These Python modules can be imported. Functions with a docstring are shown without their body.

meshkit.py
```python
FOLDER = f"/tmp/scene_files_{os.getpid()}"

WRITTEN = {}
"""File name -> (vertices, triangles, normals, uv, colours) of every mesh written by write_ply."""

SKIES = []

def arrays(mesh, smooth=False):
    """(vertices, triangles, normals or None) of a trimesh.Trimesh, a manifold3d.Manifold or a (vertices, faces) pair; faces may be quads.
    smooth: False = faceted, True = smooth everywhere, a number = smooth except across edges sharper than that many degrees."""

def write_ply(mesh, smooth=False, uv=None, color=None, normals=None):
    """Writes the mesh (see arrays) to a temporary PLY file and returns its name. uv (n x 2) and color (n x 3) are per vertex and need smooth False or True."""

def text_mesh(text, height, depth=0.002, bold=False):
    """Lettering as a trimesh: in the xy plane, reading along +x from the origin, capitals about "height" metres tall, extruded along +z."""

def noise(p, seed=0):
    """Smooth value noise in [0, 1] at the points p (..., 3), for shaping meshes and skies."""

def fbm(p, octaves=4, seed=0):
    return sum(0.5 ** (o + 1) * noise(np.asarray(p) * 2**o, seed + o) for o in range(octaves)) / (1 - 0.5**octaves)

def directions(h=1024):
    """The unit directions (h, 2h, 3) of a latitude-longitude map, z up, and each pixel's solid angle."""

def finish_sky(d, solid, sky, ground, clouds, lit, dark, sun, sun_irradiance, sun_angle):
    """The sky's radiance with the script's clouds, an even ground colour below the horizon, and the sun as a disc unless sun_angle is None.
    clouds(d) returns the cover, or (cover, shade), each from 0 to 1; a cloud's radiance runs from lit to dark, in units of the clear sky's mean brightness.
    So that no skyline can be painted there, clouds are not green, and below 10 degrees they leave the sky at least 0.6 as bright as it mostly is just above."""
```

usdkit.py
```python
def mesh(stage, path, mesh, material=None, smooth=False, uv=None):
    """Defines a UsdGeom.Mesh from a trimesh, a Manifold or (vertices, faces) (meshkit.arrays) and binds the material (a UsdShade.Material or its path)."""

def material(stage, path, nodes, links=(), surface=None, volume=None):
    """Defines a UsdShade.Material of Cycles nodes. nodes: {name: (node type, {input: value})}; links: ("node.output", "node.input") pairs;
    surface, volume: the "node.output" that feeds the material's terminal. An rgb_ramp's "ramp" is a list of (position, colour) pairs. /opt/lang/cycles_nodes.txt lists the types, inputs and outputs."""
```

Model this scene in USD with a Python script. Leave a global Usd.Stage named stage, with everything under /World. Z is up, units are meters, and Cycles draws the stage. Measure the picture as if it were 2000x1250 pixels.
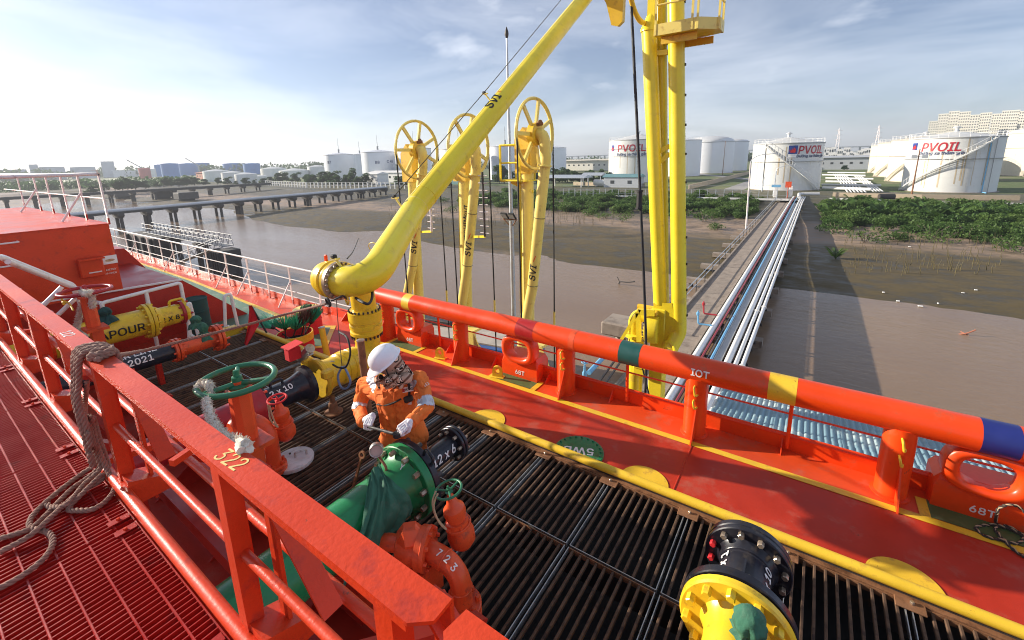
import math, random
import numpy as np, trimesh, usdkit, manifold3d
from shapely.geometry import Polygon, Point, box as sbox
from shapely import affinity
from meshkit import text_mesh, fbm, noise
from pxr import Usd, UsdGeom, UsdLux, UsdShade, Sdf, Gf, Vt

stage = Usd.Stage.CreateInMemory()
UsdGeom.SetStageUpAxis(stage, UsdGeom.Tokens.z)
UsdGeom.SetStageMetersPerUnit(stage, 1.0)
stage.SetDefaultPrim(UsdGeom.Xform.Define(stage, '/World').GetPrim())
UsdGeom.Scope.Define(stage, '/World/Looks')
rng = np.random.default_rng(7)
random.seed(7)

# ------------------------------------------------------------------ camera
EYE = np.array([0.0, 0.0, 3.5])          # metres above the main deck
FPX, CX, CY = 856.417, 1000.0, 499.296   # focal length and principal point on a 2000 px wide picture
PITCH, ROLL, YAW = 0.21670925, 0.02538964, -0.60704341
fw = np.array([math.sin(YAW) * math.cos(PITCH), math.cos(YAW) * math.cos(PITCH), -math.sin(PITCH)])
r0 = np.cross(fw, [0, 0, 1.0]); r0 /= np.linalg.norm(r0); d0 = np.cross(fw, r0)
rt = math.cos(ROLL) * r0 + math.sin(ROLL) * d0
dn = -math.sin(ROLL) * r0 + math.cos(ROLL) * d0
RC = np.stack([rt, dn, fw])
cam = UsdGeom.Camera.Define(stage, '/World/Camera')
cam.CreateHorizontalApertureAttr(36.0)
cam.CreateVerticalApertureAttr(22.5)
cam.CreateFocalLengthAttr(36.0 * FPX / 2000)
cam.CreateHorizontalApertureOffsetAttr(0.0)
cam.CreateVerticalApertureOffsetAttr(-36.0 * (625 - CY) / 2000)
cam.CreateClippingRangeAttr(Gf.Vec2f(0.05, 60000))
cam.CreateExposureAttr(0.82)
m4 = Gf.Matrix4d(*rt, 0, *(-dn), 0, *(-fw), 0, *EYE, 1)
cam.AddTransformOp().Set(m4)

# ------------------------------------------------------------------ sky and sun
SUN_EL = math.radians(19.5)
SUN_AZ = math.radians(-105.5)             # atan2(x, y) of the direction towards the sun
usdkit.material(stage, '/World/Looks/sky_air', {
    'tc': ('texture_coordinate', {}),
    'sky': ('sky_texture', {'sky_type': 'single_scattering', 'sun_disc': False, 'sun_elevation': SUN_EL, 'sun_rotation': SUN_AZ,
                            'altitude': 0.0, 'air_density': 1.0, 'aerosol_density': 0.5, 'ozone_density': 4.5}),
    'mp': ('mapping', {'scale': (1.6, 1.6, 7.0), 'location': (0.0, 0.0, 0.3)}),
    'n1': ('noise_texture', {'scale': 1.2, 'detail': 7.0, 'roughness': 0.56, 'distortion': 0.5}),
    'r1': ('rgb_ramp', {'ramp': [(0.0, (0, 0, 0)), (0.40, (0, 0, 0)), (0.72, (0.55, 0.55, 0.55)), (1, (0.8, 0.8, 0.8))]}),
    'mp2': ('mapping', {'scale': (4.0, 4.0, 9.0), 'location': (5.3, 1.9, 0.2)}),
    'n2': ('noise_texture', {'scale': 1.25, 'detail': 6.0, 'roughness': 0.5, 'distortion': 0.1}),
    'r2': ('rgb_ramp', {'ramp': [(0.0, (0, 0, 0)), (0.58, (0, 0, 0)), (0.74, (0.6, 0.6, 0.6)), (1, (1, 1, 1))]}),
    'mx': ('mix', {'mix_type': 'lighten', 'fac': 1.0}),
    'hs': ('hsv', {'hue': 0.5, 'saturation': 0.74, 'value': 1.0, 'fac': 1.0}),
    'tn': ('mix', {'mix_type': 'multiply', 'fac': 1.0, 'color2': (1.02, 1.0, 1.05)}),
    'cm': ('mix', {'mix_type': 'mix', 'color2': (11.5, 11.7, 12.2)}),
    'sc': ('math', {'math_type': 'multiply', 'value2': 0.62}),
    'bw': ('rgb_to_bw', {}),
    'bg': ('background_shader', {'strength': 0.074}),
}, [('tc.generated', 'mp.vector'), ('mp.vector', 'n1.vector'), ('n1.fac', 'r1.fac'), ('tc.generated', 'mp2.vector'), ('mp2.vector', 'n2.vector'),
    ('n2.fac', 'r2.fac'), ('r1.color', 'mx.color1'), ('r2.color', 'mx.color2'), ('mx.color', 'bw.color'), ('bw.val', 'sc.value1'),
    ('sky.color', 'hs.color'), ('hs.color', 'tn.color1'), ('tn.color', 'cm.color1'), ('sc.value', 'cm.fac'), ('cm.color', 'bg.color')], surface='bg.background')
dome = UsdLux.DomeLight.Define(stage, '/World/sky')
dome.GetPrim().SetCustomDataByKey('kind', 'structure')
UsdShade.MaterialBindingAPI.Apply(dome.GetPrim()).Bind(UsdShade.Material.Get(stage, '/World/Looks/sky_air'))
sun = UsdLux.DistantLight.Define(stage, '/World/sun')
sun.CreateNormalizeAttr(True)
sun.CreateIntensityAttr(1.25)
sun.CreateAngleAttr(0.5)
sun.CreateColorAttr(Gf.Vec3f(1.0, 0.91, 0.78))
to_sun = np.array([math.sin(SUN_AZ) * math.cos(SUN_EL), math.cos(SUN_AZ) * math.cos(SUN_EL), math.sin(SUN_EL)])
zz = to_sun; xx = np.cross([0, 0, 1.0], zz); xx /= np.linalg.norm(xx); yy = np.cross(zz, xx)
sun.AddTransformOp().Set(Gf.Matrix4d(*xx, 0, *yy, 0, *zz, 0, 0, 0, 60, 1))

# ------------------------------------------------------------------ helpers: photograph sight lines to points of the place
def P(px, py, z=None, X=None, Y=None, k=None):
    d = RC.T @ np.array([(px - CX) / FPX, (py - CY) / FPX, 1.0])
    if z is not None: return EYE + d * (z - EYE[2]) / d[2]
    if Y is not None: return EYE + d * (Y - EYE[1]) / d[1]
    if X is not None: return EYE + d * (X - EYE[0]) / d[0]
    return EYE + d * k

A = lambda *t: np.array(t, float)
def unit(v): v = np.asarray(v, float); return v / (np.linalg.norm(v) + 1e-12)
def frame(d):
    d = unit(d); h = A(0, 0, 1) if abs(d[2]) < 0.95 else A(1, 0, 0)
    u = unit(np.cross(h, d)); return u, np.cross(d, u)
def cat(ms):
    vs, fs, n = [], [], 0
    for m in ms:
        v, f = (m if isinstance(m, tuple) else (np.asarray(m.vertices), np.asarray(m.faces)))
        vs.append(v); fs.append(np.asarray(f) + n); n += len(v)
    return np.vstack(vs), np.vstack(fs)
def tube(pts, r, n=12, caps=True, closed=False):
    p = np.asarray(pts, float); m = len(p); r = np.broadcast_to(np.asarray(r, float), (m,))
    if closed: t = np.roll(p, -1, 0) - np.roll(p, 1, 0)
    else: t = np.gradient(p, axis=0)
    t = t / (np.linalg.norm(t, axis=1, keepdims=True) + 1e-12)
    u, _ = frame(t[0]); us = []
    for i in range(m):
        u = u - t[i] * (u @ t[i]); u = u / (np.linalg.norm(u) + 1e-12); us.append(u)
    us = np.array(us); w = np.cross(t, us); a = np.arange(n) * 2 * np.pi / n
    v = p[:, None] + r[:, None, None] * (np.cos(a)[None, :, None] * us[:, None] + np.sin(a)[None, :, None] * w[:, None])
    v = v.reshape(-1, 3); f = []
    k = m if closed else m - 1
    i, j = np.meshgrid(np.arange(k), np.arange(n), indexing='ij'); i2 = (i + 1) % m
    q = np.stack([i * n + j, i * n + (j + 1) % n, i2 * n + (j + 1) % n, i2 * n + j], -1).reshape(-1, 4)
    f = np.vstack([q[:, [0, 1, 2]], q[:, [0, 2, 3]]])
    if caps and not closed:
        v = np.vstack([v, p[0], p[-1]]); a0, a1 = len(v) - 2, len(v) - 1; b = (m - 1) * n; e = np.arange(n)
        f = np.vstack([f, np.stack([np.full(n, a0), (e + 1) % n, e], 1), np.stack([np.full(n, a1), b + e, b + (e + 1) % n], 1)])
    return v, f
def rod(a, b, r, n=10): return tube([a, b], r, n)
def arc(pts, rad, seg=7):
    """A polyline with its corners rounded."""
    p = [np.asarray(q, float) for q in pts]; out = [p[0]]
    for i in range(1, len(p) - 1):
        a, b, c = p[i - 1], p[i], p[i + 1]; d1, d2 = unit(a - b), unit(c - b)
        th = math.acos(np.clip(d1 @ d2, -1, 1)); t = min(rad / max(math.tan(th / 2), 1e-3), 0.49 * np.linalg.norm(a - b) if i > 1 else 0.95 * np.linalg.norm(a - b), 0.49 * np.linalg.norm(c - b) if i < len(p) - 2 else 0.95 * np.linalg.norm(c - b))
        s, e = b + d1 * t, b + d2 * t
        for k in range(seg + 1):
            x = k / seg; out.append((1 - x) ** 2 * s * 1.0 + 2 * x * (1 - x) * b + x * x * e)
    out.append(p[-1]); return np.array(out)
def curve(pts, n=40):
    """Catmull-Rom through the points."""
    p = np.asarray(pts, float); p = np.vstack([2 * p[0] - p[1], p, 2 * p[-1] - p[-2]]); k = len(p) - 3; out = []
    for x in np.linspace(0, k - 1e-6, n):
        i = int(x); t = x - i; a, b, c, d = p[i:i + 4]
        out.append(0.5 * (2 * b + (c - a) * t + (2 * a - 5 * b + 4 * c - d) * t * t + (3 * b - a - 3 * c + d) * t ** 3))
    return np.array(out)
def box(c, s, b=0.0, R=None):
    c = np.asarray(c, float); h = np.asarray(s, float) / 2
    if b > 0:
        b = min(b, h.min() * 0.9); q = []
        for sx in (-1, 1):
            for sy in (-1, 1):
                for sz in (-1, 1):
                    e = A(sx, sy, sz); q += [e * (h - A(b, b, 0)), e * (h - A(b, 0, b)), e * (h - A(0, b, b))]
        m = trimesh.convex.convex_hull(np.array(q)); v, f = np.array(m.vertices), np.array(m.faces)
    else:
        v = np.array([[x, y, z] for x in (-1, 1) for y in (-1, 1) for z in (-1, 1)], float) * h
        f = np.array([[0, 1, 3], [0, 3, 2], [4, 6, 7], [4, 7, 5], [0, 4, 5], [0, 5, 1], [2, 3, 7], [2, 7, 6], [0, 2, 6], [0, 6, 4], [1, 5, 7], [1, 7, 3]])
    if R is not None: v = v @ np.asarray(R).T
    return v + c, f
def slab(x0, x1, y0, y1, z0, z1, b=0.0): return box(((x0 + x1) / 2, (y0 + y1) / 2, (z0 + z1) / 2), (abs(x1 - x0), abs(y1 - y0), abs(z1 - z0)), b)
def beam(a, b, w, h, up=(0, 0, 1), bev=0.0):
    a, b = np.asarray(a, float), np.asarray(b, float); d = unit(b - a); s = np.cross(d, up)
    s = unit(s) if np.linalg.norm(s) > 1e-6 else frame(d)[0]; u = np.cross(s, d)
    return box((a + b) / 2, (np.linalg.norm(b - a), w, h), bev, np.stack([d, s, u], 1))
def lathe(a, d, prof, n=28, caps=True):
    """prof: (distance along d, radius)."""
    a = np.asarray(a, float); d = unit(d); u, w = frame(d); th = np.arange(n) * 2 * np.pi / n
    ring = np.cos(th)[:, None] * u + np.sin(th)[:, None] * w
    v = np.vstack([a + d * t + ring * r for t, r in prof]); m = len(prof)
    i, j = np.meshgrid(np.arange(m - 1), np.arange(n), indexing='ij')
    q = np.stack([i * n + j, i * n + (j + 1) % n, (i + 1) * n + (j + 1) % n, (i + 1) * n + j], -1).reshape(-1, 4)
    f = np.vstack([q[:, [0, 1, 2]], q[:, [0, 2, 3]]])
    if caps:
        v = np.vstack([v, a + d * prof[0][0], a + d * prof[-1][0]]); e = np.arange(n); b = (m - 1) * n
        f = np.vstack([f, np.stack([np.full(n, len(v) - 2), (e + 1) % n, e], 1), np.stack([np.full(n, len(v) - 1), b + e, b + (e + 1) % n], 1)])
    return v, f
def flange(a, d, r, th, n=36, e=0.006): return lathe(a, d, [(0, r - e), (e, r), (th - e, r), (th, r - e)], n)
def bolt(a, d, r, h, spin=0.0):
    u, w = frame(d); d = unit(d); th = np.arange(6) * np.pi / 3 + spin
    ring = np.cos(th)[:, None] * u + np.sin(th)[:, None] * w
    v = np.vstack([a + ring * r, a + d * h * 0.85 + ring * r, a + d * h + ring * r * 0.8, [a + d * h]])
    f = []
    for k in range(6):
        l = (k + 1) % 6; f += [[k, l, 6 + l], [k, 6 + l, 6 + k], [6 + k, 6 + l, 12 + l], [6 + k, 12 + l, 12 + k], [12 + k, 12 + l, 18]]
    return v, np.array(f)
def bolts(c, d, R, n, r, h, ph=0.0):
    u, w = frame(d); return [bolt(np.asarray(c) + R * (math.cos(t) * u + math.sin(t) * w), d, r, h, t) for t in ph + np.arange(n) * 2 * np.pi / n]
def hull(pts):
    m = trimesh.convex.convex_hull(np.asarray(pts, float)); return np.array(m.vertices), np.array(m.faces)
def extr(poly, o, ux, uy, depth):
    """A shapely polygon in the plane (ux, uy) at o, pushed along ux x uy."""
    ms = [trimesh.creation.extrude_polygon(g, depth, engine='earcut') for g in getattr(poly, 'geoms', [poly])]
    v, f = cat(ms); ux, uy = unit(ux), unit(uy); uz = np.cross(ux, uy)
    return np.asarray(o, float) + v @ np.stack([ux, uy, uz]), f
def torus(c, d, R, r, n=36, m=10):
    u, w = frame(d); th = np.arange(n) * 2 * np.pi / n
    return tube(np.asarray(c) + R * (np.cos(th)[:, None] * u + np.sin(th)[:, None] * w), r, m, closed=True)
def grid(xs, ys, z):
    xs, ys = np.asarray(xs, float), np.asarray(ys, float); X, Y = np.meshgrid(xs, ys, indexing='ij'); Z = z(X, Y) if callable(z) else np.full_like(X, z)
    v = np.stack([X, Y, Z], -1).reshape(-1, 3); n = len(ys); i, j = np.meshgrid(np.arange(len(xs) - 1), np.arange(n - 1), indexing='ij')
    q = np.stack([i * n + j, (i + 1) * n + j, (i + 1) * n + j + 1, i * n + j + 1], -1).reshape(-1, 4)
    return v, np.vstack([q[:, [0, 1, 2]], q[:, [0, 2, 3]]])
def sheet(x0, x1, y0, y1, z): return grid([x0, x1], [y0, y1], z)
def quad(a, b, c, d): return np.array([a, b, c, d], float), np.array([[0, 1, 2], [0, 2, 3]])
def rope(pts, r, n=160, lay=6.0, strands=3):
    """Laid rope: strands twisted round the path."""
    p = curve(pts, n); t = np.gradient(p, axis=0); t /= np.linalg.norm(t, axis=1, keepdims=True) + 1e-12
    s = np.concatenate([[0], np.cumsum(np.linalg.norm(np.diff(p, axis=0), axis=1))])
    u, _ = frame(t[0]); us = []
    for i in range(len(p)):
        u = u - t[i] * (u @ t[i]); u /= np.linalg.norm(u) + 1e-12; us.append(u)
    us = np.array(us); w = np.cross(t, us); out = []
    for k in range(strands):
        a = s / (r * lay) * 2 * np.pi + k * 2 * np.pi / strands
        out.append(tube(p + r * 0.52 * (np.cos(a)[:, None] * us + np.sin(a)[:, None] * w), r * 0.56, 6))
    return cat(out)
def flat_text(s, h, o, ux, uy, bold=True, depth=0.002, center=True, shear=0.0):
    m = text_mesh(s, h, depth, bold); v = np.array(m.vertices)
    if shear: v[:, 0] += shear * v[:, 1]
    if center: v[:, 0] -= (v[:, 0].min() + v[:, 0].max()) / 2; v[:, 1] -= h / 2
    ux, uy = unit(ux), unit(uy); return np.asarray(o, float) + v @ np.stack([ux, uy, np.cross(ux, uy)]), np.array(m.faces)
def wrap_text(s, h, o, axis, r, up, along=True, bold=True, depth=0.002, shear=0.0, flip=False, stretch=1.0):
    """Lettering round a pipe through o. up: radial direction of the text's middle; along: reads along the axis, else round it."""
    m = text_mesh(s, h, depth, bold).subdivide_to_size(max(h * 0.22, r * 0.08), max_iter=12); v = np.array(m.vertices)
    v[:, 0] *= stretch
    if shear: v[:, 0] += shear * v[:, 1]
    v[:, 0] -= (v[:, 0].min() + v[:, 0].max()) / 2; v[:, 1] -= h / 2
    ax = unit(axis); up = unit(np.asarray(up, float) - ax * (np.asarray(up, float) @ ax)); sd = np.cross(up, ax)
    if along: a, g = v[:, 0], v[:, 1] / r
    else: a, g = v[:, 1], -v[:, 0] / r
    rad = (r + 0.0012 + v[:, 2])[:, None] * (np.cos(g)[:, None] * up + np.sin(g)[:, None] * sd)
    return np.asarray(o, float) + a[:, None] * ax + rad, np.array(m.faces)

# ------------------------------------------------------------------ helpers: things, parts, materials
_names = {}
def numbered(parent, name):
    k = (parent, name); _names[k] = _names.get(k, -1) + 1
    return f'{parent}/{name}' if _names[k] == 0 else f'{parent}/{name}_{_names[k]:03d}'
def setdata(prim, **kw):
    for k, v in kw.items():
        if v: prim.SetCustomDataByKey({'cat': 'category'}.get(k, k), v)
class Thing:
    def __init__(self, name, label=None, cat=None, loc=(0, 0, 0), group=None, kind=None):
        self.path = numbered('/World', name); self.loc = np.asarray(loc, float)
        x = UsdGeom.Xform.Define(stage, self.path); x.AddTranslateOp().Set(Gf.Vec3d(*self.loc))
        self.prim = x.GetPrim(); self.name = name
        setdata(self.prim, label=label, cat=cat, group=group, kind=kind)
    def add(self, part, g, mat, smooth=35, parent=None, label=None, kind=None):
        if isinstance(g, list): g = cat(g)
        v, f = g if isinstance(g, tuple) else (np.array(g.vertices), np.array(g.faces))
        p = numbered(parent or self.path, part)
        m = usdkit.mesh(stage, p, (v - self.loc, f), MT[mat], smooth)
        setdata(m.GetPrim(), label=label, kind=kind); return p
    def copy(self, loc, label=None, group=None, rotz=0.0, scale=None):
        p = numbered('/World', self.name); x = UsdGeom.Xform.Define(stage, p)
        x.AddTranslateOp().Set(Gf.Vec3d(*map(float, loc)))
        if rotz: x.AddRotateZOp().Set(float(rotz))
        if scale: x.AddScaleOp().Set(Gf.Vec3f(*map(float, scale)))
        pr = x.GetPrim(); pr.GetReferences().AddInternalReference(self.path); pr.SetInstanceable(True)
        d = self.prim.GetCustomData()
        setdata(pr, label=label or d.get('label'), cat=d.get('category'), group=group or d.get('group')); return pr
def solo(name, g, mat, label=None, cat_=None, group=None, kind=None, smooth=35):
    """A thing that is one mesh."""
    if isinstance(g, list): g = cat(g)
    p = numbered('/World', name); m = usdkit.mesh(stage, p, g, MT[mat], smooth)
    setdata(m.GetPrim(), label=label, cat=cat_, group=group, kind=kind); return p
MT = {}
def paint(name, col, rough=0.4, var=0.12, scale=2.5, bump=0.12, bscale=45.0, dirt=None, amt=0.0, dscale=4.0, metal=0.0, spec=0.5, rv=0.12, dist=0.004, streak=False, coat=0.0, chips=0.0, chip_col=(0.16, 0.05, 0.025)):
    """Painted or bare surface: uneven tone, uneven gloss, fine relief, patches of dirt or rust."""
    col = np.asarray(col, float)
    N = {'tc': ('texture_coordinate', {}), 'n1': ('noise_texture', {'scale': scale, 'detail': 5.0, 'roughness': 0.6}),
         'r1': ('rgb_ramp', {'ramp': [(0.25, tuple(np.clip(col * (1 - var), 0, 1))), (0.75, tuple(np.clip(col * (1 + var) + var * 0.02, 0, 1)))]}),
         'n3': ('noise_texture', {'scale': bscale, 'detail': 3.0}), 'b': ('bump', {'strength': bump, 'distance': dist}),
         'rr': ('map_range', {'from_min': 0.3, 'from_max': 0.7, 'to_min': max(rough - rv, 0.03), 'to_max': min(rough + rv, 1.0)}),
         'p': ('principled_bsdf', {'metallic': metal, 'specular_ior_level': spec, 'coat_weight': coat})}
    L = [('tc.object', 'n1.vector'), ('n1.fac', 'r1.fac'), ('tc.object', 'n3.vector'), ('n3.fac', 'b.height'), ('b.normal', 'p.normal'),
         ('n1.fac', 'rr.value'), ('rr.result', 'p.roughness')]
    src = 'r1.color'
    if dirt is not None:
        N['mp'] = ('mapping', {'scale': (3.0, 3.0, 0.35) if streak else (1, 1, 1)})
        N['n2'] = ('noise_texture', {'scale': dscale, 'detail': 7.0, 'roughness': 0.68})
        N['r2'] = ('rgb_ramp', {'ramp': [(0.0, (0, 0, 0)), (0.62 - amt * 0.3, (0, 0, 0)), (0.72 - amt * 0.2, (1, 1, 1)), (1, (1, 1, 1))]})
        N['mx'] = ('mix', {'mix_type': 'mix', 'color2': tuple(dirt)}); N['ms'] = ('math', {'math_type': 'multiply', 'value2': 0.8})
        L += [('tc.object', 'mp.vector'), ('mp.vector', 'n2.vector'), ('n2.fac', 'r2.fac'), (src, 'mx.color1'), ('r2.color', 'ms.value1'), ('ms.value', 'mx.fac')]
        src = 'mx.color'
    if chips:
        N['n4'] = ('noise_texture', {'scale': dscale * 5.5, 'detail': 9.0, 'roughness': 0.75}); N['n5'] = ('noise_texture', {'scale': dscale * 0.55, 'detail': 4.0})
        N['ad'] = ('math', {'math_type': 'multiply_add', 'value2': 0.5}); N['r4'] = ('rgb_ramp', {'ramp': [(0.0, (0, 0, 0)), (1.02 - chips * 0.2, (0, 0, 0)), (1.05 - chips * 0.2, (1, 1, 1)), (1, (1, 1, 1))]})
        N['m4'] = ('mix', {'mix_type': 'mix', 'color2': tuple(chip_col)})
        L += [('tc.object', 'n4.vector'), ('tc.object', 'n5.vector'), ('n5.fac', 'ad.value1'), ('n4.fac', 'ad.value3'), ('ad.value', 'r4.fac'), (src, 'm4.color1'), ('r4.color', 'm4.fac')]
        src = 'm4.color'
    L.append((src, 'p.base_color'))
    MT[name] = usdkit.material(stage, f'/World/Looks/{name}', N, L, surface='p.BSDF')
# ------------------------------------------------------------------ materials
RUST = (0.10, 0.035, 0.015)
paint('deck_red', (0.44, 0.028, 0.009), 0.45, 0.25, 0.9, 0.25, 25, (0.42, 0.10, 0.065), 0.30, 2.2, spec=0.35, chips=0.42)
paint('rim_orange', (0.66, 0.068, 0.012), 0.40, 0.16, 1.1, 0.18, 30, (0.50, 0.13, 0.07), 0.26, 2.4, spec=0.4, chips=0.45)
paint('rail_orange', (0.78, 0.060, 0.005), 0.33, 0.10, 1.2, 0.10, 40, (0.55, 0.09, 0.03), 0.18, 5, chips=0.32)
paint('ship_red', (0.40, 0.018, 0.008), 0.38, 0.14, 1.3, 0.14, 40, (0.30, 0.03, 0.02), 0.15, 4, chips=0.35)
paint('cat_red', (0.64, 0.048, 0.009), 0.40, 0.14, 1.7, 0.35, 60, (0.40, 0.035, 0.02), 0.22, 7, spec=0.4, chips=0.4)
paint('grate_red', (0.36, 0.010, 0.006), 0.36, 0.18, 2.2, 0.2, 60, (0.2, 0.02, 0.02), 0.12, 6)
paint('valve_orange', (0.72, 0.085, 0.020), 0.38, 0.14, 3, 0.25, 50, (0.30, 0.05, 0.03), 0.25, 9, chips=0.5)
paint('crimson', (0.36, 0.014, 0.022), 0.30, 0.12, 2, 0.10, 40, (0.3, 0.05, 0.05), 0.12, 6)
paint('deck_yellow', (0.78, 0.50, 0.030), 0.42, 0.10, 3, 0.12, 40, (0.45, 0.24, 0.04), 0.22, 6, chips=0.42)
paint('arm_yellow', (0.84, 0.66, 0.030), 0.30, 0.09, 1.2, 0.06, 40, (0.62, 0.44, 0.06), 0.15, 3, chips=0.22)
paint('pale_yellow', (0.80, 0.64, 0.16), 0.38, 0.10, 1.0, 0.06, 30, (0.50, 0.32, 0.08), 0.14, 5, chips=0.28)
paint('pipe_yellow', (0.78, 0.52, 0.025), 0.30, 0.12, 3, 0.12, 40, (0.40, 0.22, 0.03), 0.22, 9, chips=0.45)
paint('walk_green', (0.105, 0.20, 0.135), 0.55, 0.16, 2, 0.3, 20, (0.22, 0.28, 0.2), 0.2, 3)
paint('patch_green', (0.075, 0.125, 0.035), 0.6, 0.18, 4, 0.3, 40, (0.13, 0.17, 0.07), 0.2, 5)
paint('pipe_green', (0.012, 0.20, 0.065), 0.30, 0.12, 2.5, 0.10, 40, (0.03, 0.10, 0.04), 0.2, 7, chips=0.35)
paint('wheel_green', (0.020, 0.16, 0.075), 0.35, 0.15, 6, 0.3, 50, (0.10, 0.09, 0.04), 0.2, 12)
paint('black_paint', (0.010, 0.010, 0.016), 0.27, 0.3, 4, 0.12, 40, (0.06, 0.05, 0.045), 0.18, 9)
paint('tray_black', (0.004, 0.0035, 0.003), 0.85, 0.4, 3, 0.3, 20)
paint('bar_brown', (0.115, 0.066, 0.040), 0.75, 0.35, 9, 0.4, 60, (0.03, 0.02, 0.018), 0.42, 10, spec=0.2)
paint('bare_steel', (0.50, 0.49, 0.47), 0.35, 0.14, 6, 0.15, 60, (0.2, 0.14, 0.10), 0.2, 9, metal=0.85)
paint('rusty_steel', (0.26, 0.12, 0.055), 0.6, 0.25, 8, 0.4, 60, (0.11, 0.045, 0.02), 0.4, 9, metal=0.2)
paint('bolt_steel', (0.42, 0.33, 0.24), 0.38, 0.2, 10, 0.2, 60, RUST, 0.2, 30, metal=0.7)
paint('dark_steel', (0.055, 0.05, 0.048), 0.5, 0.3, 6, 0.3, 50, (0.12, 0.07, 0.04), 0.25, 10, metal=0.4)
paint('white_paint', (0.78, 0.77, 0.74), 0.36, 0.06, 3, 0.1, 40, (0.55, 0.46, 0.38), 0.16, 8)
paint('pink_white', (0.74, 0.66, 0.63), 0.36, 0.08, 3, 0.1, 40, (0.50, 0.30, 0.25), 0.15, 8, chips=0.4)
paint('mark_white', (0.82, 0.81, 0.78), 0.5, 0.06, 8, 0.1, 60)
paint('mark_yellow', (0.80, 0.62, 0.22), 0.5, 0.08, 8, 0.1, 60)
paint('mark_black', (0.014, 0.013, 0.012), 0.5, 0.2, 8, 0.1, 60)
paint('band_blue', (0.012, 0.022, 0.16), 0.4, 0.15, 4, 0.1, 40)
paint('band_green', (0.014, 0.085, 0.075), 0.42, 0.15, 4, 0.1, 40)
paint('band_crimson', (0.42, 0.018, 0.02), 0.35, 0.12, 4, 0.1, 40)
paint('rope_brown', (0.27, 0.145, 0.105), 0.85, 0.25, 30, 0.5, 180)
paint('rope_white', (0.66, 0.60, 0.50), 0.9, 0.18, 30, 0.6, 160, (0.36, 0.28, 0.2), 0.25, 25)
paint('rope_tan', (0.46, 0.34, 0.20), 0.9, 0.2, 30, 0.5, 160)
paint('rope_dark', (0.045, 0.036, 0.028), 0.85, 0.3, 40, 0.4, 160)
paint('rubber', (0.014, 0.013, 0.013), 0.65, 0.3, 10, 0.1, 60)
paint('cloth_green', (0.028, 0.125, 0.075), 0.85, 0.22, 7, 0.5, 130, (0.07, 0.15, 0.10), 0.25, 9)
paint('cloth_dark', (0.012, 0.055, 0.048), 0.85, 0.25, 9, 0.5, 130)
paint('bristle', (0.03, 0.36, 0.20), 0.55, 0.2, 20, 0.2, 90)
paint('straw', (0.10, 0.035, 0.022), 0.8, 0.35, 25, 0.5, 120)
paint('flag_red', (0.62, 0.012, 0.018), 0.75, 0.1, 5, 0.2, 160)
paint('hose_blue', (0.16, 0.25, 0.42), 0.5, 0.1, 8, 0.1, 60)
paint('gauge_face', (0.50, 0.40, 0.36), 0.25, 0.1, 10, 0.02, 60)
paint('concrete', (0.30, 0.245, 0.195), 0.85, 0.22, 0.9, 0.5, 12, (0.17, 0.13, 0.10), 0.35, 1.6)
paint('pile_dark', (0.050, 0.045, 0.042), 0.8, 0.3, 1.2, 0.5, 8, (0.11, 0.10, 0.08), 0.25, 1.5)
paint('jetty_pale', (0.46, 0.47, 0.48), 0.7, 0.12, 0.5, 0.2, 6, (0.3, 0.3, 0.3), 0.2, 1)
paint('galv', (0.50, 0.53, 0.56), 0.42, 0.12, 2, 0.1, 30, (0.35, 0.33, 0.31), 0.2, 4, metal=0.5)
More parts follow.
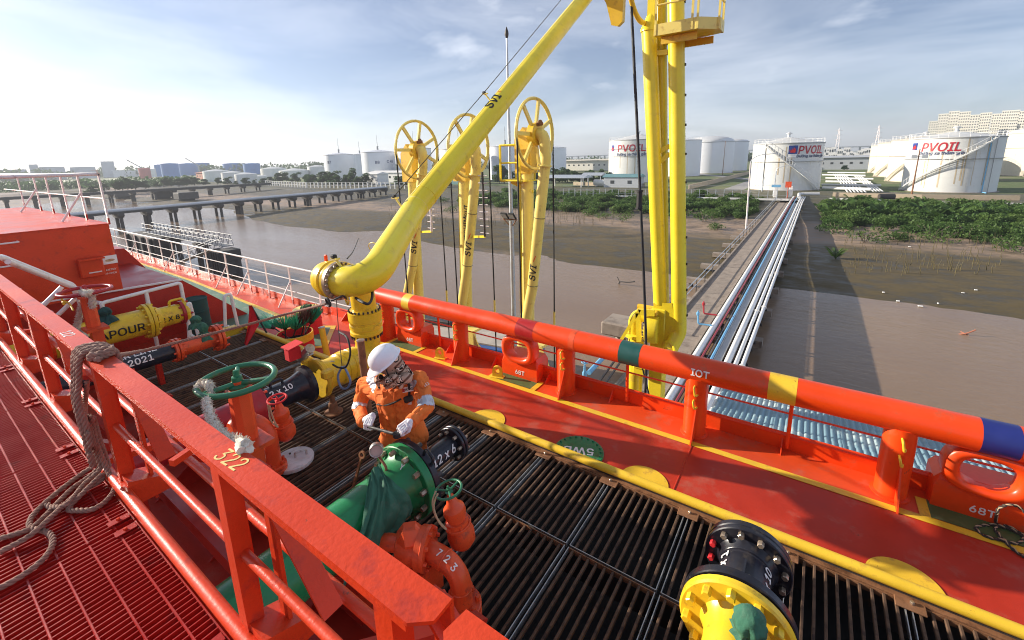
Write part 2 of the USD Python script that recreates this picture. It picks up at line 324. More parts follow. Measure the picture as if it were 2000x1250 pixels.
paint('line_white', (0.76, 0.745, 0.71), 0.42, 0.06, 0.7, 0.1, 20, (0.48, 0.46, 0.46), 0.18, 2.0)
paint('line_blue', (0.16, 0.42, 0.66), 0.42, 0.1, 2, 0.1, 30)
paint('line_red', (0.42, 0.035, 0.045), 0.42, 0.1, 2, 0.1, 30)
paint('tray_grey', (0.44, 0.45, 0.46), 0.5, 0.1, 1, 0.1, 20, (0.28, 0.29, 0.3), 0.2, 2)
paint('roof_sheet', (0.17, 0.28, 0.33), 0.5, 0.2, 0.8, 0.08, 14, (0.46, 0.53, 0.51), 0.40, 1.1)
paint('tank_white', (0.64, 0.64, 0.61), 0.45, 0.05, 0.10, 0.1, 2, (0.50, 0.38, 0.22), 0.06, 0.55, streak=True)
paint('tank_cream', (0.66, 0.59, 0.46), 0.5, 0.05, 0.10, 0.1, 2, (0.52, 0.40, 0.25), 0.05, 0.5, streak=True)
paint('tank_clean', (0.70, 0.71, 0.74), 0.45, 0.04, 0.08, 0.1, 2)
paint('tank_roof', (0.56, 0.57, 0.57), 0.6, 0.08, 0.15, 0.1, 2, (0.42, 0.40, 0.38), 0.2, 0.3)
paint('tank_blue', (0.05, 0.17, 0.42), 0.5, 0.1, 0.05, 0.1, 1)
paint('tank_red', (0.38, 0.06, 0.05), 0.5, 0.1, 0.05, 0.1, 1)
paint('tank_trim', (0.30, 0.30, 0.29), 0.6, 0.15, 0.5, 0.1, 3)
paint('stain', (0.50, 0.40, 0.26), 0.7, 0.2, 1.2, 0.1, 5)
paint('sign_red', (0.42, 0.008, 0.020), 0.5, 0.05, 1, 0.02, 10)
paint('sign_blue', (0.012, 0.045, 0.24), 0.5, 0.05, 1, 0.02, 10)
paint('sign_slate', (0.03, 0.05, 0.13), 0.5, 0.05, 1, 0.02, 10)
paint('building_cream', (0.78, 0.74, 0.64), 0.7, 0.06, 0.05, 0.1, 1)
paint('building_grey', (0.42, 0.44, 0.46), 0.7, 0.1, 0.05, 0.1, 1)
paint('building_white', (0.70, 0.69, 0.67), 0.7, 0.08, 0.1, 0.1, 1)
paint('window_dark', (0.05, 0.055, 0.06), 0.2, 0.2, 0.5, 0.02, 2)
paint('roof_teal', (0.12, 0.26, 0.27), 0.5, 0.1, 0.5, 0.1, 3)
paint('roof_red', (0.45, 0.16, 0.09), 0.7, 0.15, 0.5, 0.1, 3)
paint('trunk_bark', (0.13, 0.10, 0.075), 0.9, 0.25, 2, 0.5, 12)
paint('road_grey', (0.28, 0.27, 0.26), 0.9, 0.12, 0.2, 0.2, 3, (0.2, 0.2, 0.18), 0.2, 0.4)
paint('wall_tan', (0.50, 0.40, 0.28), 0.85, 0.12, 0.4, 0.2, 4, (0.3, 0.24, 0.17), 0.2, 0.8)
paint('barge_blue', (0.03, 0.10, 0.32), 0.45, 0.12, 1, 0.1, 10)
paint('wood_grey', (0.42, 0.37, 0.31), 0.85, 0.2, 2, 0.3, 15)
paint('overall', (0.78, 0.17, 0.022), 0.85, 0.10, 4, 0.55, 55)
paint('reflective', (0.52, 0.55, 0.60), 0.35, 0.08, 8, 0.1, 120, metal=0.3)
paint('glove', (0.74, 0.74, 0.78), 0.9, 0.05, 20, 0.5, 260)
paint('helmet', (0.84, 0.84, 0.86), 0.24, 0.02, 3, 0.02, 20)
paint('skin', (0.42, 0.25, 0.17), 0.55, 0.06, 10, 0.1, 90)
paint('flame_red', (0.62, 0.02, 0.02), 0.5, 0.05, 3, 0.02, 20)
paint('lattice_grey', (0.20, 0.205, 0.21), 0.6, 0.15, 2, 0.1, 20)
paint('lid_silver', (0.74, 0.75, 0.76), 0.3, 0.06, 5, 0.1, 40, (0.5, 0.5, 0.5), 0.15, 8, metal=0.25)
# ================================================================== the ship's deck (setting)
WATER = -8.0
deck = Thing('ship_deck', 'red painted steel main deck of the tanker', None, kind='structure')
deck.add('deck_plate', grid(np.linspace(-46, 30, 77), np.linspace(-10, 5.2, 20), 0.0), 'deck_red')
deck.add('side_strip', grid(np.linspace(-46, 30, 77), [5.2, 5.76], 0.0), 'rim_orange')
deck.add('side_strip', cat([grid(np.linspace(-46, -9.9, 40), [4.98, 5.2], 0.004)]), 'rim_orange')
deck.add('yellow_line', slab(-7.4, 30, 5.13, 5.22, 0.004, 0.007), 'deck_yellow')
pl = Polygon([(-46, 3.6), (-9.95, 3.6), (-9.95, 4.86), (-12.1, 5.0), (-16, 5.18), (-46, 5.5)])
deck.add('green_walkway', extr(pl, (0, 0, 0.006), (1, 0, 0), (0, 1, 0), 0.003), 'walk_green')
deck.add('yellow_line', extr(Polygon([(-46, 5.5), (-16, 5.18), (-12.1, 5.0), (-9.95, 4.86), (-9.75, 4.98), (-12.1, 5.09), (-16, 5.27), (-46, 5.6)]), (0, 0, 0.01), (1, 0, 0), (0, 1, 0), 0.003), 'deck_yellow')
g0 = [P(600, 640, z=0.0), P(646, 640, z=0.0), P(630, 676, z=0.0), P(584, 680, z=0.0)]
gp = Polygon([(q[0], q[1]) for q in g0])
deck.add('green_patch', extr(gp, (0, 0, 0.006), (1, 0, 0), (0, 1, 0), 0.003), 'walk_green')
deck.add('yellow_border', extr(gp.buffer(0.10, join_style=2).difference(gp), (0, 0, 0.006), (1, 0, 0), (0, 1, 0), 0.003), 'deck_yellow')
for a, b in (((-6.66, 5.23), (-5.95, 5.5)), ((-4.08, 5.23), (-3.35, 5.5)), ((1.24, 5.23), (2.2, 5.5))):
    gp = sbox(a[0], a[1], b[0], b[1])
    deck.add('green_patch', extr(gp, (0, 0, 0.006), (1, 0, 0), (0, 1, 0), 0.003), 'patch_green')
    deck.add('yellow_border', slab(b[0], b[0] + 0.085, a[1] - 0.03, b[1], 0.006, 0.009), 'deck_yellow')
    deck.add('yellow_border', slab(a[0] - 0.085, a[0], a[1] - 0.03, b[1], 0.006, 0.009), 'deck_yellow')
for x in (-5.64, -3.42, -1.24, 0.93, 3.1):
    deck.add('circle_marking', extr(Point(x, 4.2).buffer(0.26, 24), (0, 0, 0.005), (1, 0, 0), (0, 1, 0), 0.003), 'deck_yellow')
    deck.add('circle_number', flat_text('122', 0.11, (x, 4.165, 0.0105), (-1, 0, 0), (0, -1, 0), False, 0.001), 'mark_black')
for x in (-0.93, -6.1, 5.0):
    deck.add('weld_seam', rod((x, 3.8, 0.0), (x - 0.02, 5.6, 0.0), 0.008, 6), 'deck_red')
hull_ = Thing('ship_hull', 'dark red hull side of the tanker below the deck edge', None, kind='structure')
hull_.add('side_plate', grid(np.linspace(-46, 30, 20), [5.76, 5.78], lambda X, Y: np.where(Y > 5.77, -9.0, 0.0)), 'ship_red')
hull_.add('end_plate', [slab(30, 30.02, -10, 5.76, -9, 0), slab(-46.02, -46, -10, 5.76, -9, 0)], 'ship_red')

# gunwale bar along the deck edge
gw = Thing('gunwale_bar', 'low orange flat bar welded along the deck edge behind the pipe rail', 'deck edge bar', (-2, 5.68, 0))
gw.add('flat_bar', slab(-9.2, 12, 5.655, 5.675, 0, 0.17), 'rail_orange')
gw.add('top_rod', rod((-9.2, 5.665, 0.185), (12, 5.665, 0.185), 0.018, 8), 'rail_orange')
for x in np.arange(-8.6, 12, 1.07):
    gw.add('bracket', hull([(x, 5.66, 0), (x, 5.5, 0), (x, 5.66, 0.15), (x + 0.012, 5.66, 0), (x + 0.012, 5.5, 0), (x + 0.012, 5.66, 0.15)]), 'rail_orange')

# ------------------------------------------------------------------ heavy pipe rail (one welded thing)
PR = Thing('pipe_rail', 'heavy orange pipe rail with coloured bands on thick posts along the deck edge', 'pipe rail', (-2, 5.45, 0))
ry, rz, rr = 5.45, 0.875, 0.158
band = []
for pa, pb, m, lab in ((796, 810, 'deck_yellow', 'yellow painted band'), (1016, 1050, 'band_crimson', 'dark crimson painted band'), (1214, 1254, 'band_green', 'dark green painted band'),
                       (1500, 1554, 'deck_yellow', 'wide yellow painted band'), (1906, 1982, 'band_blue', 'dark blue painted band')):
    ys = lambda q: 570 + (q - 740) * 0.2367 + 18
    band.append((P(pa, ys(pa), Y=ry)[0], P(pb, ys(pb), Y=ry)[0], m, lab))
xs = [-7.22] + [e for b in band for e in b[:2]] + [14.0]
for i in range(0, len(xs), 2):
    n = max(2, int((xs[i + 1] - xs[i]) / 0.3))
    PR.add('top_pipe', tube([(x, ry, rz) for x in np.linspace(xs[i], xs[i + 1], n)], rr, 28), 'rail_orange')
for a, b, m, lab in band: PR.add('painted_band', tube([(a, ry, rz), ((a + b) / 2, ry, rz), (b, ry, rz)], rr + 0.001, 28), m, label=lab)
PR.add('end_cap', lathe((-7.22, ry, rz), (-1, 0, 0), [(0, rr), (0.03, rr * 0.9), (0.06, rr * 0.6), (0.07, 0.01)], 28), 'rail_orange')
posts = [-6.93, -4.97, -2.86, -0.99, 0.95, 2.98, 5.0, 7.0]
for i, x in enumerate(posts):
    y = 5.49 if x < -2 else 5.44
    PR.add('post', lathe((x, y, 0), (0, 0, 1), [(0, 0.165), (0.012, 0.165), (0.02, 0.135), (rz - 0.09, 0.135)], 28), 'rail_orange')
    gx = x + 0.02
    PR.add('gusset', hull([(gx, y - 0.12, 0.0), (gx, y - 0.33, 0.0), (gx, y - 0.12, 0.42), (gx + 0.016, y - 0.12, 0.0), (gx + 0.016, y - 0.33, 0.0), (gx + 0.016, y - 0.12, 0.42)]), 'rail_orange')
    for k, z in enumerate((0.66, 0.49)):
        c = A(x + 0.02, y - 0.14, z)
        PR.add('hand_grip', tube(arc([c + A(-0.02, 0.03, 0.05 - 0.02 * k), c + A(-0.02, -0.05, 0.045 - 0.02 * k), c + A(0.0, -0.055, -0.06), c + A(0.02, 0.03, -0.065)], 0.03, 4), 0.012, 8), 'deck_yellow')
PR.add('mid_rod', rod((-8.9, 5.62, 0.50), (12, 5.62, 0.50), 0.012, 8), 'rail_orange')
PR.add('mid_rod', rod((-8.9, 5.62, 0.24), (12, 5.62, 0.24), 0.012, 8), 'rail_orange')
for x in (-7.25, -6.42, -5.62, -3.93, -3.08, -1.95, 0.02, 1.38, 3.9):
    PR.add('stanchion', rod((x, 5.62, 0.05), (x, 5.60, rz - 0.08), 0.022, 10), 'rail_orange')
PR.add('lettering', wrap_text('IOT', 0.085, (P(1373, 716, Y=ry)[0], ry, rz), (1, 0, 0), rr, (0, -1, 0.12)), 'mark_white', 30)
PR.add('paint_patch', tube([(P(1118, 665, Y=ry)[0], ry, rz), (P(1129, 668, Y=ry)[0], ry, rz)], rr + 0.002, 28), 'valve_orange', label='small brighter orange touch-up')

# ------------------------------------------------------------------ mooring chocks
def chock(x, s, label):
    t = Thing('mooring_chock', label, 'chock', (x, 5.5, 0), 'orange mooring chocks under the pipe rail')
    w, hgt, d = 0.37 * s, 0.27 * s, 0.36
    pts = [(-w, -0.16), (w, -0.16), (w, 0.13), (w - 0.05, 0.20), (-w + 0.05, 0.20), (-w, 0.13)]
    t.add('base', hull([(x + a, 5.50 + dy, max(c + 0.16, 0)) for a, c in pts for dy in (0.0, 0.30)] + [(x - w, 5.44, 0), (x + w, 5.44, 0), (x - w, 5.44, 0.20), (x + w, 5.44, 0.20)]), 'rail_orange')
    zc, a, b = 0.50, 0.27 * s, 0.205 * s
    th = np.linspace(0, 2 * np.pi, 44, endpoint=False)
    se = lambda q, e: np.sign(q) * np.abs(q) ** e
    ring = lambda y, fa: np.stack([x + (a * fa) * se(np.cos(th), 0.75), np.full_like(th, y), zc + (b * fa) * se(np.sin(th), 0.75)], 1)
    secs = [(5.430, 0.76), (5.405, 0.82), (5.386, 0.93), (5.382, 1.05), (5.389, 1.18), (5.411, 1.26), (5.479, 1.28), (5.554, 1.28), (5.591, 1.2), (5.603, 1.05), (5.578, 0.84), (5.529, 0.76)]
    v = np.vstack([ring(y, f) for y, f in secs]); n = len(th); m = len(secs)
    i, j = np.meshgrid(np.arange(m), np.arange(n), indexing='ij'); i2, j2 = (i + 1) % m, (j + 1) % n
    q = np.stack([i * n + j, i2 * n + j, i2 * n + j2, i * n + j2], -1).reshape(-1, 4)
    t.add('rounded_frame', (v, np.vstack([q[:, [0, 1, 2]], q[:, [0, 2, 3]]])), 'rail_orange', 60)
    t.add('weld_line', rod((x - w + 0.03, 5.475, 0.29), (x + w - 0.03, 5.475, 0.29), 0.006, 6), 'rail_orange')
    t.add('lettering', flat_text('68T', 0.07, (x + 0.02, 5.438, 0.10), (1, 0, 0), (0, 0, 1)), 'mark_white')
    return t
chock(-6.28, 0.9, 'orange chock nearest the yellow banded end of the pipe rail')
chock(-3.70, 0.92, 'orange chock under the dark crimson band of the pipe rail')
chock(1.60, 0.92, 'orange chock below the dark blue band with a coiled rope')

# lifting eyes
def eye(x, y, label, r=0.0):
    t = Thing('deck_eye', label, 'lifting eye', (x, y, 0), 'yellow lifting eyes on the deck')
    ring = sbox(-0.085, 0, 0.085, 0.12).union(Point(0, 0.12).buffer(0.085)).difference(affinity.scale(Point(0, 0.12).buffer(0.04), 1, 1.25))
    ux = unit((math.cos(r), math.sin(r), 0)); n = np.cross(ux, (0, 0, 1))
    t.add('eye_plate', extr(ring, A(x, y, 0) - n * 0.02, ux, (0, 0, 1), 0.04), 'deck_yellow')
    t.add('foot', hull([A(x, y, 0) + ux * a + n * b + A(0, 0, z) for a in (-0.11, 0.11) for b in (-0.05, 0.05) for z in (0, 0.015)] + [A(x, y, 0.03) + ux * a for a in (-0.085, 0.085)]), 'deck_yellow')
eye(-6.78, 5.0, 'yellow lifting eye beside the hard hat of the worker', 0.3)
eye(*P(860, 700, z=0)[:2], 'yellow lifting eye between the first two pipe rail posts', 0.3)
eye(*P(972, 737, z=0)[:2], 'yellow lifting eye by the green patch of the second chock', 0.3)

# manhole cover 5WB
mh = P(1130, 884, z=0.0)
t = Thing('manhole_cover', 'round green manhole cover marked 5WB bolted on the red deck', 'manhole cover', mh)
t.add('cover', lathe(mh, (0, 0, 1), [(0, 0.30), (0.02, 0.30), (0.026, 0.29), (0.026, 0.0)], 40, False), 'pipe_green')
t.add('bolts', bolts(mh + A(0, 0, 0.02), (0, 0, 1), 0.265, 22, 0.014, 0.022), 'wheel_green', kind='stuff')
t.add('lettering', flat_text('5WB', 0.12, mh + A(0, 0, 0.027), (-0.93, -0.38, 0), (0.38, -0.93, 0)), 'mark_white')

# ------------------------------------------------------------------ drip tray with its coaming
TZ = 0.36
tr = Thing('drip_tray', 'dark drip tray under the manifold with a yellow pipe edge', 'drip tray', (-3, 2.7, 0))
tr.add('tray_floor', grid(np.linspace(-9, 5, 15), np.linspace(1.75, 3.66, 4), 0.02), 'tray_black')
tr.add('outer_coaming', slab(-9.0, 5, 3.665, 3.675, 0, 0.39), 'dark_steel'); tr.add('outer_coaming', slab(-9.0, 5, 3.676, 3.686, 0, 0.40), 'deck_yellow')
tr.add('inner_coaming', [slab(-9.0, 5, 1.72, 1.735, 0, 0.44), slab(-9.0, 5, 1.67, 1.74, 0.44, 0.455)], 'cat_red')
tr.add('end_coaming', slab(-9.03, -9.0, 1.72, 3.68, 0, 0.42), 'deck_yellow')
tr.add('end_plate', slab(-9.25, -8.98, 2.9, 3.6, 0.42, 0.43), 'deck_yellow')
for a, b in ((-9.0, -4.28), (-4.28, -1.62), (-1.62, 5.0)):
    tr.add('edge_pipe', rod((a, 3.685, 0.425), (b, 3.685, 0.425), 0.042, 18), 'deck_yellow', 50)
tr.add('edge_sleeve', [rod((-4.72, 3.685, 0.425), (-4.55, 3.685, 0.425), 0.045, 18)], 'deck_yellow', 50)
tr.add('ledge', slab(-9.0, 5, 3.625, 3.665, 0.355, 0.37), 'rusty_steel')
tr.add('centre_bearer', slab(-9.0, 5, 2.70, 2.74, 0.1, 0.315), 'tray_black')
pitch, xr = 0.745, -2.885
for k in range(-8, 10):
    x = xr + pitch * k
    tr.add('clip', box((x, 3.585, 0.368), (0.17, 0.09, 0.012), 0.003), 'rusty_steel')
    tr.add('clip_bolt', bolt(A(x + 0.01, 3.60, 0.374), (0, 0, 1), 0.014, 0.02), 'bolt_steel')
# grating panels: one built, the others copies
def tray_panel(x0, y0, w, d, label, seed):
    t = Thing('tray_grating', label, 'grating', (x0, y0, 0), 'brown bar gratings over the drip tray')
    r = np.random.default_rng(seed)
    for a in (0.006, w - 0.012): t.add('side_bar', slab(x0 + a, x0 + a + 0.006, y0, y0 + d, TZ - 0.045, TZ + 0.003), 'bare_steel')
    for b in (0.0, d - 0.006): t.add('end_bar', slab(x0 + 0.012, x0 + w - 0.012, y0 + b, y0 + b + 0.006, TZ - 0.045, TZ + 0.001), 'rusty_steel' if b else 'bare_steel')
    n = 10
    for i in range(n):
        x = x0 + (i + 0.75) * w / (n + 0.5) + r.uniform(-0.002, 0.002)
        t.add('bar', slab(x - 0.009, x + 0.009, y0 + 0.006, y0 + d - 0.006, TZ - 0.04, TZ - 0.002 + r.uniform(-0.002, 0.001), 0.003), 'bar_brown', False)
    return t
yrow = ((1.76, 0.95), (2.73, 0.89))
pa = [tray_panel(xr, y, pitch - 0.02, d, 'brown bar grating panel with pale steel side bars over the black drip tray', s) for (y, d), s in zip(yrow, (3, 4))]
for k in range(-8, 10):
    for i, (y, d) in enumerate(yrow):
        if k != 0: pa[i].copy((xr + pitch * k, y, 0))
# ================================================================== catwalk with its grating and guard rail
CZ = 1.8
cw = Thing('catwalk', 'raised red catwalk frame carrying the grating walkway', 'catwalk', (-4, 0, 0))
cw.add('edge_channel', slab(-12, 1.6, 0.452, 0.475, CZ - 0.16, CZ - 0.03), 'cat_red')
cw.add('edge_channel', slab(-12, 1.6, -0.70, -0.66, CZ - 0.16, CZ - 0.03), 'cat_red')
cw.add('toe_pipe', rod((-12, 0.462, CZ + 0.035), (1.6, 0.462, CZ + 0.035), 0.026, 14), 'cat_red', 50)
for x in np.arange(-11.5, 1.6, 1.03): cw.add('cross_bearer', slab(x - 0.03, x + 0.03, -0.66, 0.452, CZ - 0.14, CZ - 0.034), 'cat_red')
for x in (-9.6, -5.2, -2.4, 0.6):
    for y in (-0.6, 0.40): cw.add('leg', slab(x - 0.06, x + 0.06, y - 0.05, y + 0.05, 0.0, CZ - 0.14), 'cat_red')
cw.add('under_plate', slab(-12, 1.6, -0.64, 0.44, CZ - 0.40, CZ - 0.38), 'cat_red', label='red plate under the walkway')
px_ = 1.035; xj = P(262, 1018, z=CZ)[0]
def cat_panel(x0, label):
    t = Thing('walkway_grating', label, 'grating', (x0, 0, 0), 'red gratings of the catwalk')
    w, y0, y1 = px_ - 0.012, -0.62, 0.432
    bars = [slab(x0 + 0.006 + i * 0.0302, x0 + 0.0105 + i * 0.0302, y0, y1, CZ - 0.03, CZ) for i in range(34)]
    t.add('bearing_bars', bars, 'grate_red', False, kind='stuff')
    for j in range(11): t.add('cross_rod', rod((x0 + 0.004, y1 - 0.068 - 0.0995 * j, CZ - 0.002), (x0 + w - 0.004, y1 - 0.068 - 0.0995 * j, CZ - 0.002), 0.0048, 6), 'grate_red')
    for y in (y0, y1): t.add('edge_bar', slab(x0, x0 + w, y, y + 0.005, CZ - 0.03, CZ + 0.002), 'grate_red')
    for x in (x0 + 0.045, x0 + w - 0.05):
        t.add('clip', hull([(x + a, y1 + b, CZ + 0.006 + c) for a in (-0.02, 0.02) for b in (-0.085, -0.005) for c in (0, 0.005)]), 'grate_red')
        t.add('clip_bolt', bolt(A(x, y1 - 0.045, CZ + 0.011), (0, 0, 1), 0.008, 0.010), 'cat_red')
    return t
p0 = cat_panel(xj, 'red walkway grating with narrow bars and bright cross rods on the catwalk')
for k in range(-9, 4):
    if k: p0.copy((xj + px_ * k, 0, 0))

GR = Thing('guard_rail', 'red guard rail with a flat top plate marked 322 beside the catwalk', 'guard rail', (-2, 0.52, CZ))
RZ = 2.55; RA, RB = 0.468, 0.560
e1 = P(1318, 1050 + 0, z=RZ)[0]; xe = P(869, 1186, z=RZ)[0]
GR.add('top_plate', hull([(x, y, z) for z in (RZ - 0.010, RZ) for x, y in ((-9.5, RA), (xe - 0.045, RA), (xe, RA + 0.035), (xe, RB), (-9.5, RB))]), 'cat_red')
GR.add('top_lip', slab(-9.5, xe - 0.05, RA, RA + 0.008, RZ - 0.028, RZ - 0.012), 'cat_red')
GR.add('far_lip', slab(-9.5, xe, RB - 0.008, RB, RZ - 0.05, RZ - 0.012), 'cat_red')
GR.add('mid_rod', rod((-9.5, 0.505, 2.17), (1.2, 0.505, 2.17), 0.017, 12), 'cat_red', 50)
GR.add('mid_rod', rod((-9.5, 0.66, 2.05), (1.2, 0.66, 2.05), 0.02, 12), 'cat_red', 50)
px0 = [P(q, w, z=RZ)[0] for q, w in ((12, 575), (43, 600), (171.6, 701.6), (404, 895), (722, 1159))]
for x in px0[1:] + [px0[1] - 1.15, px0[1] - 2.3]:
    GR.add('post', [slab(x, x + 0.062, RA + 0.004, RA + 0.012, CZ + 0.03, RZ - 0.011), slab(x, x + 0.012, RA + 0.012, RB - 0.01, CZ + 0.03, RZ - 0.011), slab(x + 0.055, x + 0.062, RA + 0.012, RB - 0.03, CZ + 0.03, RZ - 0.011)], 'cat_red')
    GR.add('stay', slab(x + 0.075, x + 0.135, RB + 0.02, RB + 0.034, CZ - 0.1, RZ - 0.05), 'cat_red')
    GR.add('foot_bracket', hull([(x + a, y, z) for a in (0.02, 0.17) for y, z in ((0.478, CZ - 0.06), (0.478, CZ + 0.09), (0.66, CZ - 0.06), (0.64, CZ + 0.03))]), 'cat_red')
    GR.add('knee_brace', beam((x + 0.07, RB + 0.03, RZ - 0.1), (x + 0.42, RB + 0.04, 2.06), 0.012, 0.07, (0, 1, 0)), 'cat_red')
bp = [P(30, 560, z=RZ), P(560, 995, z=RZ)]
tx = P(423, 893, z=RZ)
dirn = A(1, 0, 0)
GR.add('lettering', flat_text('322', 0.055, P(452, 897, z=RZ) + A(0, 0, 0.0004), (1.0, 0.06, 0), (-0.06, 1.0, 0), False, 0.001), 'mark_yellow')
GR.add('lettering', flat_text('122', 0.05, P(132, 652, z=RZ) + A(0, 0, 0.0004), (1, 0, 0), (0, 1, 0), False, 0.001), 'mark_white')
GR.add('cross_tie', [beam(P(335, 905, z=2.2), P(382, 873, z=2.2), 0.03, 0.03)], 'cat_red')
# the next length of rail beyond the gap
g2 = Thing('guard_rail', 'short end of the next red guard rail past the gap beside the grating', 'guard rail', (0.1, 0.52, CZ))
x2 = P(880, 1215, z=RZ)[0]
g2.add('top_plate', hull([(x, y, z) for z in (RZ - 0.010, RZ) for x, y in ((x2 + 0.03, RA), (x2, RA + 0.03), (x2 + 0.01, RB), (2.5, RB), (2.5, RA))]), 'cat_red')
g2.add('far_lip', slab(x2 + 0.01, 2.5, RB - 0.008, RB, RZ - 0.05, RZ - 0.012), 'cat_red')
g2.add('post', slab(x2 + 0.06, x2 + 0.12, RA + 0.005, RB - 0.01, CZ + 0.03, RZ - 0.011), 'cat_red')
g2.add('post', slab(1.6, 1.66, RA + 0.005, RB - 0.01, CZ + 0.03, RZ - 0.011), 'cat_red')
# steel work between the catwalk and the tray
sw = Thing('pipe_support_frame', 'dark red steel frame carrying the pipes between catwalk and drip tray', 'pipe support', (-4, 1.1, 0))
for x in (-9.0, -6.6, -4.15, -1.5, 0.9):
    sw.add('cross_beam', beam((x, 0.5, 1.62), (x, 1.70, 0.62), 0.10, 0.05), 'ship_red')
    sw.add('upright', slab(x - 0.05, x + 0.05, 1.55, 1.65, 0, 0.7), 'ship_red')
sw.add('long_beam', slab(-10, 2, 1.10, 1.20, 0.16, 0.30), 'ship_red')
sw.add('long_beam', slab(-10, 2, 1.45, 1.50, 0.28, 0.40), 'cat_red')
for x in np.arange(-9.4, 1.6, 1.3): sw.add('gusset', hull([(x, 1.1, 0), (x, 1.68, 0), (x, 1.68, 0.4), (x + 0.012, 1.1, 0), (x + 0.012, 1.68, 0), (x + 0.012, 1.68, 0.4)]), 'ship_red')
for x in (-7.4, -3.5): sw.add('bracket_arm', beam((x, 0.48, 1.72), (x + 0.02, 0.95, 1.66), 0.05, 0.04), 'cat_red')
# ================================================================== manifold lines
MZ = 0.80
AY = A(0, 1, 0)
def yx(px, py, X): return P(px, py, X=X)[1]
def project(q):
    c = RC @ (np.asarray(q, float) - EYE); return CX + FPX * c[0] / c[2]
def ys(px, X, r, up):
    """Where along a pipe parallel to y its painted side stands at picture column px."""
    up = unit(up); lo, hi = 0.3, 5.0
    for _ in range(40):
        m = (lo + hi) / 2
        if project(A(X, m, MZ) + up * r) < px: lo = m
        else: hi = m
    return lo
def handwheel(t, c, R, r, mat, spokes=3, hub='dark_steel', tilt=(0, 0, 1), ph=0.3, part='handwheel'):
    d = unit(tilt); u, w = frame(d)
    wp = t.add(part, torus(c, d, R, r, 48, 12), mat, 60)
    for k in range(spokes):
        a = ph + k * 2 * np.pi / spokes; e = math.cos(a) * u + math.sin(a) * w
        t.add('spoke', tube([c - d * R * 0.12, c - d * R * 0.08 + e * R * 0.4, c + e * R * 0.98], [r * 0.95, r * 0.9, r * 0.75], 10), mat, 60, parent=wp)
    t.add('hub', lathe(c - d * R * 0.2, d, [(0, R * 0.30), (R * 0.05, R * 0.30), (R * 0.09, R * 0.16), (R * 0.3, R * 0.14), (R * 0.31, R * 0.09), (R * 0.5, R * 0.07), (R * 0.51, 0.002)], 24), mat, parent=wp)

# ---- vapour line
X = -9.75
ya, yb, yc, yd = yx(283, 632, X), yx(300, 628, X), yx(352, 617, X), yx(378, 608, X)
t = Thing('vapour_line', 'thick yellow vapour pipe with 12 X 8 reducer and dark red flange', 'pipe', (X, 1.5, MZ))
c = lambda y: A(X, y, MZ)
t.add('pipe', rod(c(0.2), c(ya), 0.235, 32), 'pipe_yellow', 50)
t.add('red_band', lathe(c(0.9), AY, [(0, 0.24), (0.28, 0.24)], 32), 'rail_orange', label='orange red band of the pipe')
t.add('flange', flange(c(ya), AY, 0.315, 0.055), 'pipe_yellow')
t.add('flange', flange(c(ya + 0.065), AY, 0.315, 0.055), 'pipe_yellow')
t.add('bolts', bolts(c(ya), -AY, 0.275, 12, 0.022, 0.04) + bolts(c(ya + 0.12), AY, 0.275, 12, 0.022, 0.04), 'pipe_yellow', kind='stuff')
t.add('reducer', lathe(c(yb + 0.02), AY, [(0, 0.245), (0.02, 0.235), (0.08, 0.192), (0.10, 0.184), (yc - yb, 0.182)], 32), 'pipe_yellow', 50)
t.add('handle', tube(arc([c(yb + 0.28) + A(0, 0, 0.18), c(yb + 0.28) + A(0, 0, 0.27), c(yb + 0.5) + A(0, 0, 0.27), c(yb + 0.5) + A(0, 0, 0.17)], 0.05, 5), 0.022, 10), 'pipe_yellow')
t.add('flange', flange(c(yc), AY, 0.225, 0.05), 'crimson', label='dark red flange')
t.add('blind_flange', lathe(c(yc + 0.055), AY, [(0, 0.215), (0.04, 0.225), (0.06, 0.2), (0.10, 0.12), (0.11, 0.01)], 32), 'pipe_yellow')
t.add('bolts', bolts(c(yc + 0.11), AY, 0.19, 8, 0.02, 0.05) + bolts(c(yc), -AY, 0.19, 8, 0.02, 0.04), 'crimson', kind='stuff')
upv = unit(EYE - A(X, 2.4, MZ)); upv = unit(upv - AY * upv[1])
up1 = unit(upv + A(0.25, 0, -0.35))
t.add('lettering', wrap_text('VAPOUR', 0.13, c(ys(231, X, 0.236, up1)), AY, 0.236, up1), 'mark_black', 30)
t.add('lettering', wrap_text('12 X 8', 0.085, c(ys(329, X, 0.186, up1)), AY, 0.186, up1), 'mark_black', 30)
# ---- black and red line 2021
X = -7.75
ya, yb, yc = yx(337, 683, X), yx(418, 660, X), yx(432, 650, X)
t = Thing('black_red_line', 'black pipe stencilled 3-2021 continuing as a rusty red pipe with end flange', 'pipe', (X, 1.5, MZ))
c = lambda y: A(X, y, MZ)
t.add('black_pipe', rod(c(0.2), c(ya), 0.122, 28), 'black_paint', 50)
t.add('flange', flange(c(ya), AY, 0.18, 0.04), 'valve_orange'); t.add('flange', flange(c(ya + 0.05), AY, 0.18, 0.04), 'valve_orange')
t.add('bolts', bolts(c(ya + 0.09), AY, 0.152, 8, 0.016, 0.035) + bolts(c(ya), -AY, 0.152, 8, 0.016, 0.035), 'valve_orange', kind='stuff')
t.add('red_pipe', rod(c(ya + 0.08), c(yb), 0.125, 28), 'valve_orange', 50)
t.add('flange', flange(c(yb), AY, 0.215, 0.045), 'valve_orange'); t.add('flange', flange(c(yb + 0.055), AY, 0.215, 0.045), 'valve_orange')
t.add('bolts', bolts(c(yb + 0.10), AY, 0.18, 8, 0.018, 0.06) + bolts(c(yb), -AY, 0.18, 8, 0.018, 0.04), 'valve_orange', kind='stuff')
up2 = unit(A(0.55, 0, 0.62))
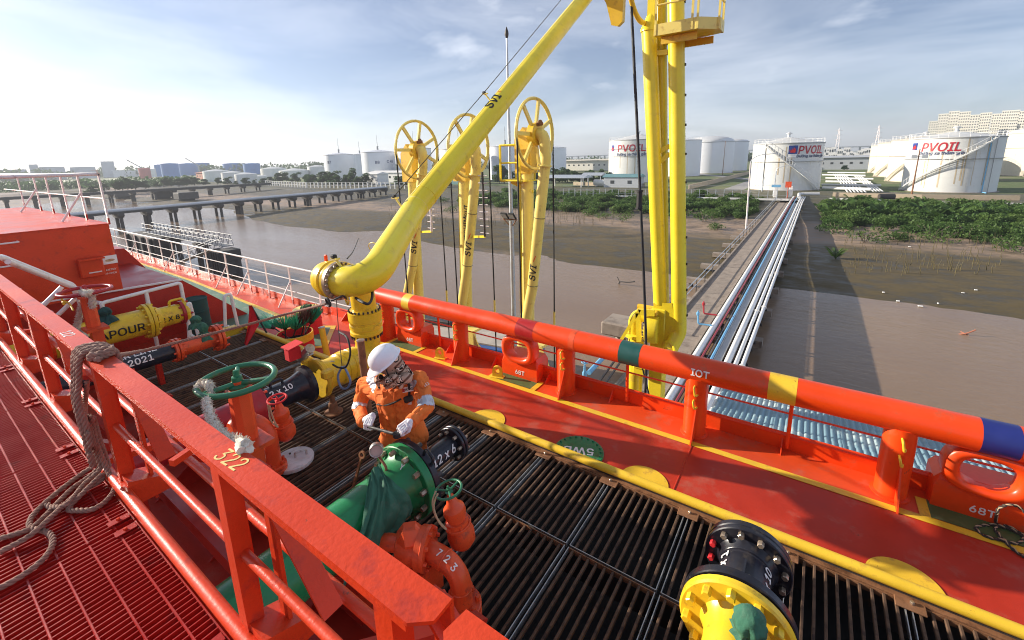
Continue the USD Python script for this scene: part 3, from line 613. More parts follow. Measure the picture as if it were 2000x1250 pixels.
t.add('lettering', wrap_text('3-2021', 0.085, c(ys(262, X, 0.123, A(0.92, 0, 0.40))), AY, 0.123, unit(A(0.92, 0, 0.40))), 'mark_white', 30)
t.add('lettering', wrap_text('AIR LINE', 0.085, c(ys(262, X, 0.123, A(0.15, 0, 1.0))), AY, 0.123, unit(A(0.15, 0, 1.0))), 'mark_white', 30)
t.add('stand', [slab(X - 0.05, X + 0.05, 1.9, 1.96, 0.36, 0.70)], 'ship_red')
# ---- crimson line with black 12 x 10 reducer
X = -5.05
y0, y1, y2 = yx(512, 768, X), yx(600, 738, X), yx(614, 733, X)
t = Thing('crimson_line', 'crimson manifold pipe with valve flange and black 12 x 10 reducer', 'pipe', (X, 1.5, MZ))
c = lambda y: A(X, y, MZ)
t.add('pipe', rod(c(0.1), c(y0 - 0.12), 0.16, 30), 'crimson', 50)
t.add('valve_body', lathe(c(y0 - 0.30), AY, [(0, 0.17), (0.03, 0.235), (0.10, 0.245), (0.18, 0.235), (0.20, 0.24), (0.26, 0.24)], 32), 'crimson')
t.add('bolts', bolts(c(y0 - 0.04), AY, 0.205, 12, 0.018, 0.05), 'rail_orange', kind='stuff')
t.add('saddle_flange', flange(A(X + 0.0, 1.25, MZ + 0.12), (0, 0, 1), 0.17, 0.06), 'crimson')
t.add('bolts', bolts(A(X, 1.25, MZ + 0.18), (0, 0, 1), 0.14, 8, 0.016, 0.03), 'ship_red', kind='stuff')
t.add('reducer', lathe(c(y0 - 0.04), AY, [(0, 0.20), (0.04, 0.20), (0.05, 0.150), (0.2, 0.150), (y1 - y0 - 0.20, 0.150), (y1 - y0 - 0.12, 0.165), (y1 - y0 - 0.04, 0.19), (y1 - y0 - 0.01, 0.24), (y1 - y0 + 0.04, 0.24)], 34), 'black_paint', 40)
t.add('handle', tube(arc([c(y0 + 0.10) + A(0, 0, 0.14), c(y0 + 0.10) + A(0, 0, 0.21), c(y0 + 0.24) + A(0, 0, 0.21), c(y0 + 0.24) + A(0, 0, 0.14)], 0.04, 5), 0.015, 8), 'black_paint')
t.add('lettering', wrap_text('12 x 10', 0.066, c(ys(545, X, 0.152, A(0.66, 0, 0.75))), AY, 0.152, unit(A(0.66, 0, 0.75)), shear=0.0), 'mark_white', 30)
for y in (0.9, 1.65): t.add('saddle', [slab(X - 0.17, X + 0.17, y - 0.03, y + 0.03, 0.2, 0.68)], 'ship_red')
# ---- green line with blind reducer 12 x 6
X = -2.68
yf = yx(800, 935, X); ye = yx(882, 872, X)
t = Thing('green_line', 'large green manifold pipe with scraped flange and black 12 x 6 reducer', 'pipe', (X, 1.5, MZ))
c = lambda y: A(X, y, MZ)
t.add('pipe', rod(c(-0.2), c(yf - 0.30), 0.212, 40), 'pipe_green', 50)
t.add('weld_neck', lathe(c(yf - 0.32), AY, [(0, 0.212), (0.005, 0.226), (0.05, 0.228), (0.055, 0.216), (0.16, 0.222), (0.20, 0.25), (0.235, 0.27)], 40), 'pipe_green')
t.add('flange', flange(c(yf - 0.085), AY, 0.335, 0.075, 48), 'pipe_green')
t.add('bolts', bolts(c(yf - 0.085), -AY, 0.292, 12, 0.024, 0.05, 0.2), 'bolt_steel', kind='stuff')
t.add('blind_flange', flange(c(yf), AY, 0.33, 0.06, 48), 'black_paint')
t.add('bolts', bolts(c(yf + 0.06), AY, 0.292, 12, 0.024, 0.05, 0.2), 'dark_steel', kind='stuff')
t.add('handle', tube(arc([c(yf + 0.03) + A(0.17, 0, 0.27), c(yf + 0.03) + A(0.20, 0, 0.36), c(yf + 0.03) + A(0.29, 0, 0.28), c(yf + 0.03) + A(0.25, 0, 0.21)], 0.04, 5), 0.014, 8), 'black_paint')
t.add('reducer', lathe(c(yf + 0.06), AY, [(0, 0.20), (0.05, 0.15), (0.12, 0.105), (0.2, 0.10), (ye - yf - 0.06, 0.098)], 30), 'black_paint', 50)
t.add('end_flange', flange(c(ye - 0.01), AY, 0.17, 0.03, 36), 'black_paint'); t.add('end_flange', flange(c(ye + 0.03), AY, 0.17, 0.035, 36), 'black_paint')
t.add('bolts', bolts(c(ye - 0.01), -AY, 0.137, 8, 0.017, 0.04, 0.2) + bolts(c(ye + 0.065), AY, 0.137, 8, 0.017, 0.035, 0.2), 'bolt_steel', kind='stuff')
t.add('lettering', wrap_text('12 x 6', 0.075, c(ys(868, X, 0.103, A(0.93, 0, 0.36))), AY, 0.103, unit(A(0.93, 0, 0.36)), shear=0.1), 'mark_white', 30)
t.add('lettering', wrap_text('V', 0.10, c(ys(622, X, 0.213, A(0.35, 0, 0.95))), AY, 0.213, unit(A(0.35, 0, 0.95))), 'mark_black', 30)
t.add('lettering', flat_text('Y', 0.045, c(yf - 0.15) + A(0.10, 0, 0.25), (1, 0, 0), (0, 0.75, 0.6)), 'mark_white')
for y in (0.75, 1.5): t.add('saddle', [slab(X - 0.2, X + 0.2, y - 0.03, y + 0.03, 0.1, 0.64)], 'ship_red')
# scraped paint: lighter flakes on the green flange
fl = []
for k in range(26):
    a = rng.uniform(0.1, 2.6); r = rng.uniform(0.235, 0.325); s = rng.uniform(0.006, 0.02)
    q = c(yf - 0.0865) + r * A(math.cos(a), 0, math.sin(a))
    fl.append(hull([q + s * A(rng.uniform(-1, 1), 0, rng.uniform(-1, 1)) - AY * e for _ in range(6) for e in (0, 0.002)]))
t.add('paint_flakes', fl, 'wheel_green', kind='stuff')
# pressure gauge on the green pipe
gb = P(736, 912, X=X); gb = A(X - 0.02, yf - 0.22, MZ + 0.22)
gc = P(735, 879, Y=gb[1])
t = Thing('pressure_gauge', 'round steel pressure gauge standing on the green pipe flange', 'gauge', gb)
gd = unit(unit(EYE - gc) + A(0.1, -0.25, -0.35))
t.add('stem', tube(curve([gb - A(0, 0, 0.03), gb + A(0, 0, 0.03), gc - gd * 0.02 - A(0, 0, 0.05)], 10), 0.011, 10), 'rusty_steel')
t.add('case', lathe(gc - gd * 0.03, gd, [(0, 0.045), (0.004, 0.058), (0.045, 0.058), (0.052, 0.054), (0.05, 0.048), (0.042, 0.047)], 36, False), 'bare_steel')
t.add('dial', lathe(gc + gd * 0.011, gd, [(0, 0.048), (0.001, 0.0)], 36), 'gauge_face')
t.add('back', lathe(gc - gd * 0.03, gd, [(0, 0.046), (0.002, 0.046)], 30), 'bare_steel')
# ---- black and yellow reducer nearest the camera
X = -0.13
ya, yb = 2.42, 2.86
t = Thing('yellow_black_line', 'yellow flanged pipe end with short black 10 x 12 reducer and steel bolts', 'pipe', (X, 2.4, MZ))
c = lambda y: A(X, y, MZ)
t.add('pipe', lathe(c(1.0), AY, [(0, 0.15), (1.24, 0.15), (1.30, 0.16), (1.345, 0.19)], 40), 'pipe_yellow', 45)
t.add('flange', flange(c(ya - 0.075), AY, 0.31, 0.06, 56, 0.012), 'pipe_yellow')
for b in bolts(c(ya - 0.075), -AY, 0.262, 12, 0.027, 0.055, 0.13): t.add('bolt', b, 'pipe_yellow', False)
t.add('flange', flange(c(ya), AY, 0.31, 0.055, 56), 'black_paint')
for b in bolts(c(ya + 0.055), AY, 0.262, 12, 0.022, 0.03, 0.13): t.add('bolt', b, 'dark_steel', False)
t.add('reducer', lathe(c(ya + 0.05), AY, [(0, 0.185), (0.02, 0.166), (0.10, 0.163), (0.26, 0.152), (yb - ya - 0.12, 0.150), (yb - ya - 0.115, 0.157), (yb - ya - 0.10, 0.157), (yb - ya - 0.095, 0.162), (yb - ya - 0.06, 0.175), (yb - ya - 0.045, 0.19)], 44), 'black_paint', 40)
t.add('end_flange', flange(c(yb), AY, 0.262, 0.038, 56), 'black_paint'); t.add('end_flange', flange(c(yb + 0.042), AY, 0.262, 0.045, 56), 'black_paint')
ub, wb = frame(-AY)
for k, b in enumerate(bolts(c(yb), -AY, 0.222, 12, 0.021, 0.036, 0.22)):
    ctr = b[0].mean(0) - c(yb); red = ctr[0] < -0.17 and ctr[2] > -0.12
    t.add('bolt', b, 'flag_red' if red else 'bolt_steel', False, label='bolt painted bright red' if red else None)
for b in bolts(c(yb + 0.087), AY, 0.222, 12, 0.019, 0.03, 0.22): t.add('bolt', b, 'bolt_steel', False)
t.add('fin_handle', [hull([c(ya + q) + A(0.0 + s, 0, z) for s in (-0.006, 0.006) for q, z in ((0.10, 0.155), (0.14, 0.215), (0.27, 0.20), (0.30, 0.15))])], 'black_paint')
t.add('lettering', wrap_text('10 x 1', 0.065, c(ya + 0.24), AY, 0.156, unit(A(-0.80, 0, 0.56))), 'mark_white', 30)
t.add('lettering', wrap_text('12 x 10', 0.055, c(ya + 0.24), AY, 0.158, unit(A(0.80, 0, 0.60))), 'mark_white', 30)
t.add('stand', [slab(X - 0.04, X + 0.04, ya - 0.3, ya - 0.24, 0.3, 0.66)], 'dark_steel')

# ================================================================== valve spindles with hand wheels
def spindle(name, label, c, R, mat, post, ph):
    t = Thing(name, label, 'valve', (c[0], c[1], 0))
    handwheel(t, c, R, 0.024, mat, 3, ph=ph)
    t.add('yoke_post', hull([A(c[0] + a * 0.075, c[1] + b * 0.075, z) for z in (1.26, c[2] - 0.10) for a, b in ((1, .5), (.5, 1), (-.5, 1), (-1, .5), (-1, -.5), (-.5, -1), (.5, -1), (1, -.5))]), post)
    t.add('collar', lathe((c[0], c[1], c[2] - 0.10), (0, 0, 1), [(0, 0.10), (0.03, 0.095), (0.05, 0.05), (0.09, 0.045)], 20), post)
    t.add('bracket', hull([A(c[0] + a, c[1] + b, z) for a in (-0.09, 0.20) for b in (-0.12, 0.13) for z in (1.22, 1.26)]), post)
    t.add('lower_post', slab(c[0] - 0.08, c[0] + 0.08, c[1] - 0.05, c[1] + 0.08, 0.4, 1.22), post)
    return t
gw_c = P(463, 741, z=1.80)
spindle('valve_spindle', 'orange valve post topped by the large green hand wheel', gw_c, 0.272, 'wheel_green', 'valve_orange', 0.1)
rw_c = P(166, 568, z=1.80)
spindle('valve_spindle', 'orange valve post topped by the dark red hand wheel', rw_c, 0.285, 'crimson', 'valve_orange', 0.5)

# small valves
def small_valve(label, wc, R, wm, body, lean, foot):
    t = Thing('small_valve', label, 'valve', foot)
    d = unit(lean)
    handwheel(t, wc, R, 0.0095, wm, 3, tilt=d, ph=0.9)
    t.add('bonnet', lathe(wc - d * 0.30, d, [(0, 0.085), (0.04, 0.085), (0.045, 0.07), (0.10, 0.085), (0.14, 0.08), (0.17, 0.05), (0.22, 0.035), (0.26, 0.018), (0.3, 0.012)], 24), body)
    t.add('joint_flange', [flange(wc - d * 0.315, d, 0.10, 0.022, 26, .004)] + bolts(wc - d * 0.293, d, 0.085, 6, 0.011, 0.016), body)
    t.add('body', lathe(wc - d * 0.50, d, [(0, 0.06), (0.05, 0.10), (0.12, 0.105), (0.18, 0.08), (0.2, 0.075)], 24), body)
    return t
wv = P(876, 956, z=1.12)
sv = small_valve('small orange valve with the thin green hand wheel beside the green pipe', wv, 0.098, 'wheel_green', 'valve_orange', (-0.16, -0.10, 1), wv * A(1, 1, 0) + A(0, 0, 0.5))
rp = P(868, 985, z=1.08)
solo('cord_loop', tube(curve([wv + A(-0.06, -0.07, 0.01), wv + A(-0.05, -0.12, -0.05), wv + A(-0.02, -0.12, -0.16), wv + A(0.05, -0.10, -0.24), wv + A(0.01, -0.13, -0.17), wv + A(-0.03, -0.13, -0.06), wv + A(-0.03, -0.08, 0.01)], 40), 0.007, 8), 'rope_tan', 'tan cord tied to the thin green hand wheel', 'cord')
wr = P(541, 779, z=1.15)
sv2 = small_valve('small orange valve with red hand wheel beside the black 12 x 10 reducer', wr, 0.088, 'flag_red', 'valve_orange', (0.05, -0.10, 1), wr * A(1, 1, 0) + A(0, 0, 0.5))
solo('cord_loop', tube(curve([wr + A(0.0, -0.08, 0.0), wr + A(0.03, -0.09, -0.08), wr + A(0.05, -0.08, -0.2), wr + A(0.08, -0.07, -0.26), wr + A(0.02, -0.1, -0.18), wr + A(-0.01, -0.09, -0.02)], 30), 0.008, 8), 'rope_tan', 'tan cord tied to the small red hand wheel', 'cord')

# orange valve with elbow 1 2 3 beside the green pipe
vb = P(815, 1068, z=0.74)
t = Thing('elbow_valve', 'orange valve body with a curved outlet pipe marked in white digits', 'valve', vb * A(1, 1, 0))
ax = unit(P(880, 1075, z=0.76) - P(800, 1062, z=0.76)); ax[2] = 0; ax = unit(ax)
t.add('body', lathe(vb - ax * 0.16, ax, [(0, 0.05), (0.03, 0.11), (0.12, 0.135), (0.18, 0.125), (0.185, 0.15), (0.23, 0.15), (0.235, 0.155), (0.26, 0.15)], 32), 'valve_orange')
t.add('body_bolts', bolts(vb + ax * 0.10, ax, 0.128, 8, 0.015, 0.025), 'valve_orange', kind='stuff')
t.add('bonnet', hull([vb + A(a * 0.11, b * 0.10, z) - ax * 0.04 for a, b in ((1, .4), (.4, 1), (-.4, 1), (-1, .4), (-1, -.4), (-.4, -1), (.4, -1), (1, -.4)) for z in (0.02, 0.10)] + [vb + A(0, 0, 0.17) - ax * 0.05 + 0.06 * A(a, b, 0) for a, b in ((1, 0), (0, 1), (-1, 0), (0, -1))]), 'valve_orange')
e0 = vb + ax * 0.06; e2 = P(903, 1175, z=0.46); e1 = A(e2[0], e2[1], vb[2] + 0.01)
path = arc([e0, e1, A(e2[0], e2[1], 0.42)], 0.19, 12)
t.add('elbow_pipe', tube(path, 0.074, 26), 'valve_orange', 60)
t.add('bead', [torus(path[3], path[4] - path[3], 0.074, 0.006, 26, 6), torus(path[-3], path[-2] - path[-3], 0.074, 0.006, 26, 6)], 'valve_orange')
t.add('outlet_flange', flange(e2 - A(0, 0, 0.055), (0, 0, 1), 0.135, 0.05, 34), 'valve_orange')
t.add('outlet_flange', flange(e2 - A(0, 0, 0.13), (0, 0, 1), 0.135, 0.06, 34), 'valve_orange')
t.add('bolts', bolts(e2 - A(0, 0, 0.005), (0, 0, 1), 0.108, 8, 0.018, 0.03), 'valve_orange', kind='stuff')
for k, s in enumerate('723'):
    q = path[2 + 2 * k]; tg = unit(path[3 + 2 * k] - path[1 + 2 * k])
    t.add('digit', wrap_text(s, 0.045, q, tg, 0.075, A(0, -0.35, 0.9), along=True), 'mark_white', 30)
t.add('inlet_pipe', tube(arc([vb - ax * 0.14, vb - ax * 0.32, vb - ax * 0.32 - A(0, 0, 0.35)], 0.12, 8), 0.062, 20), 'valve_orange')
t.add('tap', [rod(P(745, 1070, z=0.62), P(790, 1075, z=0.66), 0.022, 10), lathe(P(757, 1060, z=0.56), (0, 0, 1), [(0, 0.06), (0.06, 0.065), (0.07, 0.04), (0.13, 0.03), (0.14, 0.05), (0.17, 0.045)], 18), hull([P(748, 1030, z=0.70) + A(*(rng.normal(0, 0.025, 3))) for _ in range(14)])], 'valve_orange')
t.add('base', hull([vb + A(a, b, 0) * 0.12 + A(0, 0, z - vb[2]) for a in (-1, 1) for b in (-1, 1) for z in (0.3, 0.62)]), 'valve_orange')
# elbow with silver lid by the big wheel
lc = P(573, 897, z=0.42)
t = Thing('lid_plate', 'silver disc lid with strap handle lying on the drip tray grating', 'lid', lc)
t.add('disc', lathe(lc, (0, 0, 1), [(-0.03, 0.20), (0.0, 0.205), (0.012, 0.20), (0.014, 0)], 44, False), 'lid_silver')
hd = unit(A(0.5, 1.0, 0)); hc = lc + A(0.03, 0.07, 0.012)
t.add('strap', tube(arc([hc - hd * 0.055, hc - hd * 0.055 + A(0, 0, 0.055), hc + hd * 0.055 + A(0, 0, 0.055), hc + hd * 0.055], 0.02, 4), 0.011, 8), 'bare_steel')
t.add('knob', bolt(lc + A(-0.1, 0.02, 0.012), (0, 0, 1), 0.012, 0.012), 'dark_steel')
t = Thing('drain_elbow', 'orange drain elbow curving down to the silver lid', 'pipe', P(530, 900, z=0.4))
q0, q1, q2 = P(497, 822, z=0.95), P(536, 825, z=0.95), P(536, 905, z=0.5)
q1 = A(q2[0], q2[1], 0.93)
t.add('elbow_pipe', tube(arc([q0, q1, q2 - A(0, 0, 0.1)], 0.2, 10), 0.07, 24), 'valve_orange', 60)
t.add('flange', flange(q2 - A(0, 0, 0.04), (0, 0, 1), 0.115, 0.04, 30), 'valve_orange'); t.add('flange', flange(q2 - A(0, 0, 0.09), (0, 0, 1), 0.115, 0.045, 30), 'valve_orange')
t.add('bolts', bolts(q2, (0, 0, 1), 0.092, 6, 0.016, 0.03), 'valve_orange', kind='stuff')
t.add('body', lathe(q0 - A(0.02, 0.22, 0), (0, 1, 0), [(0, 0.08), (0.05, 0.12), (0.12, 0.125), (0.2, 0.1), (0.24, 0.09)], 24), 'valve_orange')

# hand tools
def spanner(a, b, label, n=1):
    t = Thing('spanner', label, 'spanner', a); d = unit(b - a); u = unit(np.cross(A(0, 0, 1), d)) if abs(d[2]) < 0.9 else A(1, 0, 0)
    L = np.linalg.norm(b - a); w = np.cross(d, u)
    ring = Point(L, 0).buffer(0.042).difference(Point(L, 0).buffer(0.024)); sh = ring.union(Polygon([(0, -0.016), (L - 0.03, -0.012), (L - 0.03, 0.012), (0, 0.016)])).union(Point(0, 0).buffer(0.03).difference(sbox(-0.05, -0.012, 0.0, 0.012)))
    t.add('bar', extr(sh, a, d, u, 0.016), 'bare_steel' if n else 'rusty_steel')
spanner(P(530, 833, z=0.385), P(566, 852, z=0.385), 'steel ring spanner lying on the grating by the drain elbow')
spanner(P(686, 962, z=0.42), P(706, 889, z=0.86), 'rusty ring spanner leaning beside the green pipe', 0)

# ================================================================== cloth covers
def cloth_bag(c, R, hgt, label, mat, seed, tie=0.55, skirt=1.0):
    """A cloth tied over a small fitting: a puffed head, a neck and a loose skirt."""
    r = np.random.default_rng(seed); n, m = 40, 22; v = []
    for i in range(m):
        s = i / (m - 1)
        if s < tie: rad = R * 0.62 * math.sin(math.pi * (0.06 + 0.80 * s / tie)) ** 0.6
        else: rad = R * (0.36 + skirt * 0.75 * ((s - tie) / (1 - tie)) ** 0.8)
        for j in range(n):
            a = 2 * np.pi * j / n; q = A(math.cos(a), math.sin(a), s * 2.2)
            k = 1 + 0.5 * (fbm(q * 2.3 + seed, 3) - 0.5) + (0.12 * math.sin(a * 7 + seed) + 0.10 * math.sin(a * 11 + s * 4)) * s
            v.append(np.asarray(c) + A(math.cos(a) * rad * k, math.sin(a) * rad * k, hgt * (1 - s) - 0.06 * R * math.sin(a * 3 + seed) * s * 2))
    v = np.array(v); i, j = np.meshgrid(np.arange(m - 1), np.arange(n), indexing='ij')
    q = np.stack([i * n + j, (i + 1) * n + j, (i + 1) * n + (j + 1) % n, i * n + (j + 1) % n], -1).reshape(-1, 4)
    top = np.array([[len(v), j2, (j2 + 1) % n] for j2 in range(n)])
    v = np.vstack([v, v[:n].mean(0)])
    return (v, np.vstack([q[:, [0, 1, 2]], q[:, [0, 2, 3]], top]))
q = P(212, 628, X=-9.72)
solo('cloth_cover', cloth_bag((-9.70, q[1] - 0.02, MZ + 0.17), 0.15, 0.26, '', 'cloth_dark', 3), 'cloth_dark', 'dark green cloth tied over a fitting on the yellow vapour pipe', 'cloth cover', smooth=60)
q = P(405, 675, X=-7.75)
solo('cloth_cover', cloth_bag((-7.72, q[1] - 0.02, MZ + 0.04), 0.11, 0.27, '', 'cloth_dark', 5), 'cloth_green', 'green cloth tied over the rusty red pipe before its flange', 'cloth cover', smooth=60)
q = P(383, 628, z=1.05)
solo('cloth_cover', cloth_bag(q - A(0, 0, 0.1), 0.12, 0.2, '', 'cloth_green', 7), 'cloth_green', 'green cloth over the fitting behind the vapour pipe end', 'cloth cover', smooth=60)
q = A(-0.06, 2.20, MZ + 0.27)
solo('cloth_cover', cloth_bag(q - A(0, -0.02, 0.13), 0.13, 0.20, '', 'cloth_green', 9, tie=0.8, skirt=0.5), 'cloth_green', 'green cloth over the fitting on the yellow flange', 'cloth cover', smooth=60)
# draped cloth on the green pipe
n, m = 46, 40; v = []; X = -2.68; ytop = yx(742, 912, X)
for i in range(m):
    s = i / (m - 1); wdt = 0.05 + 0.58 * min(1, s * 1.5) - 0.25 * max(0, s - 0.6)
    for j in range(n):
        tt = j / (n - 1) - 0.5; y = ytop - 0.02 - 0.36 * s + wdt * tt + 0.02 * math.sin(9 * s + 5 * tt)
        fold = 0.030 * math.sin(tt * 15 + s * 3) * (0.35 + s) + 0.15 * (fbm(A(tt * 4.2, s * 4.2, 0.3), 4) - 0.5) * (0.45 + s)
        ang = -0.12 + 1.85 * min(s, 0.72) / 0.72
        rr_ = 0.222 + 0.02 + abs(fold) * 0.9 + 0.035 * s
        x_, z_ = X + math.sin(ang) * rr_, MZ + math.cos(ang) * rr_
        if s > 0.72: z_ -= (s - 0.72) * 0.32; x_ += 0.02 * math.sin(tt * 9)
        if s < 0.12: z_ += 0.05 * (0.12 - s) / 0.12
        v.append((x_, y, z_))
v = np.array(v); i, j = np.meshgrid(np.arange(m - 1), np.arange(n - 1), indexing='ij')
q = np.stack([i * n + j, (i + 1) * n + j, (i + 1) * n + j + 1, i * n + j + 1], -1).reshape(-1, 4)
solo('draped_cloth', (v, np.vstack([q[:, [0, 1, 2]], q[:, [0, 2, 3]]])), 'cloth_green', 'crumpled green cloth draped over the side of the large green pipe', 'cloth', smooth=70)
# ================================================================== river, mud flat, land (setting)
usdkit.material(stage, '/World/Looks/river', {
    'g': ('geometry', {}), 'm1': ('mapping', {'scale': (0.35, 0.9, 1)}), 'n1': ('noise_texture', {'scale': 2.4, 'detail': 7.0, 'roughness': 0.66, 'distortion': 0.8}),
    'm2': ('mapping', {'scale': (0.012, 0.05, 1)}), 'n2': ('noise_texture', {'scale': 1.0, 'detail': 4.0}),
    'r2': ('rgb_ramp', {'ramp': [(0.3, (0.205, 0.132, 0.078)), (0.7, (0.29, 0.20, 0.13))]}),
    'sx': ('map_range', {'from_min': 0.35, 'from_max': 0.65, 'to_min': 0.10, 'to_max': 0.55}),
    'b': ('bump', {'distance': 0.16}), 'p': ('principled_bsdf', {'roughness': 0.10, 'ior': 1.33, 'specular_ior_level': 0.42})},
    [('g.position', 'm1.vector'), ('m1.vector', 'n1.vector'), ('n1.fac', 'b.height'), ('g.position', 'm2.vector'), ('m2.vector', 'n2.vector'), ('n2.fac', 'r2.fac'),
     ('n2.fac', 'sx.value'), ('sx.result', 'b.strength'), ('b.normal', 'p.normal'), ('r2.color', 'p.base_color')], surface='p.BSDF')
MT['river'] = UsdShade.Material.Get(stage, '/World/Looks/river')
usdkit.material(stage, '/World/Looks/mud', {
    'g': ('geometry', {}), 's': ('separate_xyz', {}), 'm1': ('mapping', {'scale': (0.035, 0.07, 0.05)}), 'n1': ('noise_texture', {'scale': 1.0, 'detail': 6.0, 'roughness': 0.62}),
    'k': ('math', {'math_type': 'multiply_add', 'value2': 22.0}), 'yy': ('math', {'math_type': 'add'}), 'r': ('map_range', {'from_min': 40.0, 'from_max': 130.0, 'to_min': 0, 'to_max': 1, 'clamp': True}),
    'rp': ('rgb_ramp', {'ramp': [(0.0, (0.26, 0.185, 0.14)), (0.09, (0.22, 0.16, 0.115)), (0.15, (0.090, 0.064, 0.020)), (0.37, (0.115, 0.083, 0.034)), (0.42, (0.30, 0.21, 0.145)), (0.53, (0.29, 0.205, 0.14)), (0.58, (0.12, 0.095, 0.06)), (1.0, (0.11, 0.10, 0.05))]}),
    'm2': ('mapping', {'scale': (0.35, 0.6, 0.4)}), 'n2': ('noise_texture', {'scale': 1.0, 'detail': 8.0, 'roughness': 0.72}),
    'r2': ('rgb_ramp', {'ramp': [(0.33, (0.38, 0.40, 0.36)), (0.55, (1.05, 1.05, 1.05))]}), 'mu': ('mix', {'mix_type': 'multiply', 'fac': 1.0}),
    'ro': ('map_range', {'from_min': 0.38, 'from_max': 0.62, 'to_min': 0.38, 'to_max': 0.85, 'clamp': True}),
    'b': ('bump', {'strength': 0.5, 'distance': 0.25}), 'p': ('principled_bsdf', {'specular_ior_level': 0.45})},
    [('g.position', 's.vector'), ('g.position', 'm1.vector'), ('m1.vector', 'n1.vector'), ('n1.fac', 'k.value1'), ('s.y', 'yy.value1'), ('k.value', 'yy.value2'), ('yy.value', 'r.value'), ('r.result', 'rp.fac'),
     ('g.position', 'm2.vector'), ('m2.vector', 'n2.vector'), ('n2.fac', 'r2.fac'), ('rp.color', 'mu.color1'), ('r2.color', 'mu.color2'), ('mu.color', 'p.base_color'), ('n2.fac', 'ro.value'), ('ro.result', 'p.roughness'), ('n2.fac', 'b.height'), ('b.normal', 'p.normal')], surface='p.BSDF')
MT['mud'] = UsdShade.Material.Get(stage, '/World/Looks/mud')
usdkit.material(stage, '/World/Looks/land', {
    'g': ('geometry', {}), 'm1': ('mapping', {'scale': (0.05, 0.05, 0.05)}), 'n1': ('noise_texture', {'scale': 1.0, 'detail': 7.0, 'roughness': 0.65}),
    'rp': ('rgb_ramp', {'ramp': [(0.30, (0.20, 0.16, 0.11)), (0.42, (0.13, 0.15, 0.05)), (0.52, (0.085, 0.13, 0.035)), (0.60, (0.14, 0.15, 0.06)), (0.68, (0.24, 0.20, 0.15))]}), 'p': ('principled_bsdf', {'roughness': 0.95})},
    [('g.position', 'm1.vector'), ('m1.vector', 'n1.vector'), ('n1.fac', 'rp.fac'), ('rp.color', 'p.base_color')], surface='p.BSDF')
MT['land'] = UsdShade.Material.Get(stage, '/World/Looks/land')
def leafmat(name, c1, c2, tr=0.42):
    usdkit.material(stage, f'/World/Looks/{name}', {
        'g': ('geometry', {}), 'oi': ('object_info', {}), 'rp': ('rgb_ramp', {'ramp': [(0.0, c1), (1.0, c2)]}),
        'ad': ('math', {'math_type': 'multiply_add', 'value2': 0.55}), 'ml': ('math', {'math_type': 'multiply', 'value2': 0.45}),
        'p': ('principled_bsdf', {'roughness': 0.55, 'specular_ior_level': 0.3}), 't': ('translucent_bsdf', {}), 'm': ('mix_closure', {'fac': tr})},
        [('oi.random', 'ml.value1'), ('g.random_per_island', 'ad.value1'), ('ml.value', 'ad.value3'), ('ad.value', 'rp.fac'), ('rp.color', 'p.base_color'), ('rp.color', 't.color'), ('p.BSDF', 'm.closure1'), ('t.BSDF', 'm.closure2')], surface='m.closure')
    MT[name] = UsdShade.Material.Get(stage, f'/World/Looks/{name}')
leafmat('leaf_mangrove', (0.055, 0.115, 0.022), (0.19, 0.27, 0.065))
leafmat('leaf_tree', (0.04, 0.085, 0.03), (0.12, 0.17, 0.06))
leafmat('leaf_nipa', (0.045, 0.10, 0.018), (0.13, 0.20, 0.04), 0.3)
leafmat('leaf_dry', (0.16, 0.13, 0.06), (0.24, 0.20, 0.09))

SHORE = np.array([(900, 100), (60, 103), (28, 105), (-10, 109), (-42, 107), (-130, 117), (-190, 113), (-215, 125), (-257, 128), (-300, 119), (-305, 96), (-292, 71), (-286, 40), (-300, -400)], float)
land_pl = Polygon([tuple(q) for q in SHORE] + [(-9000, -400), (-9000, 9000), (9000, 9000), (9000, 100)])
from shapely import contains_xy, distance as sdist, points as spoints
def bank(X, Y):
    pts = spoints(np.stack([X.ravel(), Y.ravel()], 1)); d = sdist(land_pl, pts).reshape(X.shape); return d
def mud_z(X, Y):
    d = bank(X, Y); p = np.stack([X * 0.06, Y * 0.09, X * 0], -1)
    base = np.interp(d, [0, 5, 28, 62, 75, 200], [-5.9, -6.7, -7.35, -8.0, -8.3, -8.6])
    z = base + (fbm(p, 5, 3) - 0.5) * np.interp(d, [0, 5, 20, 60, 90], [0.1, 0.5, 0.45, 0.24, 0.2])
    # runnels
    r = np.abs(fbm(np.stack([X * 0.022 + 5, Y * 0.02, X * 0], -1), 4, 9) - 0.5); z -= 0.35 * np.exp(-(r / 0.012) ** 2) * np.interp(d, [6, 15, 70], [0, 1, 0.4])
    # a raised bank of mud off the far piers
    z += 0.42 * np.exp(-(((X + 84) / 24) ** 2 + ((Y - 56) / 9) ** 2)) + 0.25 * np.exp(-(((X + 30) / 26) ** 2 + ((Y - 52) / 7) ** 2)) * 1.0
    return z
solo('river_water', grid(np.linspace(-420, 700, 60), np.concatenate([[-3000], np.linspace(-200, 130, 30)]), WATER), 'river', None, None, kind='structure', smooth=False)
solo('mud_flat', grid(np.concatenate([np.linspace(-310, -120, 96), np.linspace(-118.5, 60, 150), np.linspace(62, 240, 60)]), np.concatenate([np.linspace(16, 60, 40), np.linspace(61, 131, 80)]), mud_z), 'mud', None, None, kind='structure', smooth=True)
lv, lf = extr(land_pl, (0, 0, -8.4), (1, 0, 0), (0, 1, 0), 2.42)
solo('land', (lv, lf), 'land', None, None, kind='structure', smooth=False)
LZ = -5.98

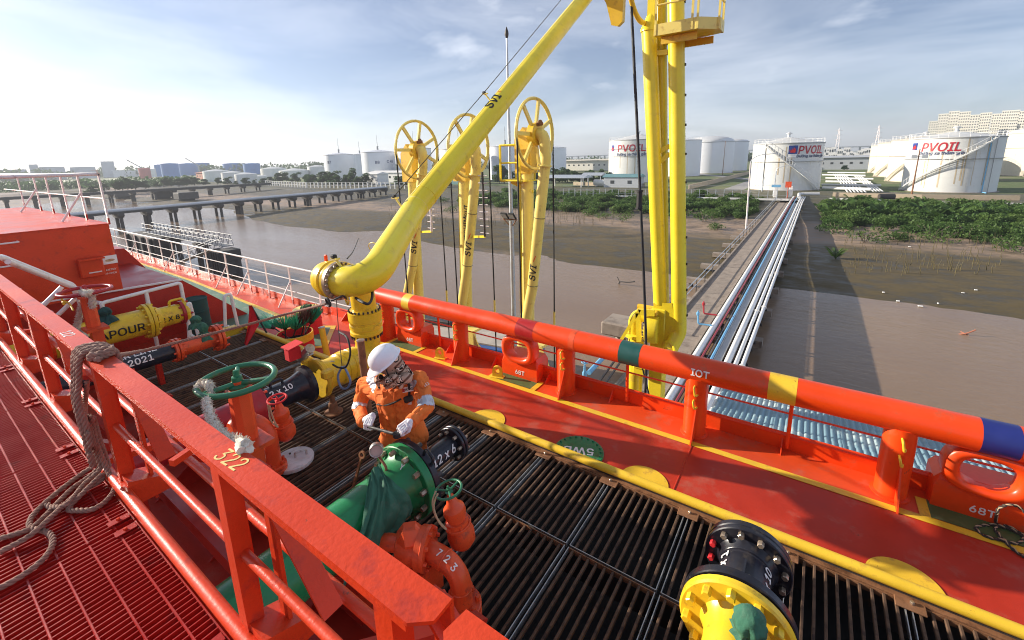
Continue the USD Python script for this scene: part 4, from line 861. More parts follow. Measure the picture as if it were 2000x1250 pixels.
# ================================================================== the jetty
JZ = -6.40; PZ = -6.05; KJ = (3.5 - PZ) / 8.1
jt = Thing('jetty_walkway', 'long brown concrete walkway of the jetty running to the tank yard', 'jetty', (-4.6, 60, JZ))
jl, jr = -6.46, -4.36
for y in np.arange(12.9, 104, 6.0): jt.add('deck_slab', slab(jl, jr, y, y + 5.985, JZ - 0.28, JZ), 'concrete')
for x in (jl, jr - 0.14): jt.add('kerb', slab(x, x + 0.14, 12.9, 104, JZ + 0.001, JZ + 0.13), 'concrete')
for x in (jl + 0.2, jr - 0.5): jt.add('girder', slab(x, x + 0.3, 13, 104, JZ - 0.8, JZ - 0.285), 'pile_dark')
for y in np.arange(13.2, 100, 4.0): jt.add('gap_plate', slab(jr + .002, -4.16, y, y + .85, JZ - .06, JZ - .02), 'pile_dark')  # added plates that break the sunlit strip in the jetty shadow into dashes
for z in (0.62, 1.02): jt.add('hand_rail', rod((jl - 0.08, 24, JZ + z), (jl - 0.08, 104, JZ + z), 0.030, 8), 'galv')
for y in np.arange(24, 104, 3.0): jt.add('rail_post', rod((jl - 0.08, y, JZ - 0.1), (jl - 0.08, y, JZ + 1.02), 0.035, 8), 'dark_steel')
for y in np.arange(16, 100, 6.0):
    jt.add('cross_head', slab(-8.8 if y > 24 else -6.8, -1.7, y - 0.35, y + 0.35, JZ - 1.25, JZ - 0.82), 'concrete')
    for x in (-6.0, -2.4): jt.add('pile', rod((x, y, -9), (x, y, JZ - 1.2), 0.22, 12), 'pile_dark')
    if y > 24: jt.add('pile', rod((-8.4, y, -9), (-8.4, y, JZ - 1.2), 0.2, 12), 'pile_dark')
# pipe rack lines, each line a thing
rk = Thing('pipe_rack', 'dark steel rack of cross beams carrying the jetty pipe lines', 'pipe rack', (-2.7, 60, PZ))
for y in np.arange(13, 100, 3.0): rk.add('cross_beam', slab(-3.55 * KJ, -1.55 * KJ, y - 0.06, y + 0.06, PZ - 0.34, PZ - 0.2), 'pile_dark')
for x in (-3.35 * KJ, -1.9 * KJ): rk.add('stringer', slab(x - 0.06, x + 0.06, 13, 102, PZ - 0.62, PZ - 0.345), 'pile_dark')
for y in np.arange(16, 100, 6.0):
    for x in (-3.3 * KJ, -1.95 * KJ): rk.add('strut', slab(x - 0.07, x + 0.07, y - 0.07, y + 0.07, JZ - 0.9, PZ - 0.6), 'pile_dark')
ye_ = 101.0
def line(x, r, mat, label, z=PZ, y0=11.0, flanges=()):
    x = x * KJ; r = r * KJ; t = Thing('pipe_line', label, 'pipe', (x, 50, z), None)
    t.add('pipe', tube(arc([(x, y0, z), (x, ye_, z), (x + 0.2, 110, -5.7)], 2.0, 5), r, 14), mat, 50)
    for y in flanges: t.add('flange', lathe((x, y, z), AY, [(0, r * 1.5), (0.10, r * 1.5)], 16), mat)
line(-3.40, 0.135, 'line_white', 'white jetty pipe next to the concrete walkway')
line(-3.16, 0.045, 'line_red', 'thin dark red fire pipe along the jetty', PZ + 0.03)
line(-2.80, 0.05, 'line_blue', 'thin bright blue pipe along the jetty', PZ + 0.05)
t = Thing('cable_tray', 'pale blue grey cable tray between the blue pipe and the thick white pipe', 'cable tray', (-2.5, 50, PZ))
t.add('tray', slab(-2.73 * KJ, -2.46 * KJ, 11, ye_, PZ - 0.10, PZ - 0.07), 'tray_grey'); t.add('side', slab(-2.74 * KJ, -2.73 * KJ, 11, ye_, PZ - 0.10, PZ + 0.02), 'tray_grey'); t.add('side', slab(-2.46 * KJ, -2.45 * KJ, 11, ye_, PZ - 0.10, PZ + 0.02), 'tray_grey')
for x in (-3.05, -3.0, -2.94, -2.9): solo('cable', rod((x * KJ, 11, PZ - 0.12), (x * KJ, ye_, PZ - 0.12), 0.018, 6), 'tray_grey' if x in (-3.0, -2.9) else 'dark_steel', 'thin cable between the red and blue jetty pipes', 'cable', 'cables between the red and blue jetty pipes')
line(-2.22, 0.13, 'line_white', 'thick plain white pipe in the middle of the jetty rack')
line(-1.93, 0.085, 'line_white', 'white flanged pipe second from the open side of the jetty rack', PZ, 11, np.arange(20, 100, 9.5))
line(-1.68, 0.085, 'line_white', 'outermost white flanged pipe on the open water side of the jetty rack', PZ, 11, np.arange(21, 100, 9.5))
# platform at the head of the jetty
pf = Thing('loading_platform', 'concrete loading platform alongside the tanker', 'platform', (-5, 10.5, PZ))
for x in np.arange(-15, 6, 3.0): pf.add('deck_slab', slab(x, x + 2.985, 8.2, 12.85, PZ - 0.55, PZ - 0.06), 'concrete')
for x in np.arange(-14.5, 6, 3.4):
    for y in (8.8, 12.2): pf.add('pile', rod((x, y, -9.5), (x, y, PZ - 0.5), 0.3, 12), 'pile_dark')
cb = P(1213, 640, z=-6.3)
solo('concrete_dolphin', [box(cb + A(0, 0, 0.1), (1.8, 1.7, 0.8), 0.08), rod(cb - A(0, 0, 4), cb, 0.3, 12)], 'concrete', 'lone pale concrete block standing in the water beyond the loading arm', 'mooring block')
# corrugated shed roof
def corrugated(x0, x1, y0, y1, z0, z1, pitch=0.12, amp=0.017, jag=0):
    xs = np.arange(x0, x1, pitch / 6); ph = (xs - x0) / pitch * 2 * np.pi; s = np.clip(1.6 * np.sin(ph), -1, 1) * amp
    ys = np.linspace(y0, y1, 4); X, Y = np.meshgrid(xs, ys, indexing='ij'); Z = z0 + (z1 - z0) * (Y - y0) / (y1 - y0) + s[:, None]
    v = np.stack([X, Y, Z], -1).reshape(-1, 3); n = len(ys); i, j = np.meshgrid(np.arange(len(xs) - 1), np.arange(n - 1), indexing='ij')
    q = np.stack([i * n + j, (i + 1) * n + j, (i + 1) * n + j + 1, i * n + j + 1], -1).reshape(-1, 4)
    f = np.vstack([q[:, [0, 1, 2]], q[:, [0, 2, 3]]]); v2 = np.vstack([v, v - A(0, 0, 0.004)]); return v2, np.vstack([f, f[:, ::-1] + len(v)])
sh = Thing('jetty_shed', 'low shed roofed in weathered blue grey corrugated sheets beside the tanker', 'shed', (4, 10.5, PZ))
for k in range(9):
    x = -1.52 + 1.24 * k
    sh.add('roof_sheet', corrugated(x, x + 1.27, 10.15, 13.0, -2.42, -2.80 + 0.004 * (k % 2)), 'roof_sheet', 40)
    sh.add('roof_sheet', corrugated(x, x + 1.27, 7.6, 10.35, -2.12 + 0.004 * (k % 2), -2.395), 'roof_sheet', 40)
for y in (8.4, 12.6): sh.add('wall', slab(-1.2, 9.2, y - 0.05, y + 0.05, PZ - 0.06, -2.95 if y > 10 else -2.4), 'building_grey')
for x in (-1.2, 9.2): sh.add('wall', slab(x - 0.05, x + 0.05, 8.45, 12.55, PZ - 0.06, -2.9), 'building_grey')
sh.add('rain_gutter', rod((-1.55, 7.6, -2.2), (-1.55, 13.0, -2.86), 0.05, 8), 'line_white')
# hydrants and little fittings on the platform
def hydrant(c, mat, label):
    t = Thing('hydrant', label, 'hydrant', c)
    t.add('riser', tube(arc([c + A(0.75, 0.1, 0.0), c + A(0.05, 0, 0.0), c + A(0, 0, 0.55)], 0.12, 6), 0.05, 10), mat)
    t.add('valve', lathe(c + A(0, 0, 0.5), (0, 0, 1), [(0, 0.07), (0.06, 0.09), (0.16, 0.09), (0.2, 0.04), (0.28, 0.03)], 14), mat)
hydrant(P(1362, 632, z=PZ + 0.15), 'line_blue', 'light blue bent hydrant pipe beside the white jetty pipe')
hydrant(P(1373, 612, z=PZ + 0.15), 'line_red', 'dark red hydrant pipe beside the white jetty pipe')
t = Thing('gate_valve', 'small light blue valve with hand wheel on the jetty platform', 'valve', P(1142, 730, z=PZ))
q = P(1142, 722, z=PZ + 0.3); t.add('body', lathe(q - A(0, 0, 0.35), (0, 0, 1), [(0, 0.1), (0.2, 0.11), (0.3, 0.06), (0.6, 0.04)], 14), 'line_blue'); handwheel(t, q + A(0, 0, 0.36), 0.14, 0.02, 'line_blue')
solo('pipe_line', rod(P(1150, 728, z=PZ + 0.1), P(1184, 692, z=PZ + 0.1), 0.11, 14), 'line_blue', 'short pale blue pipe at the platform edge by the small valve', 'pipe')
t = Thing('rail_track', 'dark steel rail lying along the platform edge', 'rail', P(1180, 735, z=PZ)); 
for d_ in (0.0, 0.28): t.add('bar', beam(P(1160, 760, z=PZ + 0.05) + A(d_, 0, 0), P(1206, 697, z=PZ + 0.05) + A(d_, 0, 0), 0.06, 0.1), 'dark_steel')
# blue work barge lying beyond the arms
b0 = A(-15.6, 17.6, -6.6)
t = Thing('work_barge', 'blue hulled work barge with pale timber deck beyond the loading arms', 'barge', b0)
R_ = np.array([[0.985, -0.17, 0], [0.17, 0.985, 0], [0, 0, 1.0]])
t.add('hull', box(b0, (8.4, 3.4, 1.6), 0.1, R_), 'barge_blue'); t.add('deck', box(b0 + A(0, 0, 0.85), (8.2, 3.2, 0.08), 0.0, R_), 'wood_grey')
t.add('bulwark', box(b0 + R_ @ A(4.1, 0, 1.0), (0.1, 3.2, 0.35), 0, R_), 'barge_blue')
t.add('hatch', box(b0 + R_ @ A(-1.8, 0.4, 1.05), (2.2, 1.6, 0.35), 0.05, R_), 'dark_steel')
# lamp pole and mast
mp_ = P(1001, 560, Y=13.0); mt_ = P(982, 70, Y=13.0)
t = Thing('light_mast', 'tall slim steel mast with twin floodlights between the loading arms', 'light mast', A(mp_[0], 13, PZ))
bx = P(1003, 600, Y=13.0)[0]
t.add('pole', tube([(bx, 13.0, PZ - 0.06), (bx, 13.0, 1.3), (bx, 13.0, 4.5), (bx, 13.0, mt_[2])], [0.11, 0.075, 0.05, 0.03], 12), 'galv')
t.add('finial', lathe((bx, 13.0, mt_[2]), (0, 0, 1), [(-0.1, 0.03), (0, 0.07), (0.1, 0.06), (0.25, 0.01)], 12), 'dark_steel')
fz = P(990, 420, Y=13.0)[2]
for s in (-1, 1):
    c_ = A(bx + 0.16 * s, 12.82, fz); fl_ = unit(A(0.1 * s, -0.75, -0.66))
    u_, w_ = A(1, 0, 0), unit(np.cross(fl_, A(1, 0, 0)))
    Rf = np.stack([A(1, 0, 0), w_, np.cross(A(1, 0, 0), w_)], 1)
    fp = t.add('floodlight', box(c_, (0.26, 0.30, 0.07), 0.015, Rf), 'mark_black'); t.add('lens', box(c_ + np.cross(A(1, 0, 0), w_) * 0.036, (0.20, 0.22, 0.01), 0, Rf), 'galv', parent=fp)
t.add('lamp_bracket', [rod((bx - 0.3, 12.92, fz - 0.14), (bx + 0.3, 12.92, fz - 0.14), 0.02, 8), rod((bx - 0.28, 12.92, fz - 0.14), (bx, 13, fz - 0.45), 0.018, 8), rod((bx + 0.28, 12.92, fz - 0.14), (bx, 13, fz - 0.45), 0.018, 8)], 'rusty_steel')
# rusty lamp pole on the walkway
pb = P(1457, 447, z=JZ)
t = Thing('lamp_pole', 'pale rust streaked lamp pole with one bent arm standing on the jetty walkway', 'lamp post', pb)
tp = P(1466, 318, Y=pb[1])
t.add('pole', tube([pb, tp], [0.12, 0.07], 10), 'pink_white'); t.add('arm', tube(curve([tp, tp + A(0.2, 0, 0.5), tp + A(1.0, 0, 0.95), tp + A(2.4, 0, 1.1)], 12), 0.05, 8), 'galv'); t.add('lamp_head', box(tp + A(2.6, 0, 1.1), (0.6, 0.25, 0.12), 0.04), 'galv')
# ------------------------------------------------------------------ far piers, dolphin and gangway
def pier(x0, z, ya, yb, w, step, label, xs=0.0, mat='jetty_pale'):
    t = Thing('trestle_pier', label, 'pier', (x0, (ya + yb) / 2, z))
    pt = lambda y: A(x0 + xs * (y - ya), y, z)
    n = max(2, int((yb - ya) / 12)); ys = np.linspace(ya, yb, n + 1)
    for a, b in zip(ys[:-1], ys[1:]): t.add('deck_span', beam(pt(a + 0.03) - A(0, 0, 0.2), pt(b - 0.03) - A(0, 0, 0.2), w, 0.4), 'pile_dark')
    for dx in (-0.35, 0.05, 0.4): t.add('pipe', rod(pt(ya) + A(dx * w, 0, 0.22), pt(yb) + A(dx * w, 0, 0.22), 0.24, 10), mat)
    for i, y in enumerate(np.arange(ya + 1, yb, step)):
        c_ = pt(y); t.add('cross_head', hull([c_ + A(a * w * 0.62, b, zz) for a in (-1, 1) for b in (-0.5, 0.5) for zz in (-0.4, -0.8)] + [c_ + A(a * w * 0.45, b, -1.25) for a in (-1, 1) for b in (-0.4, 0.4)]), 'pile_dark')
        for a in ((-1, 1) if i % 4 else (-1, 0.0, 1)): t.add('pile', rod(c_ + A(a * w * 0.42, 0, -1.2), A(c_[0] + a * w * 0.42, c_[1], -9.5), 0.42 if a == 0 else 0.30, 8), 'pile_dark')
pier(-112, -4.7, -6, 97, 3.2, 4.6, 'nearer trestle pier with pale pipes crossing the mud flat', -0.06)
pier(-205, -4.4, -20, 100, 3.4, 6.0, 'farther trestle pier with dark deck beyond the first', 0.06, 'pile_dark')
for i, (qx, qy) in enumerate(((240, 385), (318, 386), (365, 390))):
    q = P(qx, qy, z=-7.5); solo('pier_head', [box(q + A(0, 0, 1.4), (5, 6, 2.4), 0.2), box(q - A(0, 0, 0.5), (3, 4, 2.5))], 'pile_dark', ['dark fender platform at the near end of the farther pier', 'small dark square dolphin between the two piers', 'dark dolphin with blue edge between the two piers'][i], 'dolphin')
def dolphin(c, sx, sy, label):
    t = Thing('berthing_dolphin', label, 'dolphin', c)
    t.add('cap', box(c - A(0, 0, 0.6), (sx, sy, 1.2), 0.08), 'pile_dark'); t.add('skirt', box(c - A(0, 0.1, 1.9), (sx * 0.96, sy * 0.9, 1.5), 0.05), 'pile_dark')
    for a in (-0.36, 0.36):
        for b in (-0.3, 0.3): t.add('pile', rod(c + A(a * sx, b * sy, -1), c + A(a * sx, b * sy, -5.5), 0.35, 10), 'pile_dark')
    for a in np.linspace(-0.42, 0.42, 4): t.add('fender', rod(c + A(a * sx, -sy * 0.5 - 0.12, -0.1), c + A(a * sx, -sy * 0.5 - 0.12, -3.0), 0.18, 8), 'rubber')
d1 = P(446, 484, z=-5.0); d2 = P(286, 454, z=-5.0)
dolphin(d1 + A(0.7, -0.5, 0), 1.9, 2.0, 'black berthing dolphin at the near end of the lattice gangway')
dolphin(d2 + A(2.5, -0.4, 0), 10.0, 2.2, 'long black berthing platform at the far end of the lattice gangway')
gg = Thing('lattice_gangway', 'grey lattice truss gangway spanning between two black dolphins', 'gangway', (d1 + d2) / 2)
g1, g2 = d1 + A(-0.5, 0.2, 0.1), d2 + A(0, 0.2, 0.1); gd_ = unit(g2 - g1); L = np.linalg.norm(g2 - g1); gs = A(-gd_[1], gd_[0], 0)
for s in (-0.55, 0.55):
    for z in (0.0, 0.62, 1.15): gg.add('chord', rod(g1 + gs * s + A(0, 0, z), g2 + gs * s + A(0, 0, z), 0.045, 6), 'lattice_grey')
    n = int(L / 1.15)
    for k in range(n):
        a, b = g1 + gd_ * L * k / n + gs * s, g1 + gd_ * L * (k + 0.5) / n + gs * s; e = g1 + gd_ * L * (k + 1) / n + gs * s
        gg.add('web', [rod(a, b + A(0, 0, 1.15), 0.032, 5), rod(b + A(0, 0, 1.15), e, 0.03, 5)], 'lattice_grey')
gg.add('floor', beam(g1, g2, 1.0, 0.06), 'lattice_grey')
for f_ in (0.28, 0.62):
    c_ = g1 + (g2 - g1) * f_; gg.add('trestle', [slab(c_[0] - 0.5, c_[0] + 0.5, c_[1] - 0.8, c_[1] + 0.8, c_[2] - 0.6, c_[2] - 0.1), rod(c_ - A(0, -0.3, 0.5), c_ - A(0, -0.3, 5), 0.3, 10), rod(c_ - A(0, 0.4, 0.5), c_ - A(0.2, 0.4, 5), 0.3, 10)], 'pile_dark')
g3, g4 = d1 + A(-0.2, -1.0, 0.1), P(352, 512, z=-7.4)
rg = Thing('lattice_ramp', 'grey lattice ramp sloping from the near dolphin down to the water', 'ramp', d1)
gd_ = unit(g4 - g3); L = np.linalg.norm(g4 - g3); gs = unit(np.cross(gd_, A(0, 0, 1)))
for s in (-0.5, 0.5):
    for z in (0.0, 0.95): rg.add('chord', rod(g3 + gs * s + A(0, 0, z), g4 + gs * s + A(0, 0, z), 0.05, 6), 'lattice_grey')
    n = max(4, int(L / 1.1))
    for k in range(n): rg.add('web', rod(g3 + gd_ * L * k / n + gs * s + A(0, 0, 0.95 * (k % 2)), g3 + gd_ * L * (k + 1) / n + gs * s + A(0, 0, 0.95 * (1 - k % 2)), 0.035, 5), 'lattice_grey')
rg.add('floor', beam(g3, g4, 0.95, 0.06), 'lattice_grey')
# ================================================================== tank yard
def hdir(px, py=300):
    d = P(px, py, k=1.0) - EYE; d[2] = 0; return unit(d)
def tank_fit(pl, pr, pyb, z=LZ, r=None):
    """Circle on the ground whose sides are seen at pl and pr and whose near foot is at picture row pyb."""
    a, b = hdir(pl, pyb - 6), hdir(pr, pyb - 6); m = unit(a + b); s = math.sin(math.acos(np.clip(a @ b, -1, 1)) / 2)
    f = P((pl + pr) / 2, pyb, z=z); dist = np.linalg.norm((f - EYE)[:2])
    r = dist * s / (1 - s); c = EYE + m * (dist + r); c[2] = z; return c, r
def tank(c, r, h, mat, label, roof='cone', girder=(0.62,), group=None, rh=None, stair=None, rail=True, name='storage_tank', n=72, trim=True):
    t = Thing(name, label, 'tank', c, group)
    t.add('shell', lathe(c, (0, 0, 1), [(0, r), (h, r)], n, False), mat, 60)
    rh = rh or r * 0.13
    if roof == 'dome': prof = [(h, r * 1.004), (h + 0.10, r * 1.004)] + [(h + 0.1 + rh * math.sin(a), r * math.cos(a) / 1.0) for a in np.linspace(0.12, 1.54, 9)]
    else: prof = [(h, r * 1.004), (h + 0.10, r * 1.004), (h + 0.12, r * 0.985), (h + 0.12 + rh * 0.94, r * 0.10), (h + 0.12 + rh, r * 0.02)]
    t.add('roof', lathe(c, (0, 0, 1), prof, n, False), 'tank_roof' if roof == 'dome' else mat, 25)
    if trim:
        for g in girder: t.add('wind_girder', lathe(c + A(0, 0, h * g), (0, 0, 1), [(-0.06, r * 1.001), (-0.05, r + 0.28), (0.02, r + 0.28), (0.03, r * 1.001)], n, False), 'tank_trim')
        t.add('top_angle', lathe(c + A(0, 0, h), (0, 0, 1), [(-0.16, r * 1.001), (-0.14, r + 0.12), (0.04, r + 0.12), (0.05, r * 0.99)], n, False), 'tank_trim')
        t.add('foundation', lathe(c, (0, 0, 1), [(-0.2, r + 0.45), (0.12, r + 0.4), (0.13, r)], n, False), 'concrete')
        t.add('plate_seams', [lathe(c + A(0, 0, h * q), (0, 0, 1), [(-0.02, r * 1.0002), (0, r + 0.02), (0.02, r * 1.0002)], n, False) for q in (0.14, 0.29, 0.44, 0.57, 0.73, 0.86) ], mat, kind='stuff')
    if rail:
        u = np.linspace(0, 2 * np.pi, 61)[:-1]; rg_ = [A(math.cos(a) * (r - 0.1), math.sin(a) * (r - 0.1), h) + c for a in u]
        t.add('roof_rail', [tube(np.array(rg_) + A(0, 0, 0.15 + z), 0.03, 4, closed=True) for z in (0.5, 1.0)] + [rod(q, q + A(0, 0, 1.15), 0.03, 4) for q in rg_[::2]], 'line_white', kind='stuff')
        t.add('roof_vent', [rod(c + A(0, 0, h + rh), c + A(0, 0, h + rh + 0.9), 0.35, 10), lathe(c + A(0, 0, h + rh + 0.9), (0, 0, 1), [(0, 0.7), (0.15, 0.7), (0.4, 0.1)], 12)], 'tank_roof')
    if stair:
        a0, a1 = stair; N = 46; lo, st, hr = [], [], []
        for k in range(N + 1):
            s = k / N; zz = 0.3 + (h - 0.3) * s + (0 if abs(s - 0.5) > 0.02 else 0); a = a0 + (a1 - a0) * s
            e = A(math.cos(a), math.sin(a), 0); lo.append(c + e * (r + 0.9) + A(0, 0, zz)); hr.append(c + e * (r + 0.92) + A(0, 0, zz + 1.1))
            if k < N: st.append(hull([c + A(math.cos(b), math.sin(b), 0) * (r + q) + A(0, 0, zz + w) for b in (a, a + (a1 - a0) / N) for q in (0.08, 0.9) for w in (-0.05, 0.02)]))
        sp = t.add('stair', st, mat, False, kind='stuff'); t.add('stringer', [tube(np.array(lo) - A(0, 0, 0.22), 0.11, 6), tube(np.array(lo) + A(0, 0, -0.05), 0.06, 6)], mat); t.add('stair_rail', [tube(np.array(hr), 0.045, 5)] + [rod(lo[k], hr[k], 0.03, 4) for k in range(0, N, 2)], 'line_white', kind='stuff')
    return t
def on_tank(c, r, px, py):
    """Angle and height at which a sight line meets the shell."""
    d = P(px, py, k=1.0) - EYE; o = EYE - c; a = d[0] ** 2 + d[1] ** 2; b = 2 * (o[0] * d[0] + o[1] * d[1]); q = o[0] ** 2 + o[1] ** 2 - r * r
    k = (-b - math.sqrt(max(b * b - 4 * a * q, 0))) / (2 * a); p = EYE + d * k; return math.atan2(p[1] - c[1], p[0] - c[0]), p[2], k
def tank_text(t, c, r, s, h, px, py, mat, bold=True, shear=0.12, stretch=1.0):
    a, z, k = on_tank(c, r, px, py)
    e = A(math.cos(a), math.sin(a), 0)
    m = text_mesh(s, h, 0.03, bold).subdivide_to_size(0.7, max_iter=10); v = np.array(m.vertices); v[:, 0] *= stretch; v[:, 0] += shear * v[:, 1]
    v[:, 0] -= (v[:, 0].min() + v[:, 0].max()) / 2; v[:, 1] -= h / 2
    g = a + v[:, 0] / r
    q = np.stack([c[0] + np.cos(g) * (r + 0.03 + v[:, 2]), c[1] + np.sin(g) * (r + 0.03 + v[:, 2]), z + v[:, 1]], 1)
    t.add('lettering', (q, np.array(m.faces)), mat, 30)
def patch(c, r, a, w, z0, z1, off=0.02, n=6):
    g = np.linspace(a - w / 2 / r, a + w / 2 / r, n); v = []
    for q in g: v += [(c[0] + math.cos(q) * (r + off), c[1] + math.sin(q) * (r + off), z0), (c[0] + math.cos(q) * (r + off), c[1] + math.sin(q) * (r + off), z1)]
    f = []
    for k in range(n - 1): f += [[2 * k, 2 * k + 2, 2 * k + 3], [2 * k, 2 * k + 3, 2 * k + 1]]
    return np.array(v), np.array(f)
def emblem(t, c, r, px, py, w, h, caption):
    a, z, k = on_tank(c, r, px, py)
    p = t.add('emblem', patch(c, r, a, w, z - h * 0.34, z + h * 0.5, 0.03), 'sign_blue', label='blue square emblem with a red flame over a white strip')
    u = A(-math.sin(a), math.cos(a), 0); o = c + A(math.cos(a), math.sin(a), 0) * (r + 0.08); o[2] = z + h * 0.02
    fl_ = Polygon([(-0.30 * w, -0.24 * h), (-0.27 * w, 0.05 * h), (-0.14 * w, -0.08 * h), (-0.08 * w, 0.22 * h), (0.02 * w, 0.02 * h), (0.08 * w, 0.34 * h), (0.17 * w, 0.10 * h), (0.26 * w, 0.2 * h), (0.30 * w, -0.05 * h), (0.24 * w, -0.24 * h)])
    t.add('flame', extr(fl_, o, u, (0, 0, 1), 0.02), 'flame_red', parent=p)
    t.add('strip', patch(c, r, a, w, z - h * 0.46, z - h * 0.345, 0.05), 'mark_white', parent=p)
    t.add('caption_plate', patch(c, r, a, w, z - h * 0.68, z - h * 0.47, 0.03), 'mark_white', parent=p)
    tank_text(t, c, r, caption, h * 0.15, px, py, 'sign_red', True, 0.0)
    return a
def stains(t, c, r, h, pxs, seed):
    rr_ = np.random.default_rng(seed); out = []
    for q in pxs:
        a, z, k = on_tank(c, r, q, 320); z1 = c[2] + h * rr_.uniform(0.55, 1.0); z0 = c[2] + h * rr_.uniform(0.05, 0.35)
        w = rr_.uniform(0.10, 0.30); out.append(patch(c, r, a, w, z0, z1, 0.012, 3))
    t.add('rust_streak', out, 'stain', False, kind='stuff')
def tank_top(c, r, px, py):
    d = hdir(px, py); D = math.sqrt(max(np.linalg.norm((c - EYE)[:2]) ** 2 - r * r, 1)); q = P(px, py, k=1.0) - EYE
    return EYE[2] + q[2] * D / np.linalg.norm(q[:2]) - c[2]
# three lettered tanks
c1, r1 = tank_fit(1758, 1947, 377); h1 = tank_top(c1, r1, 1775, 273)
aS, _, _ = on_tank(c1, r1, 1768, 350); aE, _, _ = on_tank(c1, r1, 1936, 300)
T1 = tank(c1, r1, h1, 'tank_white', 'white PVOIL tank with a stair rising across it and a blue pipe', stair=(aS, aE), rh=r1 * 0.17)
tank_text(T1, c1, r1, 'PVOIL', 1.75, 1836, 287, 'sign_red', True, 0.16, 0.92); tank_text(T1, c1, r1, 'Đường xa thêm gần', 0.62, 1836, 299, 'sign_slate', True, 0.16, 1.0)
emblem(T1, c1, r1, 1787, 288, 1.4, 1.9, 'PVOIL'); stains(T1, c1, r1, h1, (1806, 1812, 1838, 1870, 1880, 1885, 1903, 1925, 1930), 3)
a_, z_, _ = on_tank(c1, r1, 1927, 320); e_ = A(math.cos(a_), math.sin(a_), 0) * (r1 + 0.15)
T1.add('blue_pipe', rod(c1 + e_, c1 + e_ + A(0, 0, h1 - 0.3), 0.10, 8), 'line_blue'); T1.add('blue_pipe', rod(c1 + e_ + A(0, 0, 0.2), c1 + e_ * 1.12 + A(0, 0, 0.1), 0.10, 8), 'line_blue')
a_, z_, _ = on_tank(c1, r1, 1938, 320); e_ = A(math.cos(a_), math.sin(a_), 0) * (r1 + 0.12); T1.add('cable', rod(c1 + e_, c1 + e_ + A(0, 0, h1), 0.05, 6), 'tank_trim')
c2, r2 = tank_fit(1464, 1601, 373); h2 = tank_top(c2, r2, 1469, 283)
aS, _, _ = on_tank(c2, r2, 1592, 360); aE, _, _ = on_tank(c2, r2, 1497, 280)
T2 = tank(c2, r2, h2, 'tank_white', 'white PVOIL tank at the shore end of the jetty with a falling stair', stair=(aS, aE), rh=r2 * 0.2)
tank_text(T2, c2, r2, 'PVOIL', 1.8, 1587, 292, 'sign_red', True, 0.10, 0.9); tank_text(T2, c2, r2, 'Đường xa thêm gần', 0.62, 1587, 304, 'sign_slate', True, 0.1, 1.0)
emblem(T2, c2, r2, 1549, 294, 1.9, 2.4, 'PVOIL'); stains(T2, c2, r2, h2, (1476, 1480, 1486, 1494, 1521, 1533, 1545), 5)
a_, z_, _ = on_tank(c2, r2, 1493, 320); e_ = A(math.cos(a_), math.sin(a_), 0) * (r2 + 0.12); T2.add('pipe', rod(c2 + e_, c2 + e_ + A(0, 0, h2), 0.10, 8), 'line_white')
c3, r3 = tank_fit(1188, 1303, 357); h3 = tank_top(c3, r3, 1189, 276)
T3 = tank(c3, r3, h3, 'tank_white', 'white PVOIL tank partly hidden by the near loading arm', rh=r3 * 0.2, girder=(0.62, 0.8), rail=True)
tank_text(T3, c3, r3, 'PVOIL', 2.3, 1232, 289, 'sign_red', True, 0.05, 1.1); tank_text(T3, c3, r3, 'Đường xa thêm gần', 0.95, 1232, 301, 'sign_slate', True, 0.05, 0.95)
emblem(T3, c3, r3, 1197, 291, 1.9, 2.7, 'PVOIL'); stains(T3, c3, r3, h3, (1199, 1211, 1225, 1240), 6)
for (pl, pr, pb, pt, mat, roof, lab, rh) in (
    (1290, 1367, 345, 276, 'tank_clean', 'cone', 'grey white tank just behind the near loading arm columns', 0.1),
    (1340, 1431, 339, 280, 'tank_clean', 'dome', 'white tank with a rounded grey dome roof', 0.28),
    (1392, 1459, 334, 279, 'tank_clean', 'dome', 'white dome roofed tank half hidden by the rounder one', 0.2),
    (1953, 2120, 345, 262, 'tank_cream', 'dome', 'huge cream tank with pale dome at the picture edge', 0.2)):
    c, r = tank_fit(pl, pr, pb); h = tank_top(c, r, pl + 2, pt); tank(c, r, h, mat, lab, roof, rh=r * rh, rail=(roof == 'cone'), girder=(0.66,) if pl > 1900 else ())
for k, (pl, pb, pt) in enumerate(((1729, 356, 275), (1706, 347, 280), (1694, 340, 285))):
    e = hdir(pl, pb - 6); f_ = P(pl, pb - 3, z=LZ); rr_ = r1 * 0.97; n_ = A(e[1], -e[0], 0); c = f_ + n_ * rr_; c[2] = LZ; h = tank_top(c, rr_, pl + 8, pt)
    a0, _, _ = on_tank(c, rr_, pl + 6, pb - 8)
    tank(c, rr_, h, 'tank_cream', ['cream tank next behind the stair side of the large PVOIL tank', 'cream tank second behind the large PVOIL tank', 'cream tank farthest in the row behind the large PVOIL tank'][k], stair=(a0, a0 + 1.5), group='cream tanks in a row behind the large PVOIL tank', rail=True)
